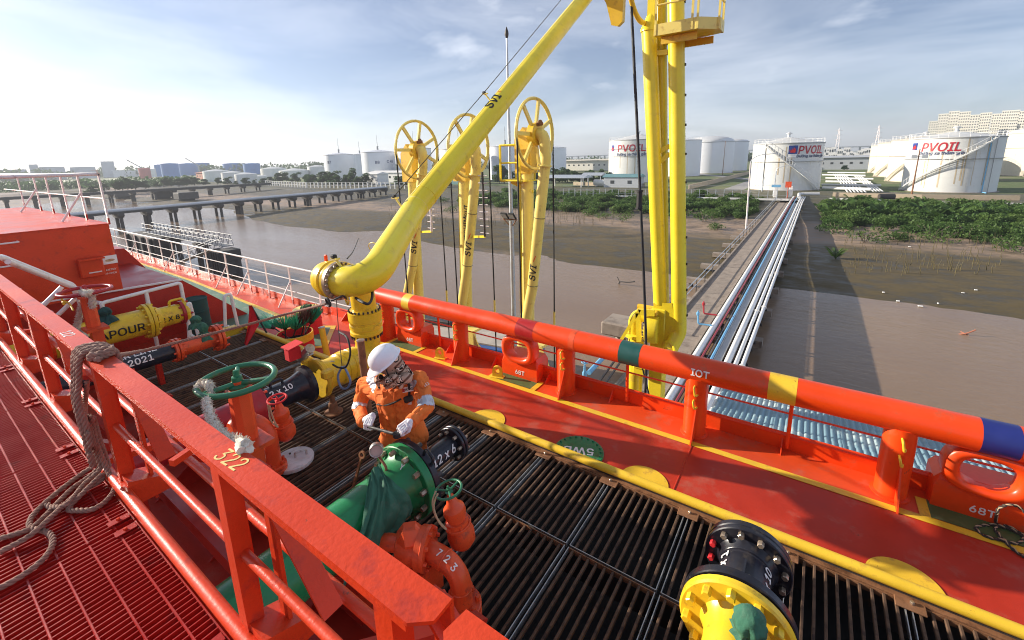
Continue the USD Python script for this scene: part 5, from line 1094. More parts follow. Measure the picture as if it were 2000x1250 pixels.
# tanks across the bay
for pl, pr, pb, pt, mat, roof, lab in (
    (636, 697, 353, 303, 'tank_clean', 'cone', 'white tank numbered B7 behind the shore fence'), (709, 775, 353, 298, 'tank_clean', 'cone', 'white tank numbered B8 behind the shore fence'),
    (690, 722, 345, 302, 'tank_clean', 'cone', 'white tank between the B7 and B8 tanks'), (777, 845, 352, 291, 'tank_clean', 'cone', 'white tank behind the wheel of the farthest loading arm'),
    (862, 935, 356, 292, 'tank_clean', 'cone', 'white tank behind the middle loading arm'), (958, 1018, 352, 287, 'tank_clean', 'cone', 'white tank beside the tall slim mast'),
    (1045, 1106, 336, 290, 'tank_clean', 'cone', 'white tank between the nearest far arm and the sheds')):
    c, r = tank_fit(pl, pr, pb); h = tank_top(c, r, pl, pt); t = tank(c, r, h, mat, lab, roof, rh=r * 0.14, rail=False, girder=())
    t.add('roof_vent', [rod(c + A(0, 0, h + r * 0.1), c + A(0, 0, h + r * 0.14 + 2.0), 0.5, 6)], 'tank_trim'); t.add('lightning_rod', rod(c + A(0, 0, h), c + A(0, 0, h + 9), 0.10, 4), 'tank_trim')
    if pl in (636, 709): tank_text(t, c, r, 'B7' if pl == 636 else 'B8', 1.4, pl + (7 if pl == 636 else 28), 317, 'sign_slate', True, 0.0)
    if pl == 709: tank_text(t, c, r, 'C 45', 1.4, 762, 315, 'sign_slate', True, 0.0)
for pl, pr, pb, pt, mat, lab in (
    (397, 450, 355, 335, 'tank_white', 'low white tank beside the trees near the rust red tank'), (433, 478, 357, 338, 'tank_white', 'low white flat tank in front of the blue tanks'), (459, 504, 359, 341, 'tank_white', 'low white tank among shore trees'),
    (490, 522, 354, 345, 'tank_white', 'small low white tank near the fence corner'), (509, 560, 345, 330, 'tank_white', 'white tank with shallow roof beyond the low ones'), (545, 604, 347, 334, 'tank_white', 'wide low white tank beyond the tree row'), (601, 640, 345, 326, 'tank_white', 'white tank just beside the B7 tank')):
    c, r = tank_fit(pl, pr, pb); h = tank_top(c, r, pl, pt); tank(c, r, h, mat, lab, 'cone', rh=r * 0.16, rail=False, trim=False)
for pl, pr, pb, pt, mat, lab in (
    (272, 296, 349, 329, 'tank_red', 'rust red tank at the end of the blue tank row'), (290, 306, 346, 330, 'tank_white', 'slim white tank beside the rust red one'), (303, 322, 345, 322, 'tank_blue', 'blue tank with a pale sunlit side'),
    (316, 352, 347, 320, 'tank_blue', 'widest blue tank of the far row'), (350, 388, 343, 320, 'tank_blue', 'pale blue tank in the middle of the far row'), (381, 412, 341, 319, 'tank_blue', 'blue tank at the inland end of the far row'),
    (436, 478, 340, 320, 'tank_blue', 'low blue tank behind the white flat tanks'), (476, 510, 341, 320, 'tank_blue', 'bright blue tank behind the white flat tanks')):
    c, r = tank_fit(pl, pr, pb); h = tank_top(c, r, pl, pt); tank(c, r, h, mat, lab, 'cone', rh=r * 0.08, rail=False, trim=False, group=None)
# ------------------------------------------------------------------ yard roads, walls, pipes
def strip(pts, w, z, name, mat):
    p = np.array(pts, float); out = []
    for a, b in zip(p[:-1], p[1:]):
        s = unit(A(-(b - a)[1], (b - a)[0], 0)) * w / 2; out.append(quad(a - s, b - s, b + s, a + s))
    v, f = cat(out); v[:, 2] = z; return v, f
yd = Thing('yard_ground', 'paved road and concrete apron of the tank yard', None, kind='structure')
yd.add('road', strip([(-4.6, 103.5, 0), (-5.2, 122, 0), P(1420, 375, z=LZ), P(1480, 352, z=LZ), P(1450, 345, z=LZ) + A(-30, 40, 0)], 5.0, LZ + 0.02, 'r', 'road_grey'), 'road_grey')
yd.add('apron', strip([P(1200, 372, z=LZ), P(1455, 381, z=LZ), (-5, 116, 0)], 7.0, LZ + 0.024, 'a', 'road_grey'), 'road_grey')
yd.add('apron', strip([(-1, 112, 0), (60, 110, 0), (120, 108, 0)], 5.0, LZ + 0.028, 'a', 'wall_tan'), 'wall_tan')
def wall(pts, h, w, mat, label, name='boundary_wall', cat_='wall'):
    t = Thing(name, label, cat_, pts[0])
    for a, b in zip(pts[:-1], pts[1:]): t.add('section', beam(np.asarray(a) + A(0, 0, h / 2), np.asarray(b) + A(0, 0, h / 2), w, h), mat)
    return t
G = lambda px, py, z=LZ: P(px, py, z=z)
wall([G(1345, 370), G(1395, 358), G(1470, 338), G(1470, 334)], 1.3, 0.3, 'wall_tan', 'tan retaining wall along the yard road by the dome tanks')
wall([G(1120, 362), G(1260, 366)], 1.2, 0.3, 'wall_tan', 'tan wall in front of the hidden PVOIL tank')
wall([G(1626, 384), G(1800, 389), G(1990, 392)], 0.9, 0.4, 'wall_tan', 'low tan wall in front of the large PVOIL tank')
wall([G(1620, 391), G(1800, 397), G(2060, 404)], 0.45, 0.35, 'line_white', 'long low white kerb wall above the mangroves')
wall([G(1190, 384), G(1330, 387), G(1540, 392)], 0.35, 0.35, 'line_white', 'low white kerb along the shore left of the gate')
def fence(a, b, n, h, mat, label, rails=2, r=0.06):
    t = Thing('shore_fence', label, 'fence', a)
    for k in range(n + 1):
        q = a + (b - a) * k / n; t.add('post', slab(q[0] - r, q[0] + r, q[1] - r, q[1] + r, q[2], q[2] + h), mat, False)
    for k in range(rails): t.add('rail', beam(a + A(0, 0, h * (0.45 + 0.5 * k)), b + A(0, 0, h * (0.45 + 0.5 * k)), r * 0.8, r * 0.8), mat)
fence(G(600, 367), G(800, 369), 24, 2.3, 'line_white', 'white post fence along the shore before the B7 and B8 tanks', 2, 0.14)
fence(G(520, 362), G(598, 367), 16, 2.3, 'line_white', 'white post fence continuing along the far shore by the trees', 2, 0.14)
fence(G(1100, 383), G(1330, 387), 18, 1.9, 'galv', 'thin grey post fence above the mangroves beside the arms', 3, 0.05)
fence(G(1335, 386), G(1535, 390), 12, 1.9, 'galv', 'thin grey post fence leading to the jetty gate', 3, 0.05)
q = G(1514, 386); w_ = G(1543, 386)
t = Thing('gate_posts', 'pair of white gate pillars with blue sign board at the jetty end', 'gate', q)
t.add('pillar', box(q + A(0, 0, 1.2), (0.7, 0.7, 2.4), 0.05), 'line_white'); t.add('pillar', box(w_ + A(0, 0, 1.2), (0.7, 0.7, 2.4), 0.05), 'line_white'); t.add('sign_board', box(q + A(0, -0.3, 2.5), (1.7, 0.15, 0.5)), 'line_blue')
solo('notice_board', [box(G(1537, 388) + A(0, 0, 2.9), (1.1, 0.08, 1.2)), rod(G(1537, 388), G(1537, 388) + A(0, 0, 2.4), 0.05, 6)], 'valve_orange', 'square orange notice board on a post by the jetty gate', 'sign')
# yard pipes on the ground
yp = [((1606, 372), (1700, 376), .35), ((1604, 366), (1720, 368), .3), ((1612, 359), (1700, 361), .3), ((1612, 352), (1705, 354), .3), ((1606, 345), (1690, 347), .3), ((1616, 340), (1690, 341), .25)]
for k, (a, b, r) in enumerate(yp):
    solo('yard_pipe', rod(G(*a) + A(0, 0, .7), G(*b) + A(0, 0, .7), r, 8), 'line_white', 'white cross pipe on the grass between the two PVOIL tanks', 'pipe', 'white cross pipes between the two PVOIL tanks')
for k in range(6):
    solo('yard_pipe', rod(G(1655 + 7 * k, 379) + A(0, 0, .45), G(1628 + 4 * k, 342) + A(0, 0, .45), .16, 6), 'line_white', 'white lengthwise pipe between the two PVOIL tanks', 'pipe', 'white lengthwise pipes between the two PVOIL tanks')
for k in range(4):
    solo('yard_pipe', rod(G(1705 + 6 * k, 378) + A(0, 0, .5), G(1668 + 4 * k, 346) + A(0, 0, .5), .15, 6), 'line_white', 'white slanting pipe nearer the large PVOIL tank', 'pipe', 'white slanting pipes nearer the large PVOIL tank')
solo('yard_pipe', rod(G(1716, 389) + A(0, 0, .5), G(1746, 389) + A(0, 0, .5), .55, 12), 'dark_steel', 'thick black pipe lying on the low wall by the large PVOIL tank', 'pipe')
solo('yard_pipe', tube(arc([G(1560, 390) + A(0, 0, .5), G(1560, 383) + A(0, 0, .5), G(1600, 383) + A(0, 0, .5)], 1, 4), .3, 8), 'line_white', 'bent white pipe by the gate pillars', 'pipe')
# light poles of the yard
def lamp(px, py, top, label, mat='galv', arm=0):
    b = G(px, py); tz = P(top[0], top[1], Y=b[1]); t = Thing('lamp_post', label, 'lamp post', b); t.add('pole', tube([b, tz], [0.16, 0.09], 8), mat)
    if arm: t.add('arm', tube(curve([tz, tz + A(0.4, 0, 0.7), tz + A(2.6 * arm, 0, 1.3)], 8), 0.07, 6), mat)
lamp(1510, 384, (1516, 334), 'grey street lamp with a bent arm before the mid PVOIL tank', arm=1)
lamp(1488, 374, (1493, 345), 'thin grey lamp pole near the yard road')
lamp(1779, 388, (1797, 291), 'tall rusty lamp pole with two box lamps before the large PVOIL tank', 'rusty_steel')
lamp(1411, 342, (1417, 275), 'slim brown lamp pole before the dome tank', 'rusty_steel')
lamp(1478, 286, (1484, 246), 'thin mast rising behind the mid PVOIL tank', 'galv')
q = P(1795, 306, Y=G(1779, 388)[1]); solo('lamp_boxes', [box(q + A(-0.7, 0, 0), (0.9, 0.5, 0.7), 0.05), box(q + A(0.8, 0, 0), (0.9, 0.5, 0.7), 0.05), rod(q - A(1, 0, 0), q + A(1, 0, 0), 0.06, 6)], 'building_grey', 'grey box lamps fixed on the tall rusty pole', 'lamp')
# sheds
def shed(px, py, w, d, h, mat, roof, label, rz=0.0, name='yard_shed', pitch=0.8, open_=False):
    c = G(px, py); R = np.array([[math.cos(rz), -math.sin(rz), 0], [math.sin(rz), math.cos(rz), 0], [0, 0, 1.0]]); c = c + R @ A(0, d / 2, 0); t = Thing(name, label, 'shed', c)
    if open_:
        for a in (-1, 1):
            for b in (-1, 1): t.add('post', box(c + R @ A(a * w * .45, b * d * .45, h / 2), (0.25, 0.25, h), 0, R), mat)
    else:
        t.add('wall', box(c + A(0, 0, h / 2), (w, d, h), 0, R), mat)
        n = max(1, int(w / 4)); t.add('windows', [box(c + R @ A((k + .5) / n * w - w / 2, -d / 2, h * .55), (1.2, 0.1, 1.0), 0, R) for k in range(n)], 'window_dark', kind='stuff')
    v = np.array([R @ A(a * w * .54, b * d * .56, z) + c for a in (-1, 1) for b, z in ((-1, h), (0, h + pitch), (1, h), (-1, h + .15), (0, h + pitch + .15), (1, h + .15))])
    t.add('roof', hull(v), roof)
shed(1212, 367, 11, 5, 3.2, 'building_grey', 'roof_teal', 'low grey shed with teal roof and water tanks in front of the hidden PVOIL tank')
shed(1155, 363, 7, 4, 3.4, 'building_grey', 'galv', 'open grey shelter beside the small horizontal vessel', open_=True)
shed(1100, 366, 14, 6, 3.0, 'building_white', 'galv', 'pale open carport by the arms', open_=True)
shed(890, 360, 8, 6, 5, 'roof_teal', 'galv', 'small green walled shed behind the middle arm')
shed(768, 356, 34, 9, 4.5, 'building_white', 'building_white', 'long low white office in front of the B8 tank')
shed(728, 361, 7, 6, 4.5, 'building_white', 'building_white', 'small white gatehouse before the B8 tank')
shed(1140, 333, 60, 25, 7, 'building_cream', 'tank_cream', 'wide cream roofed warehouse between the trees')
shed(1172, 331, 40, 22, 7, 'building_grey', 'tank_cream', 'grey walled warehouse beside the cream one')
shed(1690, 331, 40, 14, 6, 'building_grey', 'building_grey', 'long grey roofed shed beyond the yard pipes')
shed(392, 351, 14, 10, 5, 'roof_red', 'roof_red', 'small red roofed hut among the far shore trees')
q = G(1174, 364) + A(0, 0, 1.2); solo('horizontal_vessel', [lathe(q - A(2.6, 0, 0), (1, 0, 0), [(0, 0.3), (0.2, 1.0), (5, 1.0), (5.2, 0.3)], 18), box(q - A(1.5, 0, 1), (.3, 1.2, 1)), box(q + A(1.5, 0, -1), (.3, 1.2, 1))], 'line_white', 'small white horizontal vessel on saddles beside the shelter', 'vessel')
# ------------------------------------------------------------------ far city
def tower_block(px, pb, pt, wpx, dist, mat, label, cols=8, rows=10, depth=0.5, group=None):
    a = P(px - wpx / 2, pb, k=1.0) - EYE; e = unit(A(a[0], a[1], 0)); b_ = hdir(px + wpx / 2, pb)
    p0, p1 = EYE + e * dist, EYE + b_ * dist; w = np.linalg.norm(p1 - p0); u = unit((p1 - p0) * A(1, 1, 0)); nrm = A(u[1], -u[0], 0); 
    if nrm @ (EYE - p0) < 0: nrm = -nrm
    q = P(px, pt, k=1.0) - EYE; zt = EYE[2] + q[2] / np.linalg.norm(q[:2]) * dist; c = (p0 + p1) / 2; h = zt - LZ; R = np.stack([u, -nrm, A(0, 0, 1)], 1)
    if np.linalg.det(R) < 0: R[:, 1] *= -1
    t = Thing('city_building', label, 'building', A(c[0], c[1], LZ), group)
    t.add('wall', box(A(c[0], c[1], LZ + h / 2) - nrm * w * depth / 2, (w, w * depth, h), 0, R), mat)
    t.add('roof', box(A(c[0], c[1], zt + 0.3) - nrm * w * depth / 2, (w * 1.03, w * depth * 1.03, 0.6), 0, R), mat)
    if cols: t.add('windows', [box(A(c[0], c[1], LZ + h * (j + .6) / rows) + u * w * ((i + .5) / cols - .5) + nrm * 0.02, (w / cols * .45, 0.15, h / rows * .45), 0, R) for i in range(cols) for j in range(rows)], 'window_dark', False, kind='stuff')
    return t
for k, (px, pt, w, c_) in enumerate(((1815, 238, 18, 4), (1832, 224, 20, 4), (1851, 219, 20, 4), (1872, 220, 22, 5), (1893, 226, 20, 4), (1913, 222, 22, 5), (1934, 224, 18, 4), (1952, 218, 18, 4), (1969, 217, 16, 4), (1983, 219, 14, 3))):
    tower_block(px, 290, pt, w, 620 + 14 * ((k * 5) % 4), 'building_cream', ['cream apartment wing with the lowest roof at the near corner', 'cream apartment wing second from the low corner', 'tall cream apartment wing beside the corner wings', 'cream apartment wing above the large PVOIL tank lettering', 'slightly lower cream apartment wing in the middle of the block', 'wide cream apartment wing past the lower middle', 'cream apartment wing before the tallest pair', 'tallest cream apartment wing of the block', 'cream apartment wing beside the greyer end', 'greyish end wing of the long apartment block'][k], c_, 16, 0.8, 'cream apartment block behind the large PVOIL tank')
rs = np.random.default_rng(11)
for k in range(15):
    px = 1607 + k * 6.6; pt = 296 + rs.uniform(-8, 6)
    tower_block(px, 303, pt, rs.uniform(8, 14), 330 + 12 * k % 60, 'building_white', 'small white town house between the two PVOIL tanks', 3, 3, 0.8, 'white town houses between the two PVOIL tanks')
for px, pt, w, m, l in ((215, 316, 26, 'building_grey', 'tall grey silo block on the far shore'), (186, 333, 14, 'roof_red', 'reddish chimney blocks beside the grey silo'), (100, 327, 60, 'building_grey', 'long pale shed on the far shore'), (165, 327, 50, 'building_grey', 'long low factory roof beside the grey silo'),
                        (70, 322, 18, 'building_grey', 'grey loading tower with slanting legs on the far shore'), (30, 332, 50, 'building_grey', 'low hazy warehouse at the far edge of the shore'), (250, 333, 60, 'building_white', 'low white roofed works beside the rust red tank')):
    tower_block(px, 344, pt, w, 700, m, l, 0)
t = Thing('far_bridge', 'long pale road bridge on piers crossing far behind the tanks', 'bridge', P(1400, 300, k=1300))
b0, b1 = P(1105, 306, k=1.0) - EYE, P(1720, 285, k=1.0) - EYE; b0 = EYE + b0 / np.linalg.norm(b0[:2]) * 1150; b1 = EYE + b1 / np.linalg.norm(b1[:2]) * 1150
t.add('deck', beam(b0, b1, 14, 2.2), 'building_grey')
for k in np.linspace(0.0, 1, 40): q = b0 + (b1 - b0) * k; t.add('pier', slab(q[0] - 1.6, q[0] + 1.6, q[1] - 1.6, q[1] + 1.6, LZ, q[2] - 1), 'building_grey', False)
for px, pt, pb in ((1640, 250, 288), (1718, 245, 280)):
    d_ = P(px, pt, k=1.0) - EYE; top = EYE + d_ / np.linalg.norm(d_[:2]) * 900; bz = A(top[0], top[1], LZ); t = Thing('power_pylon', 'pale red and white lattice pylon far behind the tanks' if px < 1700 else 'taller looking lattice pylon just before the cream tank row', 'pylon', bz)
    for a in (-1, 1):
        for b in (-1, 1): t.add('leg', rod(bz + A(a * 3, b * 3, 0), top + A(a * .4, b * .4, 0), 0.30, 4), 'pink_white')
    t.add('arms', [rod(top + A(-5, 0, -4 - 7 * k), top + A(5, 0, -4 - 7 * k), 0.3, 4) for k in range(3)] + [rod(bz + (top - bz) * s + A(-3 * (1 - s), 0, 0), bz + (top - bz) * (s + .1) + A(3 * (1 - s), 0, 0), 0.2, 4) for s in np.arange(0, .9, .1)], 'pink_white', kind='stuff')
# harbour cranes far off
for px, py, l in ((362, 309, 'slanting dark jib crane above the blue tanks'), (247, 312, 'thin tower crane on the far shore')):
    q = P(px, py, k=1.0) - EYE; top = EYE + q / np.linalg.norm(q[:2]) * 600; bz = A(top[0] + 8, top[1] + 8, LZ); t = Thing('harbour_crane', l, 'crane', bz); t.add('mast', rod(bz, A(bz[0], bz[1], top[2] - 8), 0.7, 6), 'tank_trim'); t.add('jib', rod(A(bz[0], bz[1], top[2] - 8), top, 0.5, 6), 'tank_trim')
# ================================================================== vegetation
UsdGeom.Scope.Define(stage, '/World/Looks')
def leaves(center, n, spread, size, r, flat=0.6, shell=True):
    d = r.normal(size=(n, 3)); d /= np.linalg.norm(d, axis=1, keepdims=True)
    rad = r.uniform(0.45 if shell else 0, 1.0, n) ** 0.6; p = np.asarray(center) + d * rad[:, None] * np.asarray(spread)
    a = unit_rows(r.normal(size=(n, 3)) + d * 0.6); b = unit_rows(np.cross(a, r.normal(size=(n, 3)))); s = size * r.uniform(0.6, 1.4, n)[:, None]
    v = np.stack([p - a * s, p + b * s * flat, p + a * s, p - b * s * flat], 1).reshape(-1, 3); i = np.arange(n)[:, None] * 4
    return v, np.vstack([i + [0, 1, 2], i + [0, 2, 3]])
def unit_rows(x): return x / (np.linalg.norm(x, axis=1, keepdims=True) + 1e-9)
def make_bush(name, label, group, r, h, w, mat='leaf_mangrove', loc=(0, 0, 0), nl=260):
    t = Thing(name, label, 'bush', loc, group); loc = np.asarray(loc, float)
    t.add('stems', [tube(curve([loc + A(0, 0, -0.3), loc + A(math.cos(a) * w * .25, math.sin(a) * w * .25, h * .4), loc + A(math.cos(a) * w * .5, math.sin(a) * w * .5, h * .75)], 5), 0.04, 4) for a in r.uniform(0, 6.28, 5)], 'trunk_bark')
    cl = [leaves(loc + A(r.uniform(-.5, .5) * w, r.uniform(-.5, .5) * w, h * r.uniform(.3, .85)), nl // 6, A(w * .42, w * .42, h * .30), 0.12, r) for _ in range(9)]
    t.add('foliage', cl, mat, False); return t
def make_tree(label, r, h, w, loc, mat='leaf_tree', nl=1100, group=None, size=0.38):
    loc = np.asarray(loc, float); t = Thing('shore_tree', label, 'tree', loc, group)
    t.add('trunk', [tube(curve([loc, loc + A(.1, .05, h * .3), loc + A(r.uniform(-.3, .3), r.uniform(-.3, .3), h * .7)], 6), np.linspace(.22, .07, 6) * h / 7, 7)] + [tube(curve([loc + A(0, 0, h * .3), loc + A(math.cos(a) * w * .25, math.sin(a) * w * .25, h * .55), loc + A(math.cos(a) * w * .4, math.sin(a) * w * .4, h * .75)], 5), np.linspace(.1, .03, 5) * h / 7, 5) for a in r.uniform(0, 6.28, 5)], 'trunk_bark')
    cl = []
    for k in range(13):
        a = r.uniform(0, 6.28); q = r.uniform(0, .6) * w; cl.append(leaves(loc + A(math.cos(a) * q, math.sin(a) * q, h * r.uniform(.22, .90)), nl // 13, A(w * r.uniform(.2, .36), w * r.uniform(.2, .36), h * r.uniform(.09, .19)), size, r))
    t.add('crown', cl, mat, False); return t
rb = np.random.default_rng(21)
# bush shapes kept under the first bushes of the belt
def bank_pt(x, d):  # a point d metres out from the shore line at x
    y = np.interp(x, SHORE[::-1][:, 0][-9:], SHORE[::-1][:, 1][-9:]) if False else None
    return None
shx = np.array([-215, -190, -130, -42, -10, 28, 60, 900.0]); shy = np.array([125, 113, 117, 107, 109, 105, 103, 100.0])
ysh = lambda x: np.interp(x, shx, shy)
def mz(x, y): return float(mud_z(np.array([[x]]), np.array([[y]]))[0, 0])
# front bushes: things of their own
protos = []
for k, (h, w) in enumerate(((1.7, 2.6), (1.2, 2.0), (2.0, 2.9))):
    px, py = ((1690, 470), (1745, 466), (1890, 464))[k]; q = P(px, py, z=-7.3); q[2] = mz(q[0], q[1])
    protos.append(make_bush('mangrove_bush', ['dark green mangrove bush standing out in front of the belt beside the jetty', 'small mangrove bush in front of the belt near the litter', 'round mangrove bush at the mud edge below the large PVOIL tank'][k], 'mangrove bushes at the mud edge', rb, h, w, loc=q))
front = [(1630, 452), (1770, 468), (1818, 462), (1860, 455), (1925, 472), (1965, 480), (1990, 488), (1985, 460), (1940, 455), (1840, 470), (1400, 445), (1375, 432), (1335, 425), (1280, 430), (1215, 432), (1180, 425), (1150, 420), (1100, 412), (1088, 405), (980, 402), (905, 405), (880, 412), (868, 395), (1430, 415), (1300, 418), (1340, 410)]
for k, (px, py) in enumerate(front):
    q = P(px, py, z=-7.3); q[2] = mz(q[0], q[1]); s = rb.uniform(.75, 1.2)
    protos[k % 3].copy(q, 'mangrove bush standing along the mud edge of the green belt', rotz=rb.uniform(0, 360), scale=(s, s, s * rb.uniform(.8, 1.1)))
# the belt behind, read as one mass
def belt(name, label, xs, dens, d0, d1, seed, nipa=0.0):
    r = np.random.default_rng(seed); pos, sc, qu, idx = [], [], [], []
    pi = UsdGeom.PointInstancer.Define(stage, numbered('/World', name)); setdata(pi.GetPrim(), label=label, cat='mangroves', kind='stuff')
    base = str(pi.GetPath()); UsdGeom.Scope.Define(stage, base + '/shapes')
    tg = []
    for k in range(5):
        rr_ = np.random.default_rng(seed + k)
        if k < 3: g = cat([leaves(A(rr_.uniform(-.6, .6), rr_.uniform(-.6, .6), rr_.uniform(.4, 1.25)), 80, A(.75, .75, .42), 0.12, rr_) for _ in range(8)]); m = 'leaf_mangrove'
        else:
            fr = []
            for a in rr_.uniform(0, 6.28, 13):
                L = rr_.uniform(1.8, 3.2); e = A(math.cos(a), math.sin(a), 0); pts = [A(0, 0, 0) + e * L * s * .55 + A(0, 0, L * (s * .95 - s * s * .38)) for s in np.linspace(0, 1, 9)]
                for u in range(1, 9):
                    for s_ in (-1, 1): sd = A(-e[1], e[0], 0) * s_ * .5 * (1 - abs(u / 8 - .5)) + A(0, 0, -.15) + e * .2; fr.append((np.array([pts[u - 1], pts[u], pts[u] + sd, pts[u - 1] * .4 + pts[u] * .6 + sd * 1.05]), np.array([[0, 1, 2], [0, 2, 3]])))
            g = cat(fr); m = 'leaf_nipa'
        mm = usdkit.mesh(stage, f'{base}/shapes/plant_{k}', g, MT[m], False); tg.append(mm.GetPath())
    n = int((xs[1] - xs[0]) * (d1 - d0) * dens)
    for _ in range(n):
        x = r.uniform(*xs); d = r.uniform(d0, d1)
        if noise(np.array([x * .11, d * .2, 0.5]), 5) + r.uniform(0, .35) < .42 * (d / d1) ** 0.5 + .15: continue
        y = ysh(x) - d; s = r.uniform(.6, 1.25)
        pos.append(Gf.Vec3f(x, y, mz(x, y) - .15)); sc.append(Gf.Vec3f(s, s, s * r.uniform(.75, 1.15))); a = r.uniform(0, math.pi); qu.append(Gf.Quath(math.cos(a), 0, 0, math.sin(a)))
        idx.append(int(3 + r.integers(2)) if (r.random() < nipa and d < d1 * .65) else int(r.integers(3)))
    pi.CreatePrototypesRel().SetTargets(tg); pi.CreateProtoIndicesAttr(idx); pi.CreatePositionsAttr(pos); pi.CreateScalesAttr(sc); pi.CreateOrientationsAttr(qu)
belt('mangrove_belt', 'dense green mangrove and palm belt along the shore below the large PVOIL tank', (1.5, 75), 0.5, 1.5, 31, 31, 0.30)
belt('mangrove_belt', 'dense green mangrove belt along the shore behind the loading arms', (-78, -9), 0.36, 1.5, 27, 41, 0.03)
# nipa palm alone on the mud, reeds
q = P(1632, 503, z=-7.6); q[2] = mz(q[0], q[1])
t = Thing('young_palm', 'lone young nipa palm on the mud beside the jetty shadow', 'palm', q); fr = []
for a in rb.uniform(0, 6.28, 9):
    L = rb.uniform(1.3, 2.3); e = A(math.cos(a), math.sin(a), 0); pts = [q + e * L * s * .5 + A(0, 0, L * (s * 1.0 - s * s * .35)) for s in np.linspace(0, 1, 10)]
    t.add('frond_stem', tube(pts, np.linspace(.04, .012, 10), 5), 'leaf_nipa')
    for u in range(2, 10):
        for s_ in (-1, 1): sd = A(-e[1], e[0], 0) * s_ * .42 * (1.1 - abs(u / 9 - .4)) + A(0, 0, .05) + e * .25; fr.append((np.array([pts[u - 1], pts[u], pts[u] + sd]), np.array([[0, 1, 2]])))
t.add('fronds', fr, 'leaf_nipa', False)
def reeds(name, label, boxpx, n, seed, hmax=1.6):
    r = np.random.default_rng(seed); out = []
    for _ in range(n):
        q = P(r.uniform(boxpx[0], boxpx[1]), r.uniform(boxpx[2], boxpx[3]), z=-7.4); q[2] = mz(q[0], q[1]); h = r.uniform(.4, hmax); out.append(tube([q - A(0, 0, .1), q + A(r.normal(0, .06), r.normal(0, .06), h * .6), q + A(r.normal(0, .15), r.normal(0, .15), h)], [.03, .022, .01], 4))
    solo(name, out, 'leaf_dry', label, 'reeds', kind='stuff', smooth=False)
reeds('dry_reeds', 'thin dry stalks standing on the mud below the large PVOIL tank', (1650, 1960, 470, 530), 150, 5)
reeds('dry_reeds', 'thin dry stalks standing on the mud behind the loading arms', (760, 1200, 395, 440), 420, 6, 1.9)
reeds('dry_reeds', 'thin stakes and stubs in the wet mud off the piers', (560, 780, 372, 388), 90, 8, 1.4)
# litter on the mud
rl = np.random.default_rng(15)
for k in range(8):
    px, py = rl.uniform(1640, 1990), rl.uniform(450, 590); q = P(px, py, z=-7.5); q[2] = mz(q[0], q[1]) + .06
    solo('litter_piece', box(q, (rl.uniform(.1, .35), rl.uniform(.08, .2), .08), 0.02), 'line_white', 'pale scrap of litter lying on the mud flat', 'litter', 'scraps of litter on the mud flat')
# driftwood branch in the water near the arm
q = P(1225, 558, z=WATER); solo('drift_branch', [tube(curve([q + A(-.9, .2, -.1), q + A(-.7, .1, .25), q + A(0, 0, .32), q + A(.7, 0, .5)], 12), .06, 6), tube(curve([q + A(-.75, .1, .2), q + A(-.95, 0, .7)], 4), .03, 5)], 'pile_dark', 'dark drift branch sticking out of the brown water', 'branch')
q = P(1892, 655, z=WATER); solo('drift_branch', [tube(curve([q + A(-.5, 0, -.05), q + A(-.1, 0, .12), q + A(.3, .2, .35)], 10), .04, 6), tube(curve([q, q + A(-.35, .25, .1)], 4), .03, 5)], 'roof_red', 'small reddish drift twig on the brown water', 'branch')
# trees
tp = []
for k, (px, py, pt, l) in enumerate(((690, 362, 328, 'broad green tree at the fence between the B7 and B8 tanks'), (560, 356, 334, 'light green tree row tree before the low white tanks'), (1170, 356, 328, 'green tree in front of the cream warehouse'))):
    b = G(px, py); tz = P(px, pt, Y=b[1])[2]; tp.append((make_tree(l, rb, tz - b[2], (tz - b[2]) * .62, b, size=.30, nl=1500), tz - b[2]))
trees = [(650, 362, 334), (662, 363, 336), (676, 362, 333), (716, 362, 336), (700, 363, 340), (640, 360, 330), (628, 360, 338), (612, 358, 334), (596, 358, 338), (578, 357, 333), (545, 357, 336), (530, 357, 340), (605, 361, 342), (785, 364, 338), (800, 364, 342), (845, 366, 345), (872, 366, 343), (862, 364, 350), (780, 362, 345),
         (1085, 357, 326), (1098, 358, 331), (1108, 356, 327), (1120, 357, 331), (1132, 356, 329), (1145, 356, 331), (1158, 357, 330), (1182, 356, 331), (1048, 357, 330), (1060, 358, 334), (985, 358, 322), (975, 359, 330), (1000, 360, 334), (925, 362, 340),
         (335, 364, 343), (350, 364, 340), (365, 363, 338), (380, 362, 341), (402, 362, 348), (320, 365, 346), (305, 366, 350), (285, 369, 348), (265, 370, 344), (250, 372, 342), (240, 372, 346), (225, 373, 350), (205, 374, 352), (180, 378, 356), (425, 360, 345), (445, 360, 344), (462, 361, 349), (478, 361, 346), (497, 360, 349), (515, 359, 346),
         (1657, 330, 318), (1668, 330, 316), (1678, 330, 319), (1650, 332, 322)]
for k, (px, py, pt) in enumerate(trees):
    b = G(px, py); hh = P(px, pt, Y=b[1])[2] - b[2]; pr_, ph = tp[k % 3]; s = hh / ph
    where = 'near the cream warehouse' if 1040 < px < 1200 else 'on the far shore by the piers' if px < 520 else 'between the PVOIL tanks' if px > 1600 else 'along the shore fence before the white tanks'
    pr_.copy(b, f'green shore tree {where}', f'shore trees {where}', rotz=rb.uniform(0, 360), scale=(s * rb.uniform(.9, 1.6), s * rb.uniform(.9, 1.6), s * rb.uniform(.75, 1.1)))
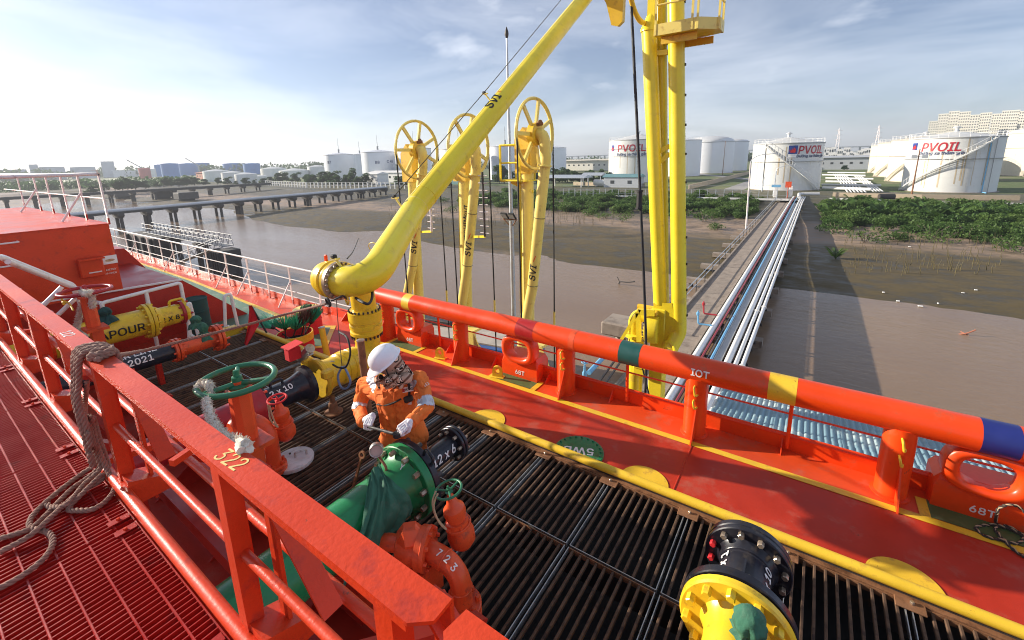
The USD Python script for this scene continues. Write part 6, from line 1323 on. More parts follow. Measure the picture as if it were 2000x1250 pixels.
# distant wooded horizon
v = []
def woodline(name, label, pts, h, seed, mat='leaf_tree', n=5200):
    r = np.random.default_rng(seed); out = []; p = np.array(pts, float); sg = np.linalg.norm(np.diff(p, axis=0), axis=1); cs = np.concatenate([[0], np.cumsum(sg)])
    for _ in range(n // 40):
        s = r.uniform(0, cs[-1]); q = A(np.interp(s, cs, p[:, 0]), np.interp(s, cs, p[:, 1]), LZ); hh = h * r.uniform(.5, 1.2); out.append(leaves(q + A(r.normal(0, 12), r.normal(0, 12), hh * .5), 40, A(hh * .9, hh * .9, hh * .5), hh * .16, r))
    solo(name, out, mat, label, 'woodland', kind='stuff', smooth=False)
hz = lambda px, D: EYE + hdir(px, 310) * D
woodline('far_woods', 'dim line of far off trees along the horizon behind the sheds', [hz(1080, 520), hz(1200, 560), hz(1480, 600)], 9, 51)
woodline('far_woods', 'hazy line of far off trees on the opposite shore', [hz(-60, 620), hz(200, 760), hz(420, 640), hz(640, 620)], 11, 52)
woodline('far_woods', 'far off trees showing behind the white tanks', [hz(640, 480), hz(850, 480), hz(1080, 480)], 8, 53)
woodline('far_woods', 'low green scrub on the far bank beyond the farther pier', [hz(-80, 330), hz(60, 345), hz(170, 330), hz(300, 330)], 4.5, 54)
# ================================================================== marine loading arms
ARM_Y = 10.5
LA = Thing('marine_loader', 'bright yellow loading arm coupled to the tanker manifold by a long slanting pipe', 'loading arm', (-3, ARM_Y, PZ))
Q = lambda px, py, Y=ARM_Y: P(px, py, Y=Y)
def seg(a, b, t0, t1): a, b = np.asarray(a), np.asarray(b); return a + (b - a) * t0, a + (b - a) * t1
l0, l1 = Q(1290, 592), Q(1268, 62); dl = (l1 - l0)
LA.add('column', rod(l0, l1, 0.166, 24), 'arm_yellow', 50, label='round column with sloping cap')
LA.add('column_cap', hull([l1 + A(math.cos(a) * .19, math.sin(a) * .19, z) for a in np.linspace(0, 6.28, 17)[:-1] for z in (0.0, .05)] + [l1 + A(.06 + math.cos(a) * .08, math.sin(a) * .08, .42) for a in np.linspace(0, 6.28, 9)[:-1]]), 'arm_yellow')
LA.add('upper_column', slab(l1[0] - .03, l1[0] + .13, ARM_Y - .1, ARM_Y + .1, l1[2] + .2, l1[2] + 4.5), 'arm_yellow')
m0, m1 = Q(1297, 590, 10.75), Q(1291, -60, 10.75); LA.add('middle_pipe', rod(m0, m1, 0.115, 20), 'arm_yellow', 50)
w0, w1 = Q(1327, 640), Q(1319, -120); LA.add('riser_pipe', tube(arc([w1, w0 + A(0, 0, -.12), Q(1308, 683, 10.25)], 0.34, 10), 0.172, 24), 'arm_yellow', 50)
LA.add('swivel_ring', [torus(Q(1308, 683, 10.22), A(.55, .8, .1), 0.20, 0.04, 30, 8)], 'arm_yellow')
bx0, bx1 = Q(1290, 600), Q(1299, 812); bx1[1] = ARM_Y
LA.add('box_column', beam(bx0, A(bx0[0] + .02, ARM_Y, PZ - .06), 0.34, 0.36, (0, 1, 0), 0.02), 'arm_yellow')
LA.add('saddle_plate', hull([Q(px, py, y) for px, py in ((1276, 592), (1313, 592), (1318, 640), (1300, 690), (1278, 650)) for y in (10.35, 10.6)]), 'arm_yellow')
for s_, (a, b) in enumerate((((1296, 330), (1303, 318)), ((1296, 330), (1303, 318)))):
    if s_ == 0: LA.add('tie_bracket', [beam(Q(1283, 300), Q(1308, 285), .06, .10), beam(Q(1283, 322), Q(1308, 300), .06, .10)], 'arm_yellow')
LA.add('tie_bracket', beam(Q(1282, 104), Q(1305, 102), .08, .10), 'arm_yellow')
LA.add('grey_panel', beam(Q(1293, -40, 10.9), Q(1293, 96, 10.9), .22, .03, (0, 1, 0)), 'galv')
for k in range(13):
    q = l0 * 0 + w0 + (w1 - w0) * (0.04 + k / 13.5) + A(.172, 0.02, 0); LA.add('rung_stud', box(q, (.035, .06, .05)), 'dark_steel', False)
# base riser beside the column
rb0 = Q(1240, 735); LA.add('base_riser', rod(A(rb0[0], ARM_Y, PZ - .06), A(rb0[0], ARM_Y, Q(1238, 652)[2]), 0.20, 24), 'arm_yellow', 50)
LA.add('base_bend', tube(arc([A(rb0[0] - .05, ARM_Y, Q(1238, 650)[2]), A(rb0[0] - .05, ARM_Y, Q(1238, 612)[2]), Q(1272, 618)], 0.28, 8), 0.17, 20), 'arm_yellow', 50)
LA.add('base_flange', flange(A(rb0[0], ARM_Y, Q(1240, 655)[2]), (0, 0, 1), .30, .08), 'arm_yellow')
for y in (10.1, 10.85):
    LA.add('side_frame', hull([Q(px, py, y) + A(0, e, 0) for px, py in ((1207, 668), (1214, 668), (1252, 606), (1246, 604)) for e in (0, .04)]), 'arm_yellow')
    LA.add('side_frame', hull([Q(px, py, y) + A(0, e, 0) for px, py in ((1246, 604), (1278, 606), (1278, 618), (1250, 616)) for e in (0, .04)]), 'arm_yellow')
    LA.add('side_frame', hull([Q(px, py, y) + A(0, e, 0) for px, py in ((1241, 612), (1250, 612), (1252, 668), (1243, 668)) for e in (0, .04)]), 'arm_yellow')
LA.add('top_cylinder', [rod(Q(1246, 598, 10.4), Q(1279, 604, 10.4), .07, 14), box(Q(1268, 606, 10.4), (.5, .4, .12), .02)], 'deck_yellow')
LA.add('gear_drum', [lathe(Q(1262, 640, 10.3), (1, 0.1, 0), [(0, .34), (.05, .36), (.25, .36), (.3, .34)], 32)], 'arm_yellow')
LA.add('gear_teeth', bolts(Q(1262, 640, 10.3), (-1, -.1, 0), .33, 26, .016, .03), 'dark_steel', kind='stuff')
LA.add('lower_box', [box(Q(1254, 705, 10.3), (.34, .3, .34), .02), box(Q(1250, 722, 10.3), (.3, .25, .2), .02)], 'arm_yellow')
# access platform near the top
f0 = Q(1277, 68, 9.9); pz = f0[2]; x0_ = f0[0]; x1_ = Q(1400, 48, 9.9)[0]
LA.add('platform', [hull([(x, y, z) for x, y in ((x0_, 9.9), (x1_ - .35, 9.9), (x1_, 10.25), (x1_, 10.6), (x0_, 10.9)) for z in (pz - .02, pz + .0)])], 'arm_yellow')
LA.add('kick_plate', [beam((x0_, 9.9, pz + .08), (x1_ - .35, 9.9, pz + .08), .02, .22), beam((x1_ - .35, 9.9, pz + .08), (x1_, 10.25, pz + .08), .02, .22), beam((x1_, 10.25, pz + .08), (x1_, 10.6, pz + .08), .02, .22)], 'pale_yellow')
for yb_, e_ in ((10.1, .4), (10.7, .2)): LA.add('platform_bearer', beam((x0_ + .1, yb_, pz - .10), (x1_ - e_, yb_, pz - .10), .05, .14), 'deck_yellow')
for x, y in ((x0_ + .03, 9.9), (x0_ + .62 * (x1_ - x0_), 9.9), (x1_ - .36, 9.9), (x1_ - .02, 10.2), (x1_ - .02, 10.6)): LA.add('rail_post', slab(x - .02, x + .02, y - .02, y + .02, pz - .02, pz + 1.15), 'pale_yellow')
for z in (.55, 1.12): LA.add('guard_rail', tube([(x0_ + .03, 9.9, pz + z), (x1_ - .36, 9.9, pz + z), (x1_ - .02, 10.2, pz + z), (x1_ - .02, 10.6, pz + z)], .02, 8), 'pale_yellow')
wc_ = Q(1284, -52, 10.2); LA.add('sheave_wheel', torus(wc_ + A(-.3, 0, .1), (1, 0, 0), .98, .055, 56, 8), 'deck_yellow', 60)
# long slanting outboard arm
RG = P(664, 548, Y=3.05); S0 = RG + A(.03, 0, 0); S1 = P(740, 522, Y=3.35); S2 = P(814, 398, k=7.35); S3 = P(1139, 0, k=11.6)
dr = unit(S3 - S2); top = S3 + dr * 1.6
S2 = S2 * .8 + P(765, 492, Y=3.55) * .2; dr = unit(S3 - S2); top = S3 + dr * 1.6
p_ = arc([S0, P(722, 552, Y=3.08), S2, S3, top], 0.62, 14)
LA.add('outboard_arm', tube(p_, 0.192, 32), 'arm_yellow', 60, label='long slanting outboard arm pipe')
LA.add('faded_patch', tube(p_[2:-1][:0] if False else np.array([S2 + dr * .05, S2 + dr * .15]), 0.1935, 32), 'pale_yellow', 60, label='faded band round the arm')
for t_ in (0.30, 1.6): LA.add('weld_ring', torus(S2 + dr * (t_ - 1.2) * 1.0, dr, .193, .006, 32, 6), 'arm_yellow')
upr = unit(A(-.55, -.5, .75)); upr = unit(upr - dr * (upr @ dr))
tp1 = P(935, 203, k=1.0) - EYE
ta = S2 + dr * np.linalg.norm(S3 - S2) * 0.36
LA.add('lettering', wrap_text('SVI', 0.20, ta + dr * .0, dr, .194, unit(unit(EYE - ta) * .95 + upr * .75), shear=.25), 'mark_black', 30)
LA.add('lettering', wrap_text('I', 0.06, ta + dr * .33, dr, .1945, unit(unit(EYE - ta) * .9 + upr * .85), along=True), 'valve_orange', 30)
for q_, o_ in ((S2 + dr * (-.12), 1), (S2 + dr * 3.05, 1), (S0 + A(.22, 0, 0), 0)):
    e_ = unit(A(-.62, -.12, .78)); LA.add('cable_guide', [rod(q_ + e_ * .15, q_ + e_ * .36, .016, 8), box(q_ + e_ * .37, (.12, .05, .02))], 'pale_yellow'); LA.add('guide_block', box(q_ + e_ * .40, (.06, .06, .05), .01), 'rubber')
cb_ = [S2 + dr * (-.12) + unit(A(-.62, -.12, .78)) * .40, S2 + dr * 3.05 + unit(A(-.62, -.12, .78)) * .40, top + unit(A(-.62, -.12, .78)) * .5]
LA.add('guide_cable', tube(curve([P(678, 505, Y=2.9), P(690, 490, Y=4.4), P(700, 466, Y=6.0)] , 12), .008, 5), 'rubber'); LA.add('guide_cable', tube(cb_, .008, 5), 'dark_steel')
q_ = S3 + dr * .5; LA.add('hanger_plate', extr(Polygon([(-.45, .5), (.25, .5), (.42, .1), (.36, -.62), (.22, -.72), (.05, -.66), (-.08, -.1)]), P(1194, -2, k=11.9), (1, 0, 0), (0, -.15, 1), .18), 'deck_yellow')
# triple swivel and coupler at the manifold
CX_ = -5.05; cc = lambda y: A(CX_, y, MZ); yk = P(614, 733, X=CX_)[1] + 0.02
LA.add('coupler_flange', flange(cc(yk), AY, 0.262, 0.075, 36, .015), 'deck_yellow')
LA.add('coupler_body', lathe(cc(yk + .07), AY, [(0, .215), (.06, .21), (.10, .195), (.22, .195), (.24, .215), (.30, .215)], 34), 'pipe_yellow')
for a in (0.5, 2.4, 4.4): LA.add('clamp_jaw', box(cc(yk + .02) + .27 * A(math.cos(a), 0, math.sin(a)), (.11, .14, .11), .02), 'deck_yellow')
LA.add('coupler_bolts', bolts(cc(yk + .37), -AY, .20, 22, .013, .03), 'pipe_yellow', kind='stuff')
LA.add('lower_swivel', lathe(cc(yk + .37), AY, [(0, .222), (.07, .224), (.08, .205), (.10, .205), (.11, .215), (.24, .21), (.26, .185)], 34), 'pipe_yellow')
ey = yk + .82
LA.add('lower_elbow', tube(arc([cc(yk + .60), cc(ey), A(CX_, ey, 1.25)], .26, 12), .172, 30), 'pipe_yellow', 60)
LA.add('riser_swivel', lathe(A(CX_, ey, 1.14), (0, 0, 1), [(0, .20), (.02, .222), (.06, .222), (.07, .205), (.10, .205), (.11, .225), (.16, .225), (.17, .21), (.20, .21), (.21, .228), (.34, .228), (.345, .205), (.37, .20)], 36), 'pipe_yellow')
LA.add('swivel_bolts', bolts(A(CX_, ey, 1.14), (0, 0, -1), .205, 22, .014, .035) + bolts(A(CX_, ey, 1.49), (0, 0, 1), .21, 22, .012, .03), 'dark_steel', kind='stuff')
sb = RG - A(.27, 0, 0)
LA.add('upper_elbow', tube(arc([A(CX_, ey, 1.45), A(CX_, ey - .02, 1.98), sb + A(.0, .10, 0)], .20, 10), .165, 28), 'pipe_yellow', 60)
LA.add('top_swivel', lathe(sb + A(.26, 0, 0), (-1, .0, 0), [(0, .235), (.05, .24), (.06, .222), (.11, .222), (.12, .236), (.20, .232), (.215, .215), (.30, .20), (.37, .15), (.40, .03)], 38), 'pipe_yellow')
LA.add('ring_flange', lathe(sb + A(.25, 0, 0), (1, 0, 0), [(0, .238), (.05, .238), (.055, .20)], 40), 'bolt_steel')
LA.add('ring_bolts', bolts(sb + A(.30, 0, 0), (1, 0, 0), .215, 22, .018, .035), 'bolt_steel', kind='stuff')
LA.add('red_lug', [box(sb + A(.06, -.02, .25), (.05, .03, .11), .01)], 'rail_orange')
hg = P(678, 586, Y=2.95); LA.add('hook_lug', [torus(hg, A(.3, 1, 0), .05, .012, 16, 6)], 'pipe_yellow')
# stay jack, support leg, hydraulic bits
lg = P(652, 806, z=TZ); lt = A(lg[0], lg[1], MZ - .2)
LA.add('jack_leg', [rod(lg + A(0, 0, .12), lt, .033, 14), lathe(lg, (0, 0, 1), [(0, .11), (.02, .115), (.03, .06), (.14, .05), (.15, .045)], 22)], 'rusty_steel')
LA.add('brace_plate', hull([P(725, 735, Y=3.25), P(745, 705, Y=3.3), P(800, 770, Y=3.25) * .4 + P(750, 760, Y=3.2) * .6, P(735, 700, Y=3.5)]), 'deck_yellow')
LA.add('red_box', [box(P(572, 690, Y=yk - .15), (.12, .16, .16), .01), hull([P(572, 684, Y=yk - .15) + A(a * .09, b * .1, .06 + .03 * (b > 0)) for a in (-1, 1) for b in (-1, 1)] + [P(572, 684, Y=yk - .15) + A(a * .09, b * .1, .05 + .03 * (b > 0)) for a in (-1, 1) for b in (-1, 1)])], 'flag_red')
LA.add('hydraulic_motor', [rod(P(588, 700, Y=yk - .02), P(606, 680, Y=yk - .02), .06, 16), rod(P(600, 676, Y=yk), P(608, 694, Y=yk), .045, 14)], 'bare_steel')
LA.add('hydraulic_motor', [rod(P(596, 775, Y=yk - .02), P(612, 768, Y=yk + .05), .055, 16)], 'bare_steel')
gz = P(648, 712, Y=yk + .2); LA.add('small_gauge', lathe(gz, unit(EYE - gz), [(0, .05), (.03, .05), (.035, .045), (.03, .0)], 20), 'bare_steel')
LA.add('black_hose', tube(curve([P(662, 648, Y=3.1), P(678, 660, Y=3.0), P(684, 690, Y=2.95), P(676, 716, Y=2.95), P(662, 718, Y=2.9), P(650, 712, Y=2.9)], 40), .012, 8), 'rubber')
LA.add('blue_hose', tube(curve([P(668, 716, Y=2.95), P(660, 735, Y=2.9), P(666, 756, Y=2.9), P(678, 758, Y=2.9), P(684, 742, Y=2.92), P(672, 715, Y=2.95)], 40), .014, 8), 'hose_blue')
LA.add('black_hose', tube(curve([P(695, 582, Y=3.0), P(708, 590, Y=2.9), P(720, 593, Y=2.95), P(727, 580, Y=3.1), P(726, 560, Y=3.3)], 30), .016, 8), 'rubber')
LA.add('hanging_wire', tube(curve([P(656, 570, Y=2.95), P(661, 640, Y=3.0), P(668, 715, Y=2.95)], 12), .005, 5), 'dark_steel')
# posts standing on the tray by the coupler
def post(top, foot, r, mat, label): t = Thing('stub_post', label, 'post', foot); t.add('shaft', rod(foot, top, r, 18), mat, 50); t.add('cap', lathe(top, unit(top - foot), [(0, r * 1.1), (.012, r * 1.1), (.016, r * .9)], 18), 'bare_steel')
pf_ = P(724, 835, z=TZ); post(A(pf_[0], pf_[1], P(712, 664, X=pf_[0])[2]) + A(-.02, .0, 0), pf_, .042, 'rusty_steel', 'rusty brown stub post standing beside the worker')
pf_ = P(640, 700, z=0.0); post(P(628, 640, Y=pf_[1]), pf_, .055, 'deck_yellow', 'yellow stub post standing behind the yellow coupler')
# cable hanging by the near arm
h0, h1 = Q(1231, -30, 9.6), Q(1262, 690, 9.6)
t = Thing('hose_cable', 'thick black cable hanging beside the near yellow arm', 'cable', h1); t.add('cable', tube(curve([h0, (h0 + h1) / 2 + A(.02, 0, 0), h1, h1 - A(0, 0, 2)], 20), .032, 8), 'rubber')
hc = h0 + (h1 - h0) * .545; t.add('coupling', [rod(hc - A(0, 0, .2), hc + A(0, 0, .16), .06, 10), rod(hc - A(0, 0, .2), hc - A(0, 0, .24), .08, 10), rod(hc + A(0, 0, .14), hc + A(0, 0, .18), .075, 10)], 'rubber')
h0, h1 = Q(1258, 110, 10.2), Q(1281, 800, 10.2); solo('hose_cable', tube([Q(1250, 700, 10.1), Q(1275, 800, 10.1)], .02, 8), 'rubber', 'thin dark cable hanging under the near arm base', 'cable')
# ------------------------------------------------------------------ three stowed arms
def stowed(wcx, wcy, Rw, front, rear, label, txt_t, cage=False, jas=False):
    wc = Q(wcx, wcy); x = wc[0]
    t = Thing('stowed_loader', label, 'loading arm', A(x, ARM_Y, PZ), 'stowed yellow loading arms with spoked wheels')
    wp = t.add('wheel', [torus(wc, (1, 0, 0), Rw, .045, 64, 8)], 'pale_yellow', 60); t.add('wheel_groove', torus(wc + A(.035, 0, 0), (1, 0, 0), Rw + .015, .025, 64, 6), 'pale_yellow', 60, parent=wp)
    for k in range(7):
        a = k * 2 * np.pi / 7 + .45; e = A(0, math.cos(a), math.sin(a)); t.add('spoke', beam(wc + e * .2, wc + e * (Rw - .02), .10, .06, (1, 0, 0)), 'pale_yellow', parent=wp)
    t.add('hub', [lathe(wc - A(.12, 0, 0), (1, 0, 0), [(0, .24), (.03, .30), (.1, .30), (.22, .30), (.24, .26)], 30)], 'deck_yellow', parent=wp)
    t.add('hub_fitting', [rod(wc + A(.1, .05, .28), wc + A(.22, -.08, .30), .06, 10), rod(wc + A(.1, -.1, .24), wc + A(.2, .06, .26), .05, 10), rod(wc + A(.12, .1, -.24), wc + A(.24, 0, -.28), .07, 10)], 'rusty_steel', parent=wp)
    f0, f1, f2 = [Q(*f) for f in front]
    t.add('outboard_arm', tube(arc([wc + A(.05, 0, 0), wc + A(.30, -.05, .02), f0, f1, f2], .26, 8), .155, 24), 'pale_yellow', 60)
    ax = unit(f1 - f0); t.add('collar', [torus(f0 + ax * .25, ax, .165, .03, 24, 8)], 'pale_yellow')
    r0_, r1_ = Q(rear[0], rear[1], 10.85), Q(rear[2], rear[3], 10.85)
    t.add('column', rod(A(r1_[0], 10.85, PZ - .06), A(r0_[0], 10.85, r0_[2]), .18, 22), 'pale_yellow', 50)
    t.add('column_pipe', rod(A(r1_[0] - .34, 11.05, PZ), A(r0_[0] - .30, 11.05, r0_[2] - .1), .115, 18), 'arm_yellow', 50)
    t.add('head_box', [hull([A(r0_[0] + a, 10.85 + b, z) for a in (-.30, .22) for b in (-.2, .2) for z in (wc[2] - 1.05, wc[2] - .1)] + [A(r0_[0] - .02, 10.85 + b, wc[2] + .22) for b in (-.2, .2)])], 'deck_yellow')
    t.add('foot_plate', box(A(r1_[0] - .1, 10.9, PZ), (1.0, .8, .1)), 'deck_yellow')
    # lower links hanging near the rail
    lo = f2; t.add('coupler', [tube(arc([lo, lo - A(0, .02, .45), lo + A(.42, -.05, -.62)], .25, 6), .15, 18), lathe(lo + A(.42, -.05, -.62), (1, 0, -.1), [(-.05, .22), (.06, .22), (.07, .17), (.3, .17), (.31, .22), (.38, .22)], 24)], 'pale_yellow')
    t.add('link_plate', [hull([lo + A(.35 + a, e, z) for a, z in ((0, .05), (.5, .15), (.9, -.75), (.75, -.8)) for e in (-.28, -.24)]), hull([lo + A(.35 + a, e, z) for a, z in ((0, .05), (.12, .08), (.3, -.8), (.15, -.8)) for e in (.2, .24)]), box(lo + A(.62, 0, .1), (.5, .5, .08), .01)], 'pale_yellow')
    tdir = unit(f1 - f0) * -1; tq = f0 + (f1 - f0) * txt_t
    t.add('lettering', wrap_text('SVI', .20, tq, tdir, .156, unit(EYE - tq + A(-3.5, 0, 0)), shear=.2), 'mark_black', 30)
    fl_ = tq + tdir * .42; t.add('lettering', wrap_text('/', .14, fl_, tdir, .157, unit(EYE - fl_ + A(-2, 0, 0)), along=False), 'rail_orange', 30)
    for q in (.45, .985): t.add('clamp_band', torus(f0 + (f1 - f0) * q, tdir, .157, .01, 20, 5), 'dark_steel')
    for s in (-1, 1):
        c0 = wc + A(.03, s * (Rw + .01), 0); solo('wheel_cable', tube([c0, A(c0[0] + .02, c0[1], -.4), A(c0[0] + .02, c0[1], -3.8)], .022, 6), 'rubber', f'black cable on the {"shore" if s > 0 else "ship"} side of the wheel of the {label.split()[0]} stowed arm', 'cable', 'cables hanging from the stowed arm wheels')
        t.add('cable_rod', rod(A(c0[0] + .02, c0[1], -1.2), A(c0[0] + .02, c0[1], -1.9), .035, 8), 'pale_yellow')
    return t, wc
sA, wA = stowed(1045, 262, .92, ((1066, 305), (1040, 560), (1020, 668)), (1030, 330, 1030, 640), 'nearest stowed yellow arm whose wheel stands beside the tall mast', .87)
sB, wB = stowed(916, 286, .92, ((930, 325), (913, 520), (896, 640)), (907, 350, 905, 600), 'middle stowed yellow arm whose wheel is half hidden by the slanting pipe', .80)
sC, wC = stowed(815, 293, .92, ((826, 325), (806, 520), (790, 600)), (806, 350, 814, 590), 'farthest stowed yellow arm with its whole wheel against the sky', .78)
tq = Q(907, 440, 10.68)
sB.add('lettering', wrap_text('PETECHIM', .15, A(P(906, 455, Y=10.67)[0], 10.85, P(906, 455, Y=10.67)[2]), (0, 0, 1), .181, unit(A(.5, -1, 0))), 'mark_black', 30)
sB.add('lettering', wrap_text('SVI', .16, A(P(911, 412, Y=10.67)[0] - .1, 10.85, P(911, 412, Y=10.67)[2]), (0, 0, 1), .181, unit(A(.6, -1, 0))), 'mark_black', 30)
# cage platform on the nearest stowed arm
k0, k1 = Q(986, 352, 10.6), Q(1032, 356, 10.6); kt = Q(986, 284, 10.6)[2]
cgx, cgz = k0[0], k0[2]
for x, y in ((cgx, 10.4), (cgx, 11.2), (cgx + .65, 10.4), (cgx + .65, 11.2)): sA.add('cage_post', slab(x - .025, x + .025, y - .025, y + .025, cgz, kt), 'arm_yellow')
for z in (cgz, (cgz + kt) / 2, kt): sA.add('cage_rail', tube([(cgx + .65, 10.4, z), (cgx, 10.4, z), (cgx, 11.2, z), (cgx + .65, 11.2, z)], .025, 8), 'arm_yellow')
sA.add('cage_floor', slab(cgx, k1[0], 10.4, 11.2, cgz - .03, cgz), 'arm_yellow'); sA.add('cage_bracket', beam((cgx + .1, 10.8, cgz - .05), (k1[0], 10.85, cgz - .35), .06, .1), 'arm_yellow')
# peg ladders
for (a, b, n, l) in (((942, 336), (947, 462), 9, 'peg ladder pole beside the middle stowed arm'), ((841, 402), (843, 452), 4, 'short peg ladder pole beside the farthest stowed arm')):
    p0_, p1_ = Q(*a, 10.2), Q(*b, 10.2); t = Thing('peg_ladder', l, 'ladder', p1_); t.add('pole', rod(p0_, p1_, .035, 8), 'pink_white' if n < 5 else 'dark_steel')
    for k in range(n): q = p0_ + (p1_ - p0_) * (k + .5) / n; t.add('peg', rod(q - A(.16, 0, 0), q + A(.16, 0, 0), .016, 6), 'pink_white')
    t.add('bracket', beam(p1_, p1_ + A(-.8, .3, -.12), .05, .07), 'arm_yellow')
# ================================================================== forward part of the ship
XB = -11.04
tk = Thing('trunk_deck', 'dark red raised trunk of the tanker with sloping side', None, kind='structure')
yt, zt = 3.43, 1.15
tk.add('trunk', hull([(x, y, z) for x in (-40, XB) for y, z in ((-4, 0.0), (4.63, 0.0), (yt, zt), (-4, zt + .12))]), 'ship_red', False)
tk.add('edge_lip', [beam((XB + .01, 1.0, zt + .11), (XB + .01, yt, zt), .05, .03)], 'pink_white')
tk.add('hatch_coaming', hull([(x, y, z) for x in (-19, -14.2) for y, z in ((2.6, 1.1), (3.95, .55), (3.36, 1.55), (2.6, 1.6))]), 'ship_red', False)
dh = Thing('deck_house', 'orange red steel deck house with a white railing along its roof', 'deck house', (-14, 0.5, zt))
dh.add('wall', hull([(x, y, z) for x in (-18.6, XB + .03) for y in (-4, 2.46) for z in (1.18, 2.49)]), 'cat_red', False)
dh.add('roof', slab(-18.62, XB + .05, -4, 2.48, 2.49, 2.505), 'cat_red')
bx = P(178, 522, X=XB + .1); dh.add('fan_box', [box(A(XB + .10, bx[1], bx[2]), (.14, .34, .36), .02), box(A(XB + .20, bx[1], bx[2] + .17), (.20, .36, .03), .005)], 'cat_red')
dh.add('box_bar', box(A(XB + .18, bx[1] + .03, bx[2] - .09), (.01, .18, .02)), 'pink_white')
pq = P(214, 507, X=XB + .04); dh.add('notice_plate', box(A(XB + .045, pq[1], pq[2]), (.015, .22, .16)), 'mark_white'); dh.add('plate_mark', [extr(affinity.scale(Point(0, 0).buffer(.05), 1.4, .5), A(XB + .0535, pq[1], pq[2] - .01), (0, 1, 0), (0, .15, 1), .002)], 'bolt_steel')
tq = P(212, 527, X=XB + .04); dh.add('lettering', flat_text('NO ENTRY', .035, A(XB + .036, tq[1], tq[2]), (0, 1, 0), (0, 0, 1), False), 'mark_white'); dh.add('lettering', flat_text('KEEP OPEN', .03, A(XB + .036, tq[1], tq[2] - .07), (0, 1, 0), (0, 0, 1), False), 'mark_white')
for k, (px, py) in enumerate(((7, 475), (7, 520))):
    q = P(px, py, X=XB + .1); dh.add('rung', tube(arc([q + A(-.08, -.16, 0), q + A(.08, -.16, 0), q + A(.08, .16, 0), q + A(-.08, .16, 0)], .03, 3), .014, 8), 'pink_white')
rx = [P(px, py, z=2.5)[0] for px, py in ((57, 405), (83, 412), (105, 417), (135, 423), (168, 430), (207, 439))]
rl_ = Thing('roof_railing', 'white railing with red feet along the roof edge of the deck house', 'railing', (-14, 2.42, 2.5))
for k, x in enumerate(rx):
    rl_.add('post', slab(x - .03, x + .03, 2.40, 2.425, 2.56, 3.42), 'pink_white'); rl_.add('foot', slab(x - .032, x + .032, 2.398, 2.427, 2.505, 2.62), 'ship_red')
    if k in (1, 4): rl_.add('stay', rod((x, 2.41, 3.05), (x - .02, 2.05, 2.51), .02, 8), 'pink_white')
rl_.add('top_rail', rod((rx[0] - 2.5, 2.41, 3.42), (rx[-1] + .03, 2.41, 3.42), .028, 10), 'pink_white')
rl_.add('top_rail', rod((rx[-1], 2.41, 3.42), (rx[-1] - .1, -3, 3.42), .028, 10), 'pink_white')
rl_.add('mid_wire', rod((rx[0] - 2.5, 2.41, 2.98), (rx[-1], 2.41, 2.98), .012, 8), 'pink_white')
# side railing along the ship's edge
sr = Thing('side_railing', 'long white side railing along the orange deck edge', 'railing', (-16, 5.62, 0))
pr = [628, 572, 526, 490, 447.5, 409, 375, 343, 319, 293.5, 269, 250.6]; pv = [603.5, 587, 573, 562, 548.5, 537.5, 527.6, 518, 511, 503, 496, 490]
xs_ = [P(a, b, Y=5.60)[0] for a, b in zip(pr, pv)]; xs_ += [xs_[-1] - 1.3 * k for k in range(1, 8)]
for k, x in enumerate(xs_):
    dbl = k in (3, 4)
    sr.add('post', slab(x - (.05 if dbl else .03), x + .03, 5.59, 5.61, .12, 1.0), 'pink_white'); sr.add('foot', slab(x - .034, x + .034, 5.588, 5.612, 0, .13), 'ship_red')
    sr.add('foot_tab', slab(x + .05, x + .20, 5.56, 5.62, .0, .012), 'ship_red')
    if k in (1, 3, 4, 7, 10): sr.add('stay', [rod((x - .02, 5.60, .6), (x - .06, 5.25, .01), .016, 6)], 'pink_white')
sr.add('top_rail', rod((xs_[-1], 5.60, 1.0), (-8.2, 5.60, 1.0), .024, 10), 'white_paint')
for z in (.36, .68): sr.add('mid_rail', rod((xs_[-1], 5.60, z), (-8.2, 5.60, z), .013, 8), 'white_paint')
gb = Thing('gunwale_bar', 'low orange flat bar along the forward deck edge under the white railing', 'deck edge bar', (-16, 5.68, 0))
gb.add('flat_bar', slab(-46, -9.25, 5.66, 5.68, 0, .17), 'rim_orange'); gb.add('top_edge', slab(-46, -9.25, 5.652, 5.682, .171, .185), 'pink_white')
for x in np.arange(-30, -9.3, 1.1): gb.add('bracket', slab(x - .06, x + .06, 5.655, 5.662, .0, .16), 'ship_red')
solo('mushroom_vent', [lathe(P(148 + 1, 553, z=1.3) * A(1, 1, 0) + A(0, 0, .6), (0, 0, 1), [(0, .1), (.5, .1)])], 'ship_red', 'small dark red vent stub behind the hand wheel', 'vent') if False else None
# white hand rails in front of the trunk
def rails(name, label, groups, r, mat='white_paint'):
    t = Thing(name, label, 'hand rail', groups[0][1][0])
    for nm, pts, rad in groups: t.add(nm, tube(arc(pts, rad, 5) if len(pts) > 2 else np.array(pts), r, 12), mat, 60)
X1 = -10.2
a0, a1, a2 = P(198, 592, X=X1), P(352, 552, X=X1), P(366, 606, X=X1); zf = 0.05
m_ = P(285, 570, X=X1)
rails('hand_rail', 'white tube hand rail standing behind the yellow vapour pipe', [('top_rail', [A(X1, a0[1], zf), A(X1, a0[1], a0[2]), A(X1, a1[1], a1[2]), A(X1, a1[1], zf)], .06), ('post', [A(X1, m_[1], m_[2]), A(X1, m_[1], zf)], 0), ('mid_rail', [A(X1, a0[1], a0[2] - .45), A(X1, a1[1], a1[2] - .45)], 0), ('return_rail', [A(X1, a0[1], a0[2]), A(X1 - .5, a0[1] - .1, a0[2] - .02), A(X1 - .5, a0[1] - .1, zf)], .06)], .034)
q0, q1 = P(447, 600, z=0.1), P(468, 640, z=0.1)
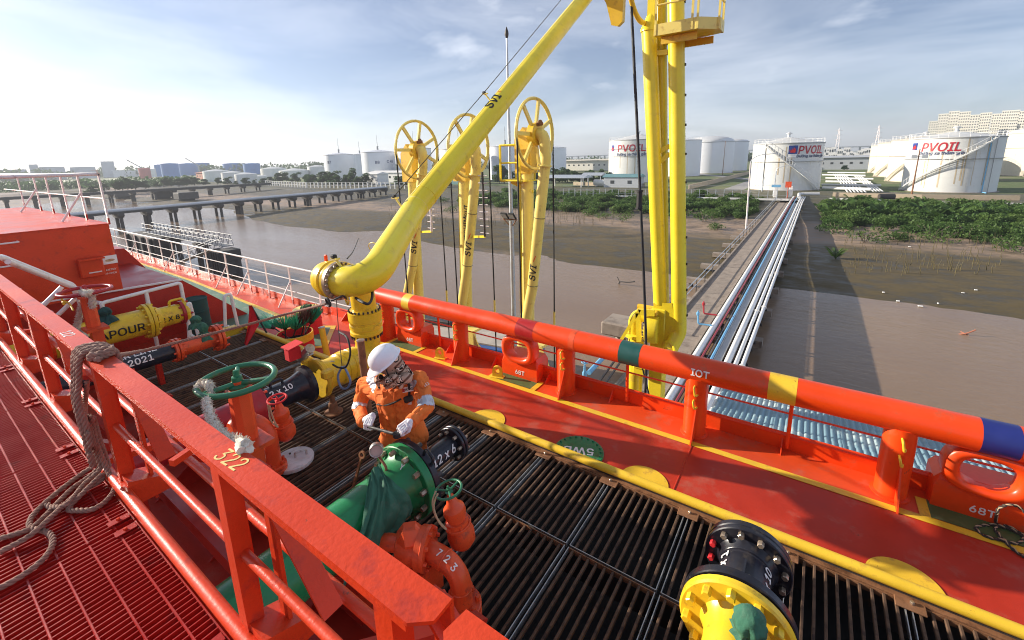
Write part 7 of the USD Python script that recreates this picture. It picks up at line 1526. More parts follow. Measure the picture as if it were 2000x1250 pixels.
def loop(cx, px0, px1, py, ptop, label):
    a, b = P(px0, py, X=cx), P(px1, py + 6, X=cx); tz = P((px0 + px1) / 2, ptop, X=cx)[2]
    t = Thing('ladder_hoop', label, 'hand rail', a); yl, yr = a[1], b[1]
    t.add('hoop', tube(arc([A(cx, yl - .02, min(a[2], .2)), A(cx, yl + .08, tz), A(cx, yr - .04, tz), A(cx, yr, min(b[2], .2))], .12, 8), .03, 12), 'white_paint', 60)
    t.add('stay', tube([A(cx, yl + .04, tz - .62), A(cx + .3, yr, .15)], .025, 10), 'white_paint')
loop(-9.35, 441, 468, 646, 573, 'tall white hoop hand rail beside the yellow step plate')
loop(-9.6, 366, 386, 640, 591, 'white hoop hand rail behind the end of the vapour pipe')
# big stair rail at the picture edge
s0, s1 = P(-40, 480, X=-7.2), P(150, 560, X=-9.2)
t = Thing('stair_rail', 'thick white stair rail sloping down beside the deck house', 'hand rail', s1)
k0, k1 = P(4, 503, X=-7.6), P(142, 557, X=-9.0)
t.add('top_rail', tube(arc([P(-30, 500, X=-7.3), k0, k1, A(k1[0] - .15, k1[1] + .1, k1[2] - .6)], .15, 6), .036, 14), 'white_paint', 60); t.add('second_rail', tube([k0 + A(.05, .03, -.05), k1 + A(0, .03, -.06)], .03, 12), 'white_paint', 60)
for a, b in (((121, 560), (84, 597)), ((146, 584), (110, 618))): t.add('leg', rod(P(*a, X=-8.7), P(*b, X=-8.7), .03, 12), 'white_paint')
# green barrel, bucket of brooms, flag
gb_ = P(381, 604, z=0.0); q = P(380, 612, X=-10.6)
t = Thing('oil_barrel', 'dark green steel barrel standing against the trunk side', 'barrel', A(-10.5, q[1], 0)); zb = P(380, 583, X=-10.5)[2]
t.add('drum', lathe((-10.5, q[1] + .02, 0.0), (0, 0, 1), [(0, .2), (.02, .215), (zb * .33, .21), (zb * .35, .22), (zb * .37, .21), (zb * .66, .21), (zb * .68, .22), (zb * .7, .21), (zb - .02, .21), (zb, .218), (zb + .01, .20), (zb - .01, .18)], 26), 'cloth_dark')
c = P(583, 668, z=0.35); c = A(-7.86, 4.05, 0)
t = Thing('broom_drum', 'cut down yellow and red oil drum holding brooms', 'drum', c)
t.add('shell', lathe(c, (0, 0, 1), [(0, .30), (.02, .315), (.13, .31), (.14, .32), (.15, .31), (.24, .31), (.25, .32), (.26, .31), (.38, .315)], 34, False), 'flag_red', 50); t.add('yellow_band', lathe(c + A(0, 0, .26), (0, 0, 1), [(0, .317), (.12, .319), (.14, .319), (.14, .30)], 34, False), 'deck_yellow', 50); t.add('inside', lathe(c + A(0, 0, .22), (0, 0, 1), [(0, 0.0), (.01, .303)], 30, False), 'tray_black')
rbm = np.random.default_rng(5)
def broom(base, tip, mat, w, label, spread=.10):
    t = Thing('broom', label, 'broom', base, 'green brooms in the yellow drum' if mat == 'bristle' else None); d = unit(tip - base); L = np.linalg.norm(tip - base); u, v_ = frame(d)
    hd_ = base + d * L * .55; t.add('stick', rod(base - d * .25, hd_, .012, 8), 'mark_black'); t.add('block', lathe(hd_ - d * .05, d, [(0, .02), (.03, .04), (.08, .05), (.1, .04)], 12), 'mark_black'); br = []
    for _ in range(170):
        a = rbm.uniform(0, 6.28); r = w * math.sqrt(rbm.uniform(0, 1)); e = u * math.cos(a) * r + v_ * math.sin(a) * r * .6; p0_ = hd_ + e * .5; p1_ = p0_ + d * L * .45 * rbm.uniform(.7, 1.1) + e * spread * 14 + rbm.normal(0, .012, 3); br.append(tube([p0_, (p0_ + p1_) / 2 + e * .1, p1_], [.005, .005, .003], 3, False))
    t.add('bristles', br, mat, False, kind='stuff')
bb = lambda a, r=.17, z=.30: c + A(math.cos(a) * r, math.sin(a) * r, z)
broom(bb(3.6), P(512, 624, Y=3.95), 'bristle', .12, 'green broom leaning out on the flag side of the drum')
broom(bb(4.4), P(556, 620, Y=3.9), 'bristle', .15, 'green broom standing in the front of the drum')
broom(bb(5.4), P(586, 618, Y=3.98), 'bristle', .14, 'green broom beside the brown straw broom')
broom(bb(0.4), P(622, 602, Y=4.3), 'bristle', .08, 'green broom sticking up highest from the drum')
broom(bb(1.2), P(600, 596, Y=4.4), 'bristle', .07, 'green broom behind the brown straw broom')
broom(bb(0.0), P(603, 600, Y=4.12), 'straw', .24, 'brown straw broom standing in the yellow drum', .02)
c2_ = A(-8.6, 4.75, 0); t = Thing('oil_drum', 'red drum with a pale yellow lid behind the broom drum', 'drum', c2_); t.add('shell', lathe(c2_, (0, 0, 1), [(0, .26), (.02, .27), (.28, .265), (.29, .275), (.3, .265), (.50, .27)], 30), 'flag_red'); t.add('lid', lathe(c2_ + A(0, 0, .50), (0, 0, 1), [(0, .27), (.03, .275), (.04, .26), (.042, .02)], 30), 'pale_yellow')
fl = P(481, 678, z=TZ + .02); ft = P(491, 597, X=fl[0] - .1)
t = Thing('warning_flag', 'red cloth flag hung on a slanting black stick beside the tray corner', 'flag', fl)
sx = [P(492, 600, X=-8.2), P(521, 650, X=-8.0)]; t.add('stick', rod(sx[0], sx[1], .016, 8), 'mark_black')
fp = [P(489, 596, X=-8.2), P(500, 617, X=-8.12), P(504, 645, X=-8.1), P(488, 650, X=-8.15), P(480, 680, X=-8.25), P(476, 678, X=-8.28), P(483, 640, X=-8.25), P(486, 605, X=-8.22)]
v = []
m_, n_ = 16, 8
for i in range(m_):
    s = i / (m_ - 1); L_ = P(487 - 10 * s, 597 + 82 * s, X=-8.22); R_2 = P(490 + 15 * min(1, s * 2.2) - 24 * max(0, s - .45) / .55, 597 + 80 * s, X=-8.12)
    for j in range(n_): k = j / (n_ - 1); v.append(L_ * (1 - k) + R_2 * k + A(.03 * math.sin(k * 7 + s * 4), 0.02 * math.sin(k * 9), 0))
i, j = np.meshgrid(np.arange(m_ - 1), np.arange(n_ - 1), indexing='ij'); q = np.stack([i * n_ + j, (i + 1) * n_ + j, (i + 1) * n_ + j + 1, i * n_ + j + 1], -1).reshape(-1, 4)
t.add('cloth', (np.array(v), np.vstack([q[:, [0, 1, 2]], q[:, [0, 2, 3]]])), 'flag_red', 60)
# ================================================================== ropes
hk = P(648, 590, Y=2.9)
r_a, r_b = P(222, 700, X=-3.2), P(636, 594, Y=2.75)
t = Thing('tension_rope', 'thin brown rope stretched from the guard rail to the yellow swivel joint', 'rope', r_a)
t.add('strands', rope([P(190, 702, z=RZ + .03), P(300, 680, k=(4.2)), P(480, 635, k=5.1), P(560, 613, k=5.5), r_b], .016, 240), 'rope_brown', 60)
t.add('eye_splice', torus(P(641, 590, Y=2.78), A(.2, 1, .2), .05, .014, 18, 7), 'rubber'); t.add('hook', tube(curve([P(647, 588, Y=2.8), P(660, 582, Y=2.85), P(670, 578, Y=2.9), P(678, 584, Y=2.95)], 12), .011, 8), 'dark_steel')
hr = Thing('hanging_rope', 'brown laid rope wrapped over the guard rail and hanging to the walkway', 'rope', P(160, 700, z=RZ))
R0 = .0135
xr_ = P(182, 692, z=RZ)[0]
for k, (dx, zl, dy) in enumerate(((-.10, 2.18, -.02), (-.075, 2.02, -.035), (-.05, 2.12, -.02), (-.02, 1.97, -.04), (.01, 2.10, -.03))):
    x = xr_ + dx; hr.add('turn', rope([A(x + .05, RB + .03, RZ - .12), A(x + .05, RB + .02, RZ + .005), A(x + .02, (RA + RB) / 2, RZ + .03 + .006 * (k % 2)), A(x, RA - .012, RZ + .008), A(x - .01, RA - .03 + dy * .4, RZ - .14), A(x - .005 + .02 * (k % 2), RA - .03 + dy, (RZ + zl) / 2), A(x + .01, RA - .025 + dy, zl), A(x + .028, RA - .03 + dy, zl - .012), A(x + .035, RA - .03 + dy, zl + .06)], R0, 150), 'rope_brown', 60)
hr.add('knot', rope([A(xr_ + .10 + .03 * math.cos(a), .52 + .045 * math.sin(a), RZ + .025 + .012 * math.sin(a * 2.3)) for a in np.linspace(0, 15, 26)], R0, 220), 'rope_brown', 60)
fall = lambda *pp: [P(x, y, z=z) for x, y, z in pp]
zf_ = CZ + .014
for pts in ([(170, 745, 2.42), (166, 800, 2.2), (170, 850, 2.05), (178, 880, 1.95), (185, 905, 1.86), (160, 925, zf_), (120, 955, zf_), (85, 985, zf_), (62, 1010, zf_), (60, 1030, zf_), (90, 1038, zf_), (103, 1052, zf_), (98, 1075, zf_), (70, 1105, zf_), (20, 1138, zf_), (-40, 1165, zf_)],
            [(180, 815, 2.15), (186, 850, 2.05), (195, 885, 1.93), (200, 905, 1.86), (175, 930, zf_), (140, 955, zf_), (110, 985, zf_), (70, 1025, zf_), (40, 1040, zf_), (-30, 1060, zf_)],
            [(182, 815, 2.18), (192, 850, 2.06), (205, 890, 1.92), (212, 915, 1.85), (195, 940, zf_ + .02), (150, 965, zf_), (105, 1005, zf_ + .02), (60, 1045, zf_ + .015), (0, 1078, zf_)],
            [(178, 812, 2.2), (186, 860, 2.05), (204, 905, 1.9), (216, 930, 1.85), (228, 940, 1.84), (215, 970, zf_), (185, 993, zf_), (150, 997, zf_), (135, 992, zf_), (165, 960, zf_ + .02), (200, 925, 1.86)],
            [(172, 810, 2.2), (178, 850, 2.1), (190, 890, 1.95), (196, 915, 1.87), (165, 945, zf_ + .015), (130, 985, zf_ + .02), (100, 990, zf_), (92, 985, zf_)]):
    hr.add('fall', rope(fall(*pts), R0 * .92, 260), 'rope_brown', 60)
# white frayed ropes
def frayed(name, label, pts, r, seed, n=900, rad=None):
    t = Thing(name, label, 'rope', pts[0]); r_ = np.random.default_rng(seed); p = curve(pts, 60); rr2 = np.interp(np.linspace(0, 1, 60), [0, .15, .8, 1], [r * 1.1, r, r * .9, r * .5]) if rad is None else rad
    w = p + (fbm(p * 30, 3, seed)[:, None] - .5) * r * .5
    t.add('core', rope(w, r * .9, 140, 5.0), 'rope_white', 60); fz = []
    tg = np.gradient(w, axis=0)
    for _ in range(n):
        i = r_.integers(1, 58); a = unit(tg[i]); u, v_ = frame(a); g = r_.uniform(0, 6.28); e = u * math.cos(g) + v_ * math.sin(g); q = w[i] + e * r * .8; fz.append(tube([q, q + e * r * r_.uniform(.2, .55) + a * r * r_.uniform(-.2, 1.1)], [.0022, .0012], 3, False))
    t.add('frayed_fibres', fz, 'rope_white', False, kind='stuff'); return t
g_ = lambda px, py, z: P(px, py, z=z)
wr_ = P(400, 752, z=1.80)
frayed('white_rope', 'frayed white mooring rope hanging from the green hand wheel to the rail', [P(386, 765, z=1.79), P(393, 750, z=1.83), P(408, 752, z=1.84), P(410, 770, z=1.78), P(404, 785, z=1.80), P(412, 815, z=1.86), P(425, 840, z=2.0), P(440, 858, z=2.2), P(459, 866, z=2.4), P(480, 874, z=2.565)], .032, 3, 1500)
zz_ = rw_c[2]
frayed('white_rope', 'bundle of frayed white rope tied on the dark red hand wheel', [P(160, 570, z=zz_ + .03), P(168, 574, z=zz_ + .05), P(178, 572, z=zz_ - .02), P(180, 595, z=zz_ - .2), P(172, 606, z=zz_ - .3), P(164, 600, z=zz_ - .25), P(162, 582, z=zz_ - .1), P(170, 590, z=zz_ - .2), P(160, 600, z=zz_ - .3), P(153, 625, z=zz_ - .55), P(151, 643, z=zz_ - .7), P(163, 648, z=zz_ - .75), P(165, 658, z=zz_ - .8)], .045, 4, 1500)
solo('brass_padlock', [box(P(124, 592, z=1.7), (.05, .03, .05), .006), torus(P(121, 585, z=1.72), (0, 1, 0), .03, .007, 14, 6), tube(curve([P(125, 588, z=1.7), P(136, 594, z=1.66), P(143, 606, z=1.6)], 8), .012, 6)], 'deck_yellow', 'small brass padlock with a yellow tag hanging from the dark red wheel', 'padlock')
# coiled black and yellow line by the largest chock
zc = .012
cl = [(1975, 1020, .03), (1940, 1025, zc), (1912, 1028, zc), (1906, 1034, zc), (1925, 1048, zc), (1955, 1055, zc + .01), (1985, 1062, zc), (1998, 1050, zc), (1975, 1035, zc + .015), (1950, 1028, zc + .01), (1944, 1035, zc + .01), (1960, 1055, zc + .01), (1985, 1078, zc), (2010, 1090, zc), (2020, 1070, zc), (1990, 1040, zc + .02), (1960, 1025, zc + .02)]
P3 = [P(x, y, z=z) for x, y, z in cl]
t = Thing('coiled_line', 'black and tan twisted line coiled on the green patch at the blue banded chock', 'rope', P3[2])
t.add('dark_strand', rope(P3, .013, 300, 6.0, 2), 'rope_dark', 60); t.add('light_strand', rope([q + A(.004, .004, .006) for q in P3], .011, 300, 7.3, 1), 'rope_tan', 60)
P4 = [P(1944, 1020, z=.02), P(1946, 1005, Y=5.22), P(1952, 992, Y=5.22), P(1972, 986, Y=5.22), P(1992, 992, Y=5.24), P(2010, 1010, Y=5.2)]
t.add('dark_strand', rope(P4, .012, 90, 6.0, 2), 'rope_dark', 60); t.add('light_strand', rope([q + A(.004, -.004, .006) for q in P4], .010, 90, 7.3, 1), 'rope_tan', 60)
solo('deck_ring', [torus(P(636, 603, z=.02), (0, 0, 1), .09, .018, 20, 6), rod(P(636, 603, z=.0), P(636, 603, z=.08), .02, 8)], 'dark_steel', 'small dark mooring ring plate on the orange deck strip', 'ring')
# ================================================================== the worker
from manifold3d import Manifold
def solid(bones, edge=0.022, it=10):
    out = None
    for a, ra, b, rb_ in bones:
        s = Manifold.batch_hull([Manifold.sphere(ra, 22).translate(list(map(float, a))), Manifold.sphere(rb_, 22).translate(list(map(float, b)))])
        out = s if out is None else out + s
    m = out.refine_to_length(edge).to_mesh(); tm = trimesh.Trimesh(m.vert_properties[:, :3], m.tri_verts, process=True)
    trimesh.smoothing.filter_taubin(tm, iterations=it); return tm
def rumple(tm, amp, freq, seed, it=0):
    v = np.array(tm.vertices); n = np.array(tm.vertex_normals)
    q = fbm(v * freq, 4, seed) - 0.5; r = np.abs(fbm(v * freq * 0.7 + 9, 3, seed + 4) - 0.5)
    return trimesh.Trimesh(v + n * (amp * 2 * q - amp * 2.2 * np.exp(-(r / 0.035) ** 2))[:, None], tm.faces, process=False)
W = lambda px, py, Y: P(px, py, Y=Y)
head = W(752, 702, 2.27); neck = W(768, 738, 2.42)
shl, shr = W(712, 752, 2.43), W(820, 742, 2.50)         # towards the picture's left and right
chest = W(768, 768, 2.42); waist = W(778, 815, 2.47); hip = W(787, 848, 2.53)
hipl, hipr = hip + A(-.085, -.04, -.02), hip + A(.115, .06, -.02)
ell, elr = W(701, 797, 2.30), W(834, 795, 2.36)
wrl, wrr = W(709, 823, 2.12), W(803, 824, 2.14)
hal, har = W(716, 832, 2.06), W(789, 838, 2.06)
gz_ = TZ
knl, knr = A(hipl[0] - .01, hipl[1] - .07, gz_ + .50), A(hipr[0] + .02, hipr[1] - .02, gz_ + .50)
anl, anr = A(knl[0], knl[1] + .06, gz_ + .10), A(knr[0] + .02, knr[1] + .08, gz_ + .10)
sc_ = 1.0
bones = [(neck, .065, chest + A(0, 0, .06), .10), (shl, .083, shr, .083), (shl + A(.05, .02, -.03), .095, chest, .125), (shr + A(-.05, .02, -.03), .095, chest, .125), (chest + A(-.085, 0, 0), .124, waist + A(-.09, 0, 0), .122), (chest + A(.085, .03, 0), .124, waist + A(.10, .04, 0), .124),
         (chest + A(0, -.02, -.02), .12, waist, .115), (waist + A(-.09, 0, 0), .122, hipl, .124), (waist + A(.10, .04, 0), .124, hipr, .128), (hipl, .122, hipr, .128),
         (shl, .082, ell, .064), (ell, .065, wrl, .052), (shr, .082, elr, .064), (elr, .065, wrr, .052),
         (hipl, .112, knl, .086), (knl, .08, anl, .075), (hipr, .112, knr, .086), (knr, .08, anr, .075)]
body = solid(bones, .020, 12)
body = rumple(body, .006, 10.0, 3)
W_ = Thing('person', 'worker in orange reflective overalls and white hard hat tightening bolts on the green flange', 'person', A(hip[0], hip[1], gz_))
bp_ = W_.add('overalls', body, 'overall', 70)
# reflective bands: strips of the body's own surface, a little proud
def band_of(fn, off=.005, part='reflective_band', mat='reflective', label=None):
    v = np.array(body.vertices); n = np.array(body.vertex_normals); c = v[body.faces].mean(1); k = fn(c)
    f = body.faces[k]
    if not len(f): return
    u, inv = np.unique(f, return_inverse=True); W_.add(part, (v[u] + n[u] * off, inv.reshape(-1, 3)), mat, 60, label=label)
def along(a, b, lo, hi, rad): d = unit(b - a); L = np.linalg.norm(b - a); return lambda c: (((c - a) @ d / L > lo) & ((c - a) @ d / L < hi) & (np.linalg.norm(np.cross(c - a, d), axis=1) < rad))
band_of(along(shl, ell, .80, 1.10, .115)); band_of(along(shr, elr, .76, 1.06, .115))
sd_ = unit(shr - shl)
for kn, an in ((knl, anl), (knr, anr)): band_of(along(kn, an, .35, .55, .16))
fr_ = unit(A(-.25, -1, 0.35)); sdv = unit(np.cross(fr_, A(0, 0, 1))) * -1; upv_ = np.cross(sdv, fr_) * -1
sdv = unit(sd_ - fr_ * (sd_ @ fr_)); upv_ = np.cross(fr_, sdv); upv_ = upv_ if upv_[2] > 0 else -upv_
def on_front(px, py, off=.0):
    """Where the sight line meets the overalls."""
    d = unit(P(px, py, k=1.0) - EYE); loc, _, tri = body.ray.intersects_location([EYE], [d]) if hasattr(body, 'ray') else ([], 0, 0)
    if len(loc) == 0: return W(px, py, 2.3), fr_
    i = np.argmin(np.linalg.norm(loc - EYE, axis=1)); return loc[i], body.face_normals[tri[i]]
def tagp(px, py, w, h, th, part, mat, off=.004, label=None, b=.002):
    p, n = on_front(px, py); n = unit(n * .6 + fr_ * .6); s = unit(sdv - n * (sdv @ n)); u = np.cross(n, s); u = u if u[2] > 0 else -u
    R = np.stack([s, u, np.cross(s, u)], 1); g = box(p + n * (off + th * .2), (w, h, th), b, R); q = W_.add(part, g, mat, label=label); return p + n * (off + th * .7), s, u, q
for pa_, pb_ in (((815, 716), (803, 757)), ((723, 738), (731, 764))):
    qa, qb = on_front(*pa_)[0], on_front(*pb_)[0]; dd = unit(qb - qa); LL = np.linalg.norm(qb - qa)
    band_of(lambda c, qa=qa, dd=dd, LL=LL: ((c - qa) @ dd > -.05) & ((c - qa) @ dd < LL) & (np.linalg.norm(np.cross(c - qa, dd), axis=1) < .036))
q0_, s0_, u0_, _ = tagp(797, 760, .125, .046, .008, 'name_patch', 'mark_white', .006)
W_.add('lettering', flat_text('PETRO', .020, q0_ + s0_ * .018 + np.cross(s0_, u0_) * .001, s0_, u0_), 'mark_black', parent=None)
W_.add('patch_emblem', box(q0_ - s0_ * .044, (.028, .030, .003), 0, np.stack([s0_, u0_, np.cross(s0_, u0_)], 1)), 'sign_red')
q1_, s1_, u1_, _ = tagp(743, 776, .115, .10, .006, 'chest_pocket', 'overall', .004); W_.add('pocket_flap', box(q1_ + u1_ * .045 + np.cross(s1_, u1_) * .003, (.12, .032, .006), .002, np.stack([s1_, u1_, np.cross(s1_, u1_)], 1)), 'overall')
q1_, s1_, u1_, _ = tagp(799, 792, .115, .11, .006, 'chest_pocket', 'overall', .004); W_.add('pocket_label', box(q1_ + u1_ * .02 + np.cross(s1_, u1_) * .005, (.055, .024, .004), .001, np.stack([s1_, u1_, np.cross(s1_, u1_)], 1)), 'mark_white')
q2_, s2_, u2_, _ = tagp(799, 777, .085, .062, .05, 'radio', 'mark_black', .01, b=.012)
st = [on_front(x, y)[0] + fr_ * .012 for x, y in ((799, 745), (802, 760), (801, 775))]; W_.add('radio_strap', tube(curve(st, 12), .012, 8), 'mark_black')
st = [on_front(x, y)[0] + fr_ * .008 for x, y in ((738, 790), (757, 791), (772, 786), (785, 779))]; W_.add('chest_strap', tube(curve(st, 16), .008, 8), 'mark_black')
st = [on_front(x, y)[0] + fr_ * .002 for x, y in ((771, 765), (771, 785), (772, 805), (774, 828))]; W_.add('zip_placket', tube(curve(st, 16), .006, 6), 'overall')
sl = on_front(832, 752); W_.add('sleeve_lettering', flat_text('112', .024, sl[0] + sl[1] * .006, unit(np.cross(A(0, 0, 1), sl[1])), unit(np.cross(sl[1], np.cross(A(0, 0, 1), sl[1]))), False), 'mark_white')
# head under the helmet: face turned down towards the hands
ff = unit(A(-.42, -.78, -.55)); hu = unit(A(-.10, -.30, 1.0) - ff * (A(-.10, -.30, 1.0) @ ff)); hs = np.cross(ff, hu)
hc = head + A(.01, .02, -.045)
Rh = np.stack([hs, ff, hu], 1)
sk = trimesh.creation.icosphere(3, 1.0); sv = np.array(sk.vertices) * A(.074, .092, .112)
y_ = sv[:, 1] / .092
sv[:, 0] *= 1 - .18 * np.clip(-sv[:, 2] / .112, 0, 1); sv[:, 1] += .016 * np.exp(-((sv[:, 0] / .015) ** 2 + ((sv[:, 2] + .012) / .022) ** 2)) * (y_ > 0) - .008 * (np.exp(-(((sv[:, 0] - .032) / .016) ** 2 + ((sv[:, 2] - .012) / .012) ** 2)) + np.exp(-(((sv[:, 0] + .032) / .016) ** 2 + ((sv[:, 2] - .012) / .012) ** 2))) * (y_ > 0)
hp = W_.add('head', [(hc + sv @ Rh.T, np.array(sk.faces)), tube([neck - A(0, 0, .02), hc - hu * .05], .058, 18)], 'skin', 60)
W_.add('eyes', [lathe(hc + Rh @ A(sx, .078, .012), ff, [(0, .011), (.006, .008), (.008, .001)], 12) for sx in (-.032, .032)], 'mark_black', parent=hp)
W_.add('mouth', tube(curve([hc + Rh @ A(x, .082 - abs(x) * .3, -.055) for x in (-.024, -.01, .01, .024)], 8), .004, 6), 'valve_orange', parent=hp)
for sx in (-1, 1): W_.add('ear', lathe(hc + Rh @ A(.071 * sx, -.005, 0), hs * sx, [(0, .026), (.008, .028), (.012, .015)], 16), 'skin', parent=hp)
# helmet
hv = []; n_, m_ = 56, 16; hcen = head + hu * .005
for i in range(m_):
    ph = math.pi / 2 * i / (m_ - 1)
    for j in range(n_):
        a = 2 * math.pi * j / n_; r = math.cos(ph) ** .82; z = math.sin(ph) ** .95
        x, y = .113 * r * math.sin(a), .140 * r * math.cos(a); fl_ = 0.0
        hv.append(A(x, y, .128 * z))
shell = np.array(hv)
def shell_faces(m, n):
    i, j = np.meshgrid(np.arange(m - 1), np.arange(n), indexing='ij'); q = np.stack([i * n + j, i * n + (j + 1) % n, (i + 1) * n + (j + 1) % n, (i + 1) * n + j], -1).reshape(-1, 4); return np.vstack([q[:, [0, 1, 2]], q[:, [0, 2, 3]]])
ridge = .006 * np.exp(-(shell[:, 0] / .022) ** 2) * (shell[:, 2] > .03); shell[:, 2] += ridge
hlm = W_.add('helmet', (hcen + shell @ Rh.T, shell_faces(m_, n_)), 'helmet', 70)
bv = []
for k, (ex, dz) in enumerate(((0, .004), (1, -.010), (1.02, -.014), (0, -.006))):
    for j in range(n_):
        a = 2 * math.pi * j / n_; pk = max(0, math.cos(a)) ** 2.2; w = (.012 + .044 * pk) * ex; bv.append(A((.113 + w * .8) * math.sin(a), (.140 + w) * math.cos(a), dz - .012 * pk * (ex > 0)))
bv = np.array(bv); W_.add('brim', (hcen + bv @ Rh.T, shell_faces(4, n_)), 'helmet', 60, parent=hlm)
W_.add('chin_strap', tube(curve([hcen + Rh @ A(.10, .03, 0), hc + Rh @ A(.07, .06, -.07), hc + Rh @ A(0, .07, -.115), hc + Rh @ A(-.07, .06, -.07), hcen + Rh @ A(-.10, .03, 0)], 20), .006, 6), 'mark_black', parent=hlm)
# checked scarf
sv1, sv2 = sdv, unit(A(0, -.35, .9) - sdv * (sdv @ A(0, -.35, .9)))
usdkit.material(stage, '/World/Looks/scarf', {
    'tc': ('texture_coordinate', {}), 'nz': ('noise_texture', {'scale': 9.0, 'detail': 2.0}), 'ms': ('vector_math', {'math_type': 'multiply_add', 'vector2': (.007, .007, .007)}),
    'd1': ('vector_math', {'math_type': 'dot_product', 'vector2': tuple(sv1 + .25 * sv2)}), 'd2': ('vector_math', {'math_type': 'dot_product', 'vector2': tuple(sv2 - .2 * sv1)}),
    'k1': ('math', {'math_type': 'multiply', 'value2': 95.0}), 's1': ('math', {'math_type': 'sine'}), 'a1': ('math', {'math_type': 'multiply_add', 'value2': .5, 'value3': .5}), 'k2': ('math', {'math_type': 'multiply', 'value2': 88.0}), 's2': ('math', {'math_type': 'sine'}), 'a2': ('math', {'math_type': 'multiply_add', 'value2': .5, 'value3': .5}),
    'r1': ('rgb_ramp', {'ramp': [(0, (1, 1, 1)), (.60, (1, 1, 1)), (.64, (.05, .04, .04)), (.76, (.05, .04, .04)), (.80, (1.9, 2.1, 2.2)), (.91, (1.9, 2.1, 2.2)), (.94, (.05, .04, .04)), (1, (.05, .04, .04))]}),
    'r2': ('rgb_ramp', {'ramp': [(0, (1, 1, 1)), (.80, (1, 1, 1)), (.86, (.35, .26, .22)), (1, (.3, .22, .2))]}),
    'm': ('mix', {'mix_type': 'multiply', 'fac': 1.0, 'color2': (.50, .34, .25)}), 'm2': ('mix', {'mix_type': 'multiply', 'fac': 1.0}), 'n': ('noise_texture', {'scale': 120.0}), 'b': ('bump', {'strength': .4, 'distance': .003}), 'p': ('principled_bsdf', {'roughness': .9, 'specular_ior_level': .2})},
    [('tc.object', 'nz.vector'), ('nz.color', 'ms.vector1'), ('tc.object', 'ms.vector3'), ('ms.vector', 'd1.vector1'), ('ms.vector', 'd2.vector1'), ('d1.value', 'k1.value1'), ('k1.value', 's1.value1'), ('s1.value', 'a1.value1'), ('d2.value', 'k2.value1'), ('k2.value', 's2.value1'), ('s2.value', 'a2.value1'),
     ('a1.value', 'r1.fac'), ('a2.value', 'r2.fac'), ('r1.color', 'm.color1'), ('m.color', 'm2.color1'), ('r2.color', 'm2.color2'), ('m2.color', 'p.base_color'), ('tc.object', 'n.vector'), ('n.fac', 'b.height'), ('b.normal', 'p.normal')], surface='p.BSDF')
MT['scarf'] = UsdShade.Material.Get(stage, '/World/Looks/scarf')
sb_ = [(W(742, 738, 2.20), .030, W(756, 756, 2.27), .018), (W(756, 742, 2.20), .032, W(770, 756, 2.28), .022), (W(770, 738, 2.25), .034, W(782, 754, 2.30), .024), (W(778, 720, 2.36), .055, W(790, 744, 2.38), .028), (W(772, 706, 2.38), .055, W(788, 722, 2.42), .05), (W(790, 722, 2.42), .045, W(806, 734, 2.46), .022), (neck, .085, neck + A(0, .01, .07), .085), (W(735, 742, 2.26), .026, W(768, 742, 2.26), .05), (W(765, 742, 2.27), .05, W(795, 738, 2.36), .05), (W(738, 745, 2.24), .02, W(741, 757, 2.26), .014), (hc - ff * .04, .085, neck + A(.02, .02, .02), .095)]
sm = rumple(solid(sb_, .012, 6), .008, 15.0, 8)
W_.add('scarf', sm, 'scarf', 70)
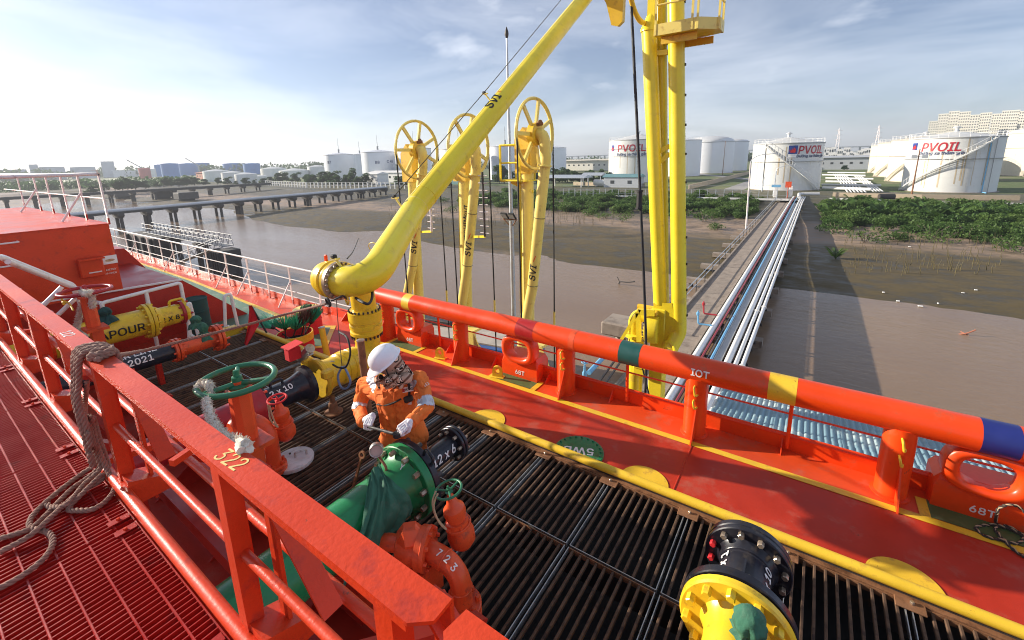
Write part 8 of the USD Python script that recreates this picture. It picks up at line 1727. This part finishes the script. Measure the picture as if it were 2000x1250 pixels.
# gloved hands
def hand(wr, ctr, fdir, pdir, side, label):
    """fdir: the way the knuckles point; pdir: the way the palm faces; side: +1 thumb on fdir x pdir."""
    fdir = unit(fdir); pdir = unit(pdir - fdir * (pdir @ fdir)); sv_ = np.cross(fdir, pdir) * side; L = .098; b = []
    pc = ctr - fdir * .02
    kn = [pc + fdir * .042 + sv_ * o for o in (.030, .010, -.011, -.030)]
    for k in kn: b.append((k, .014, pc - fdir * .04 + sv_ * ((k - pc) @ sv_) * .7, .017))
    b.append((kn[0], .0135, kn[3], .0135)); b.append((pc - fdir * .045, .026, wr, .030)); b.append((pc - fdir * .02 + sv_ * .012, .019, pc - fdir * .02 - sv_ * .02, .018))
    for k, l in zip(kn, (.92, 1.0, .95, .76)):
        j1 = k + (fdir * .62 + pdir * .78) * .038 * l; j2 = j1 + (-fdir * .25 + pdir * .96) * .024 * l; j3 = j2 + (-fdir * .85 + pdir * .5) * .018 * l
        b += [(k, .0115, j1, .0105), (j1, .0105, j2, .0098), (j2, .0098, j3, .0088)]
    t0 = pc - fdir * .03 + sv_ * .034; t1 = t0 + fdir * .030 + sv_ * .014 + pdir * .018; t2 = t1 + fdir * .026 - sv_ * .008 + pdir * .016
    b += [(pc - fdir * .035 + sv_ * .02, .018, t0, .015), (t0, .0145, t1, .0122), (t1, .0122, t2, .0105)]
    return rumple(solid(b, .0055, 4), .0012, 60, 5)
sp0, sp1 = W(718, 833, 2.045), W(776, 849, 2.03)
bar = unit(sp1 - sp0)
# picture-left hand grips the spanner from above; picture-right hand rests on the flange nut
hA = hand(wrl, sp0 + A(0, -.004, .030) - A(.0, -.02, 0), unit(A(.25, -.75, -.45)), A(.05, -.1, -1.0), -1, '')
W_.add('gloved_hand', hA, 'glove', 70, label='white gloved hand gripping the spanner')
hB = hand(wrr, har + A(-.01, 0, .01), unit(har - wrr + A(-.06, -.03, -.05)), unit(A(-.5, -.45, -.75)), 1, '')
W_.add('gloved_hand', hB, 'glove', 70, label='white gloved hand resting on the spanner head')
for a, b in ((wrl, ell), (wrr, elr)): d = unit(b - a); W_.add('cuff', lathe(a - d * .012, d, [(0, .050), (.006, .056), (.05, .058), (.056, .052)], 22), 'overall')
for an in (anl, anr): W_.add('boot', hull([an + A(x, y, z) for x, y, z in ((-.05, .10, .08), (.05, .10, .08), (-.05, .11, -.10), (.05, .11, -.10), (-.05, -.06, .08), (.05, -.06, .08), (-.052, -.19, -.10), (.052, -.19, -.10), (-.04, -.20, -.05), (.04, -.20, -.05))]), 'mark_black')
t = Thing('spanner', 'black spanner held in both gloved hands above the green flange', 'spanner', sp1)
t.add('bar', [tube(curve([sp0 - bar * .05, sp0 + bar * .08, sp1 - bar * .05, sp1], 16), .0125, 10), lathe(sp1 + A(0, 0, -.02), (0, 0, 1), [(0, .030), (.004, .034), (.036, .034), (.04, .03)], 18)], 'rubber')
# ================================================================== hazy air
usdkit.material(stage, '/World/Looks/haze_air', {'v': ('principled_volume', {'color': (0.86, 0.90, 0.97), 'density': 0.0003, 'anisotropy': 0.35})}, [], volume='v.volume')
MT['haze_air'] = UsdShade.Material.Get(stage, '/World/Looks/haze_air')
solo('haze', slab(-3200, 3000, -3100, 3200, -12, 95), 'haze_air', None, None, kind='stuff', smooth=False)
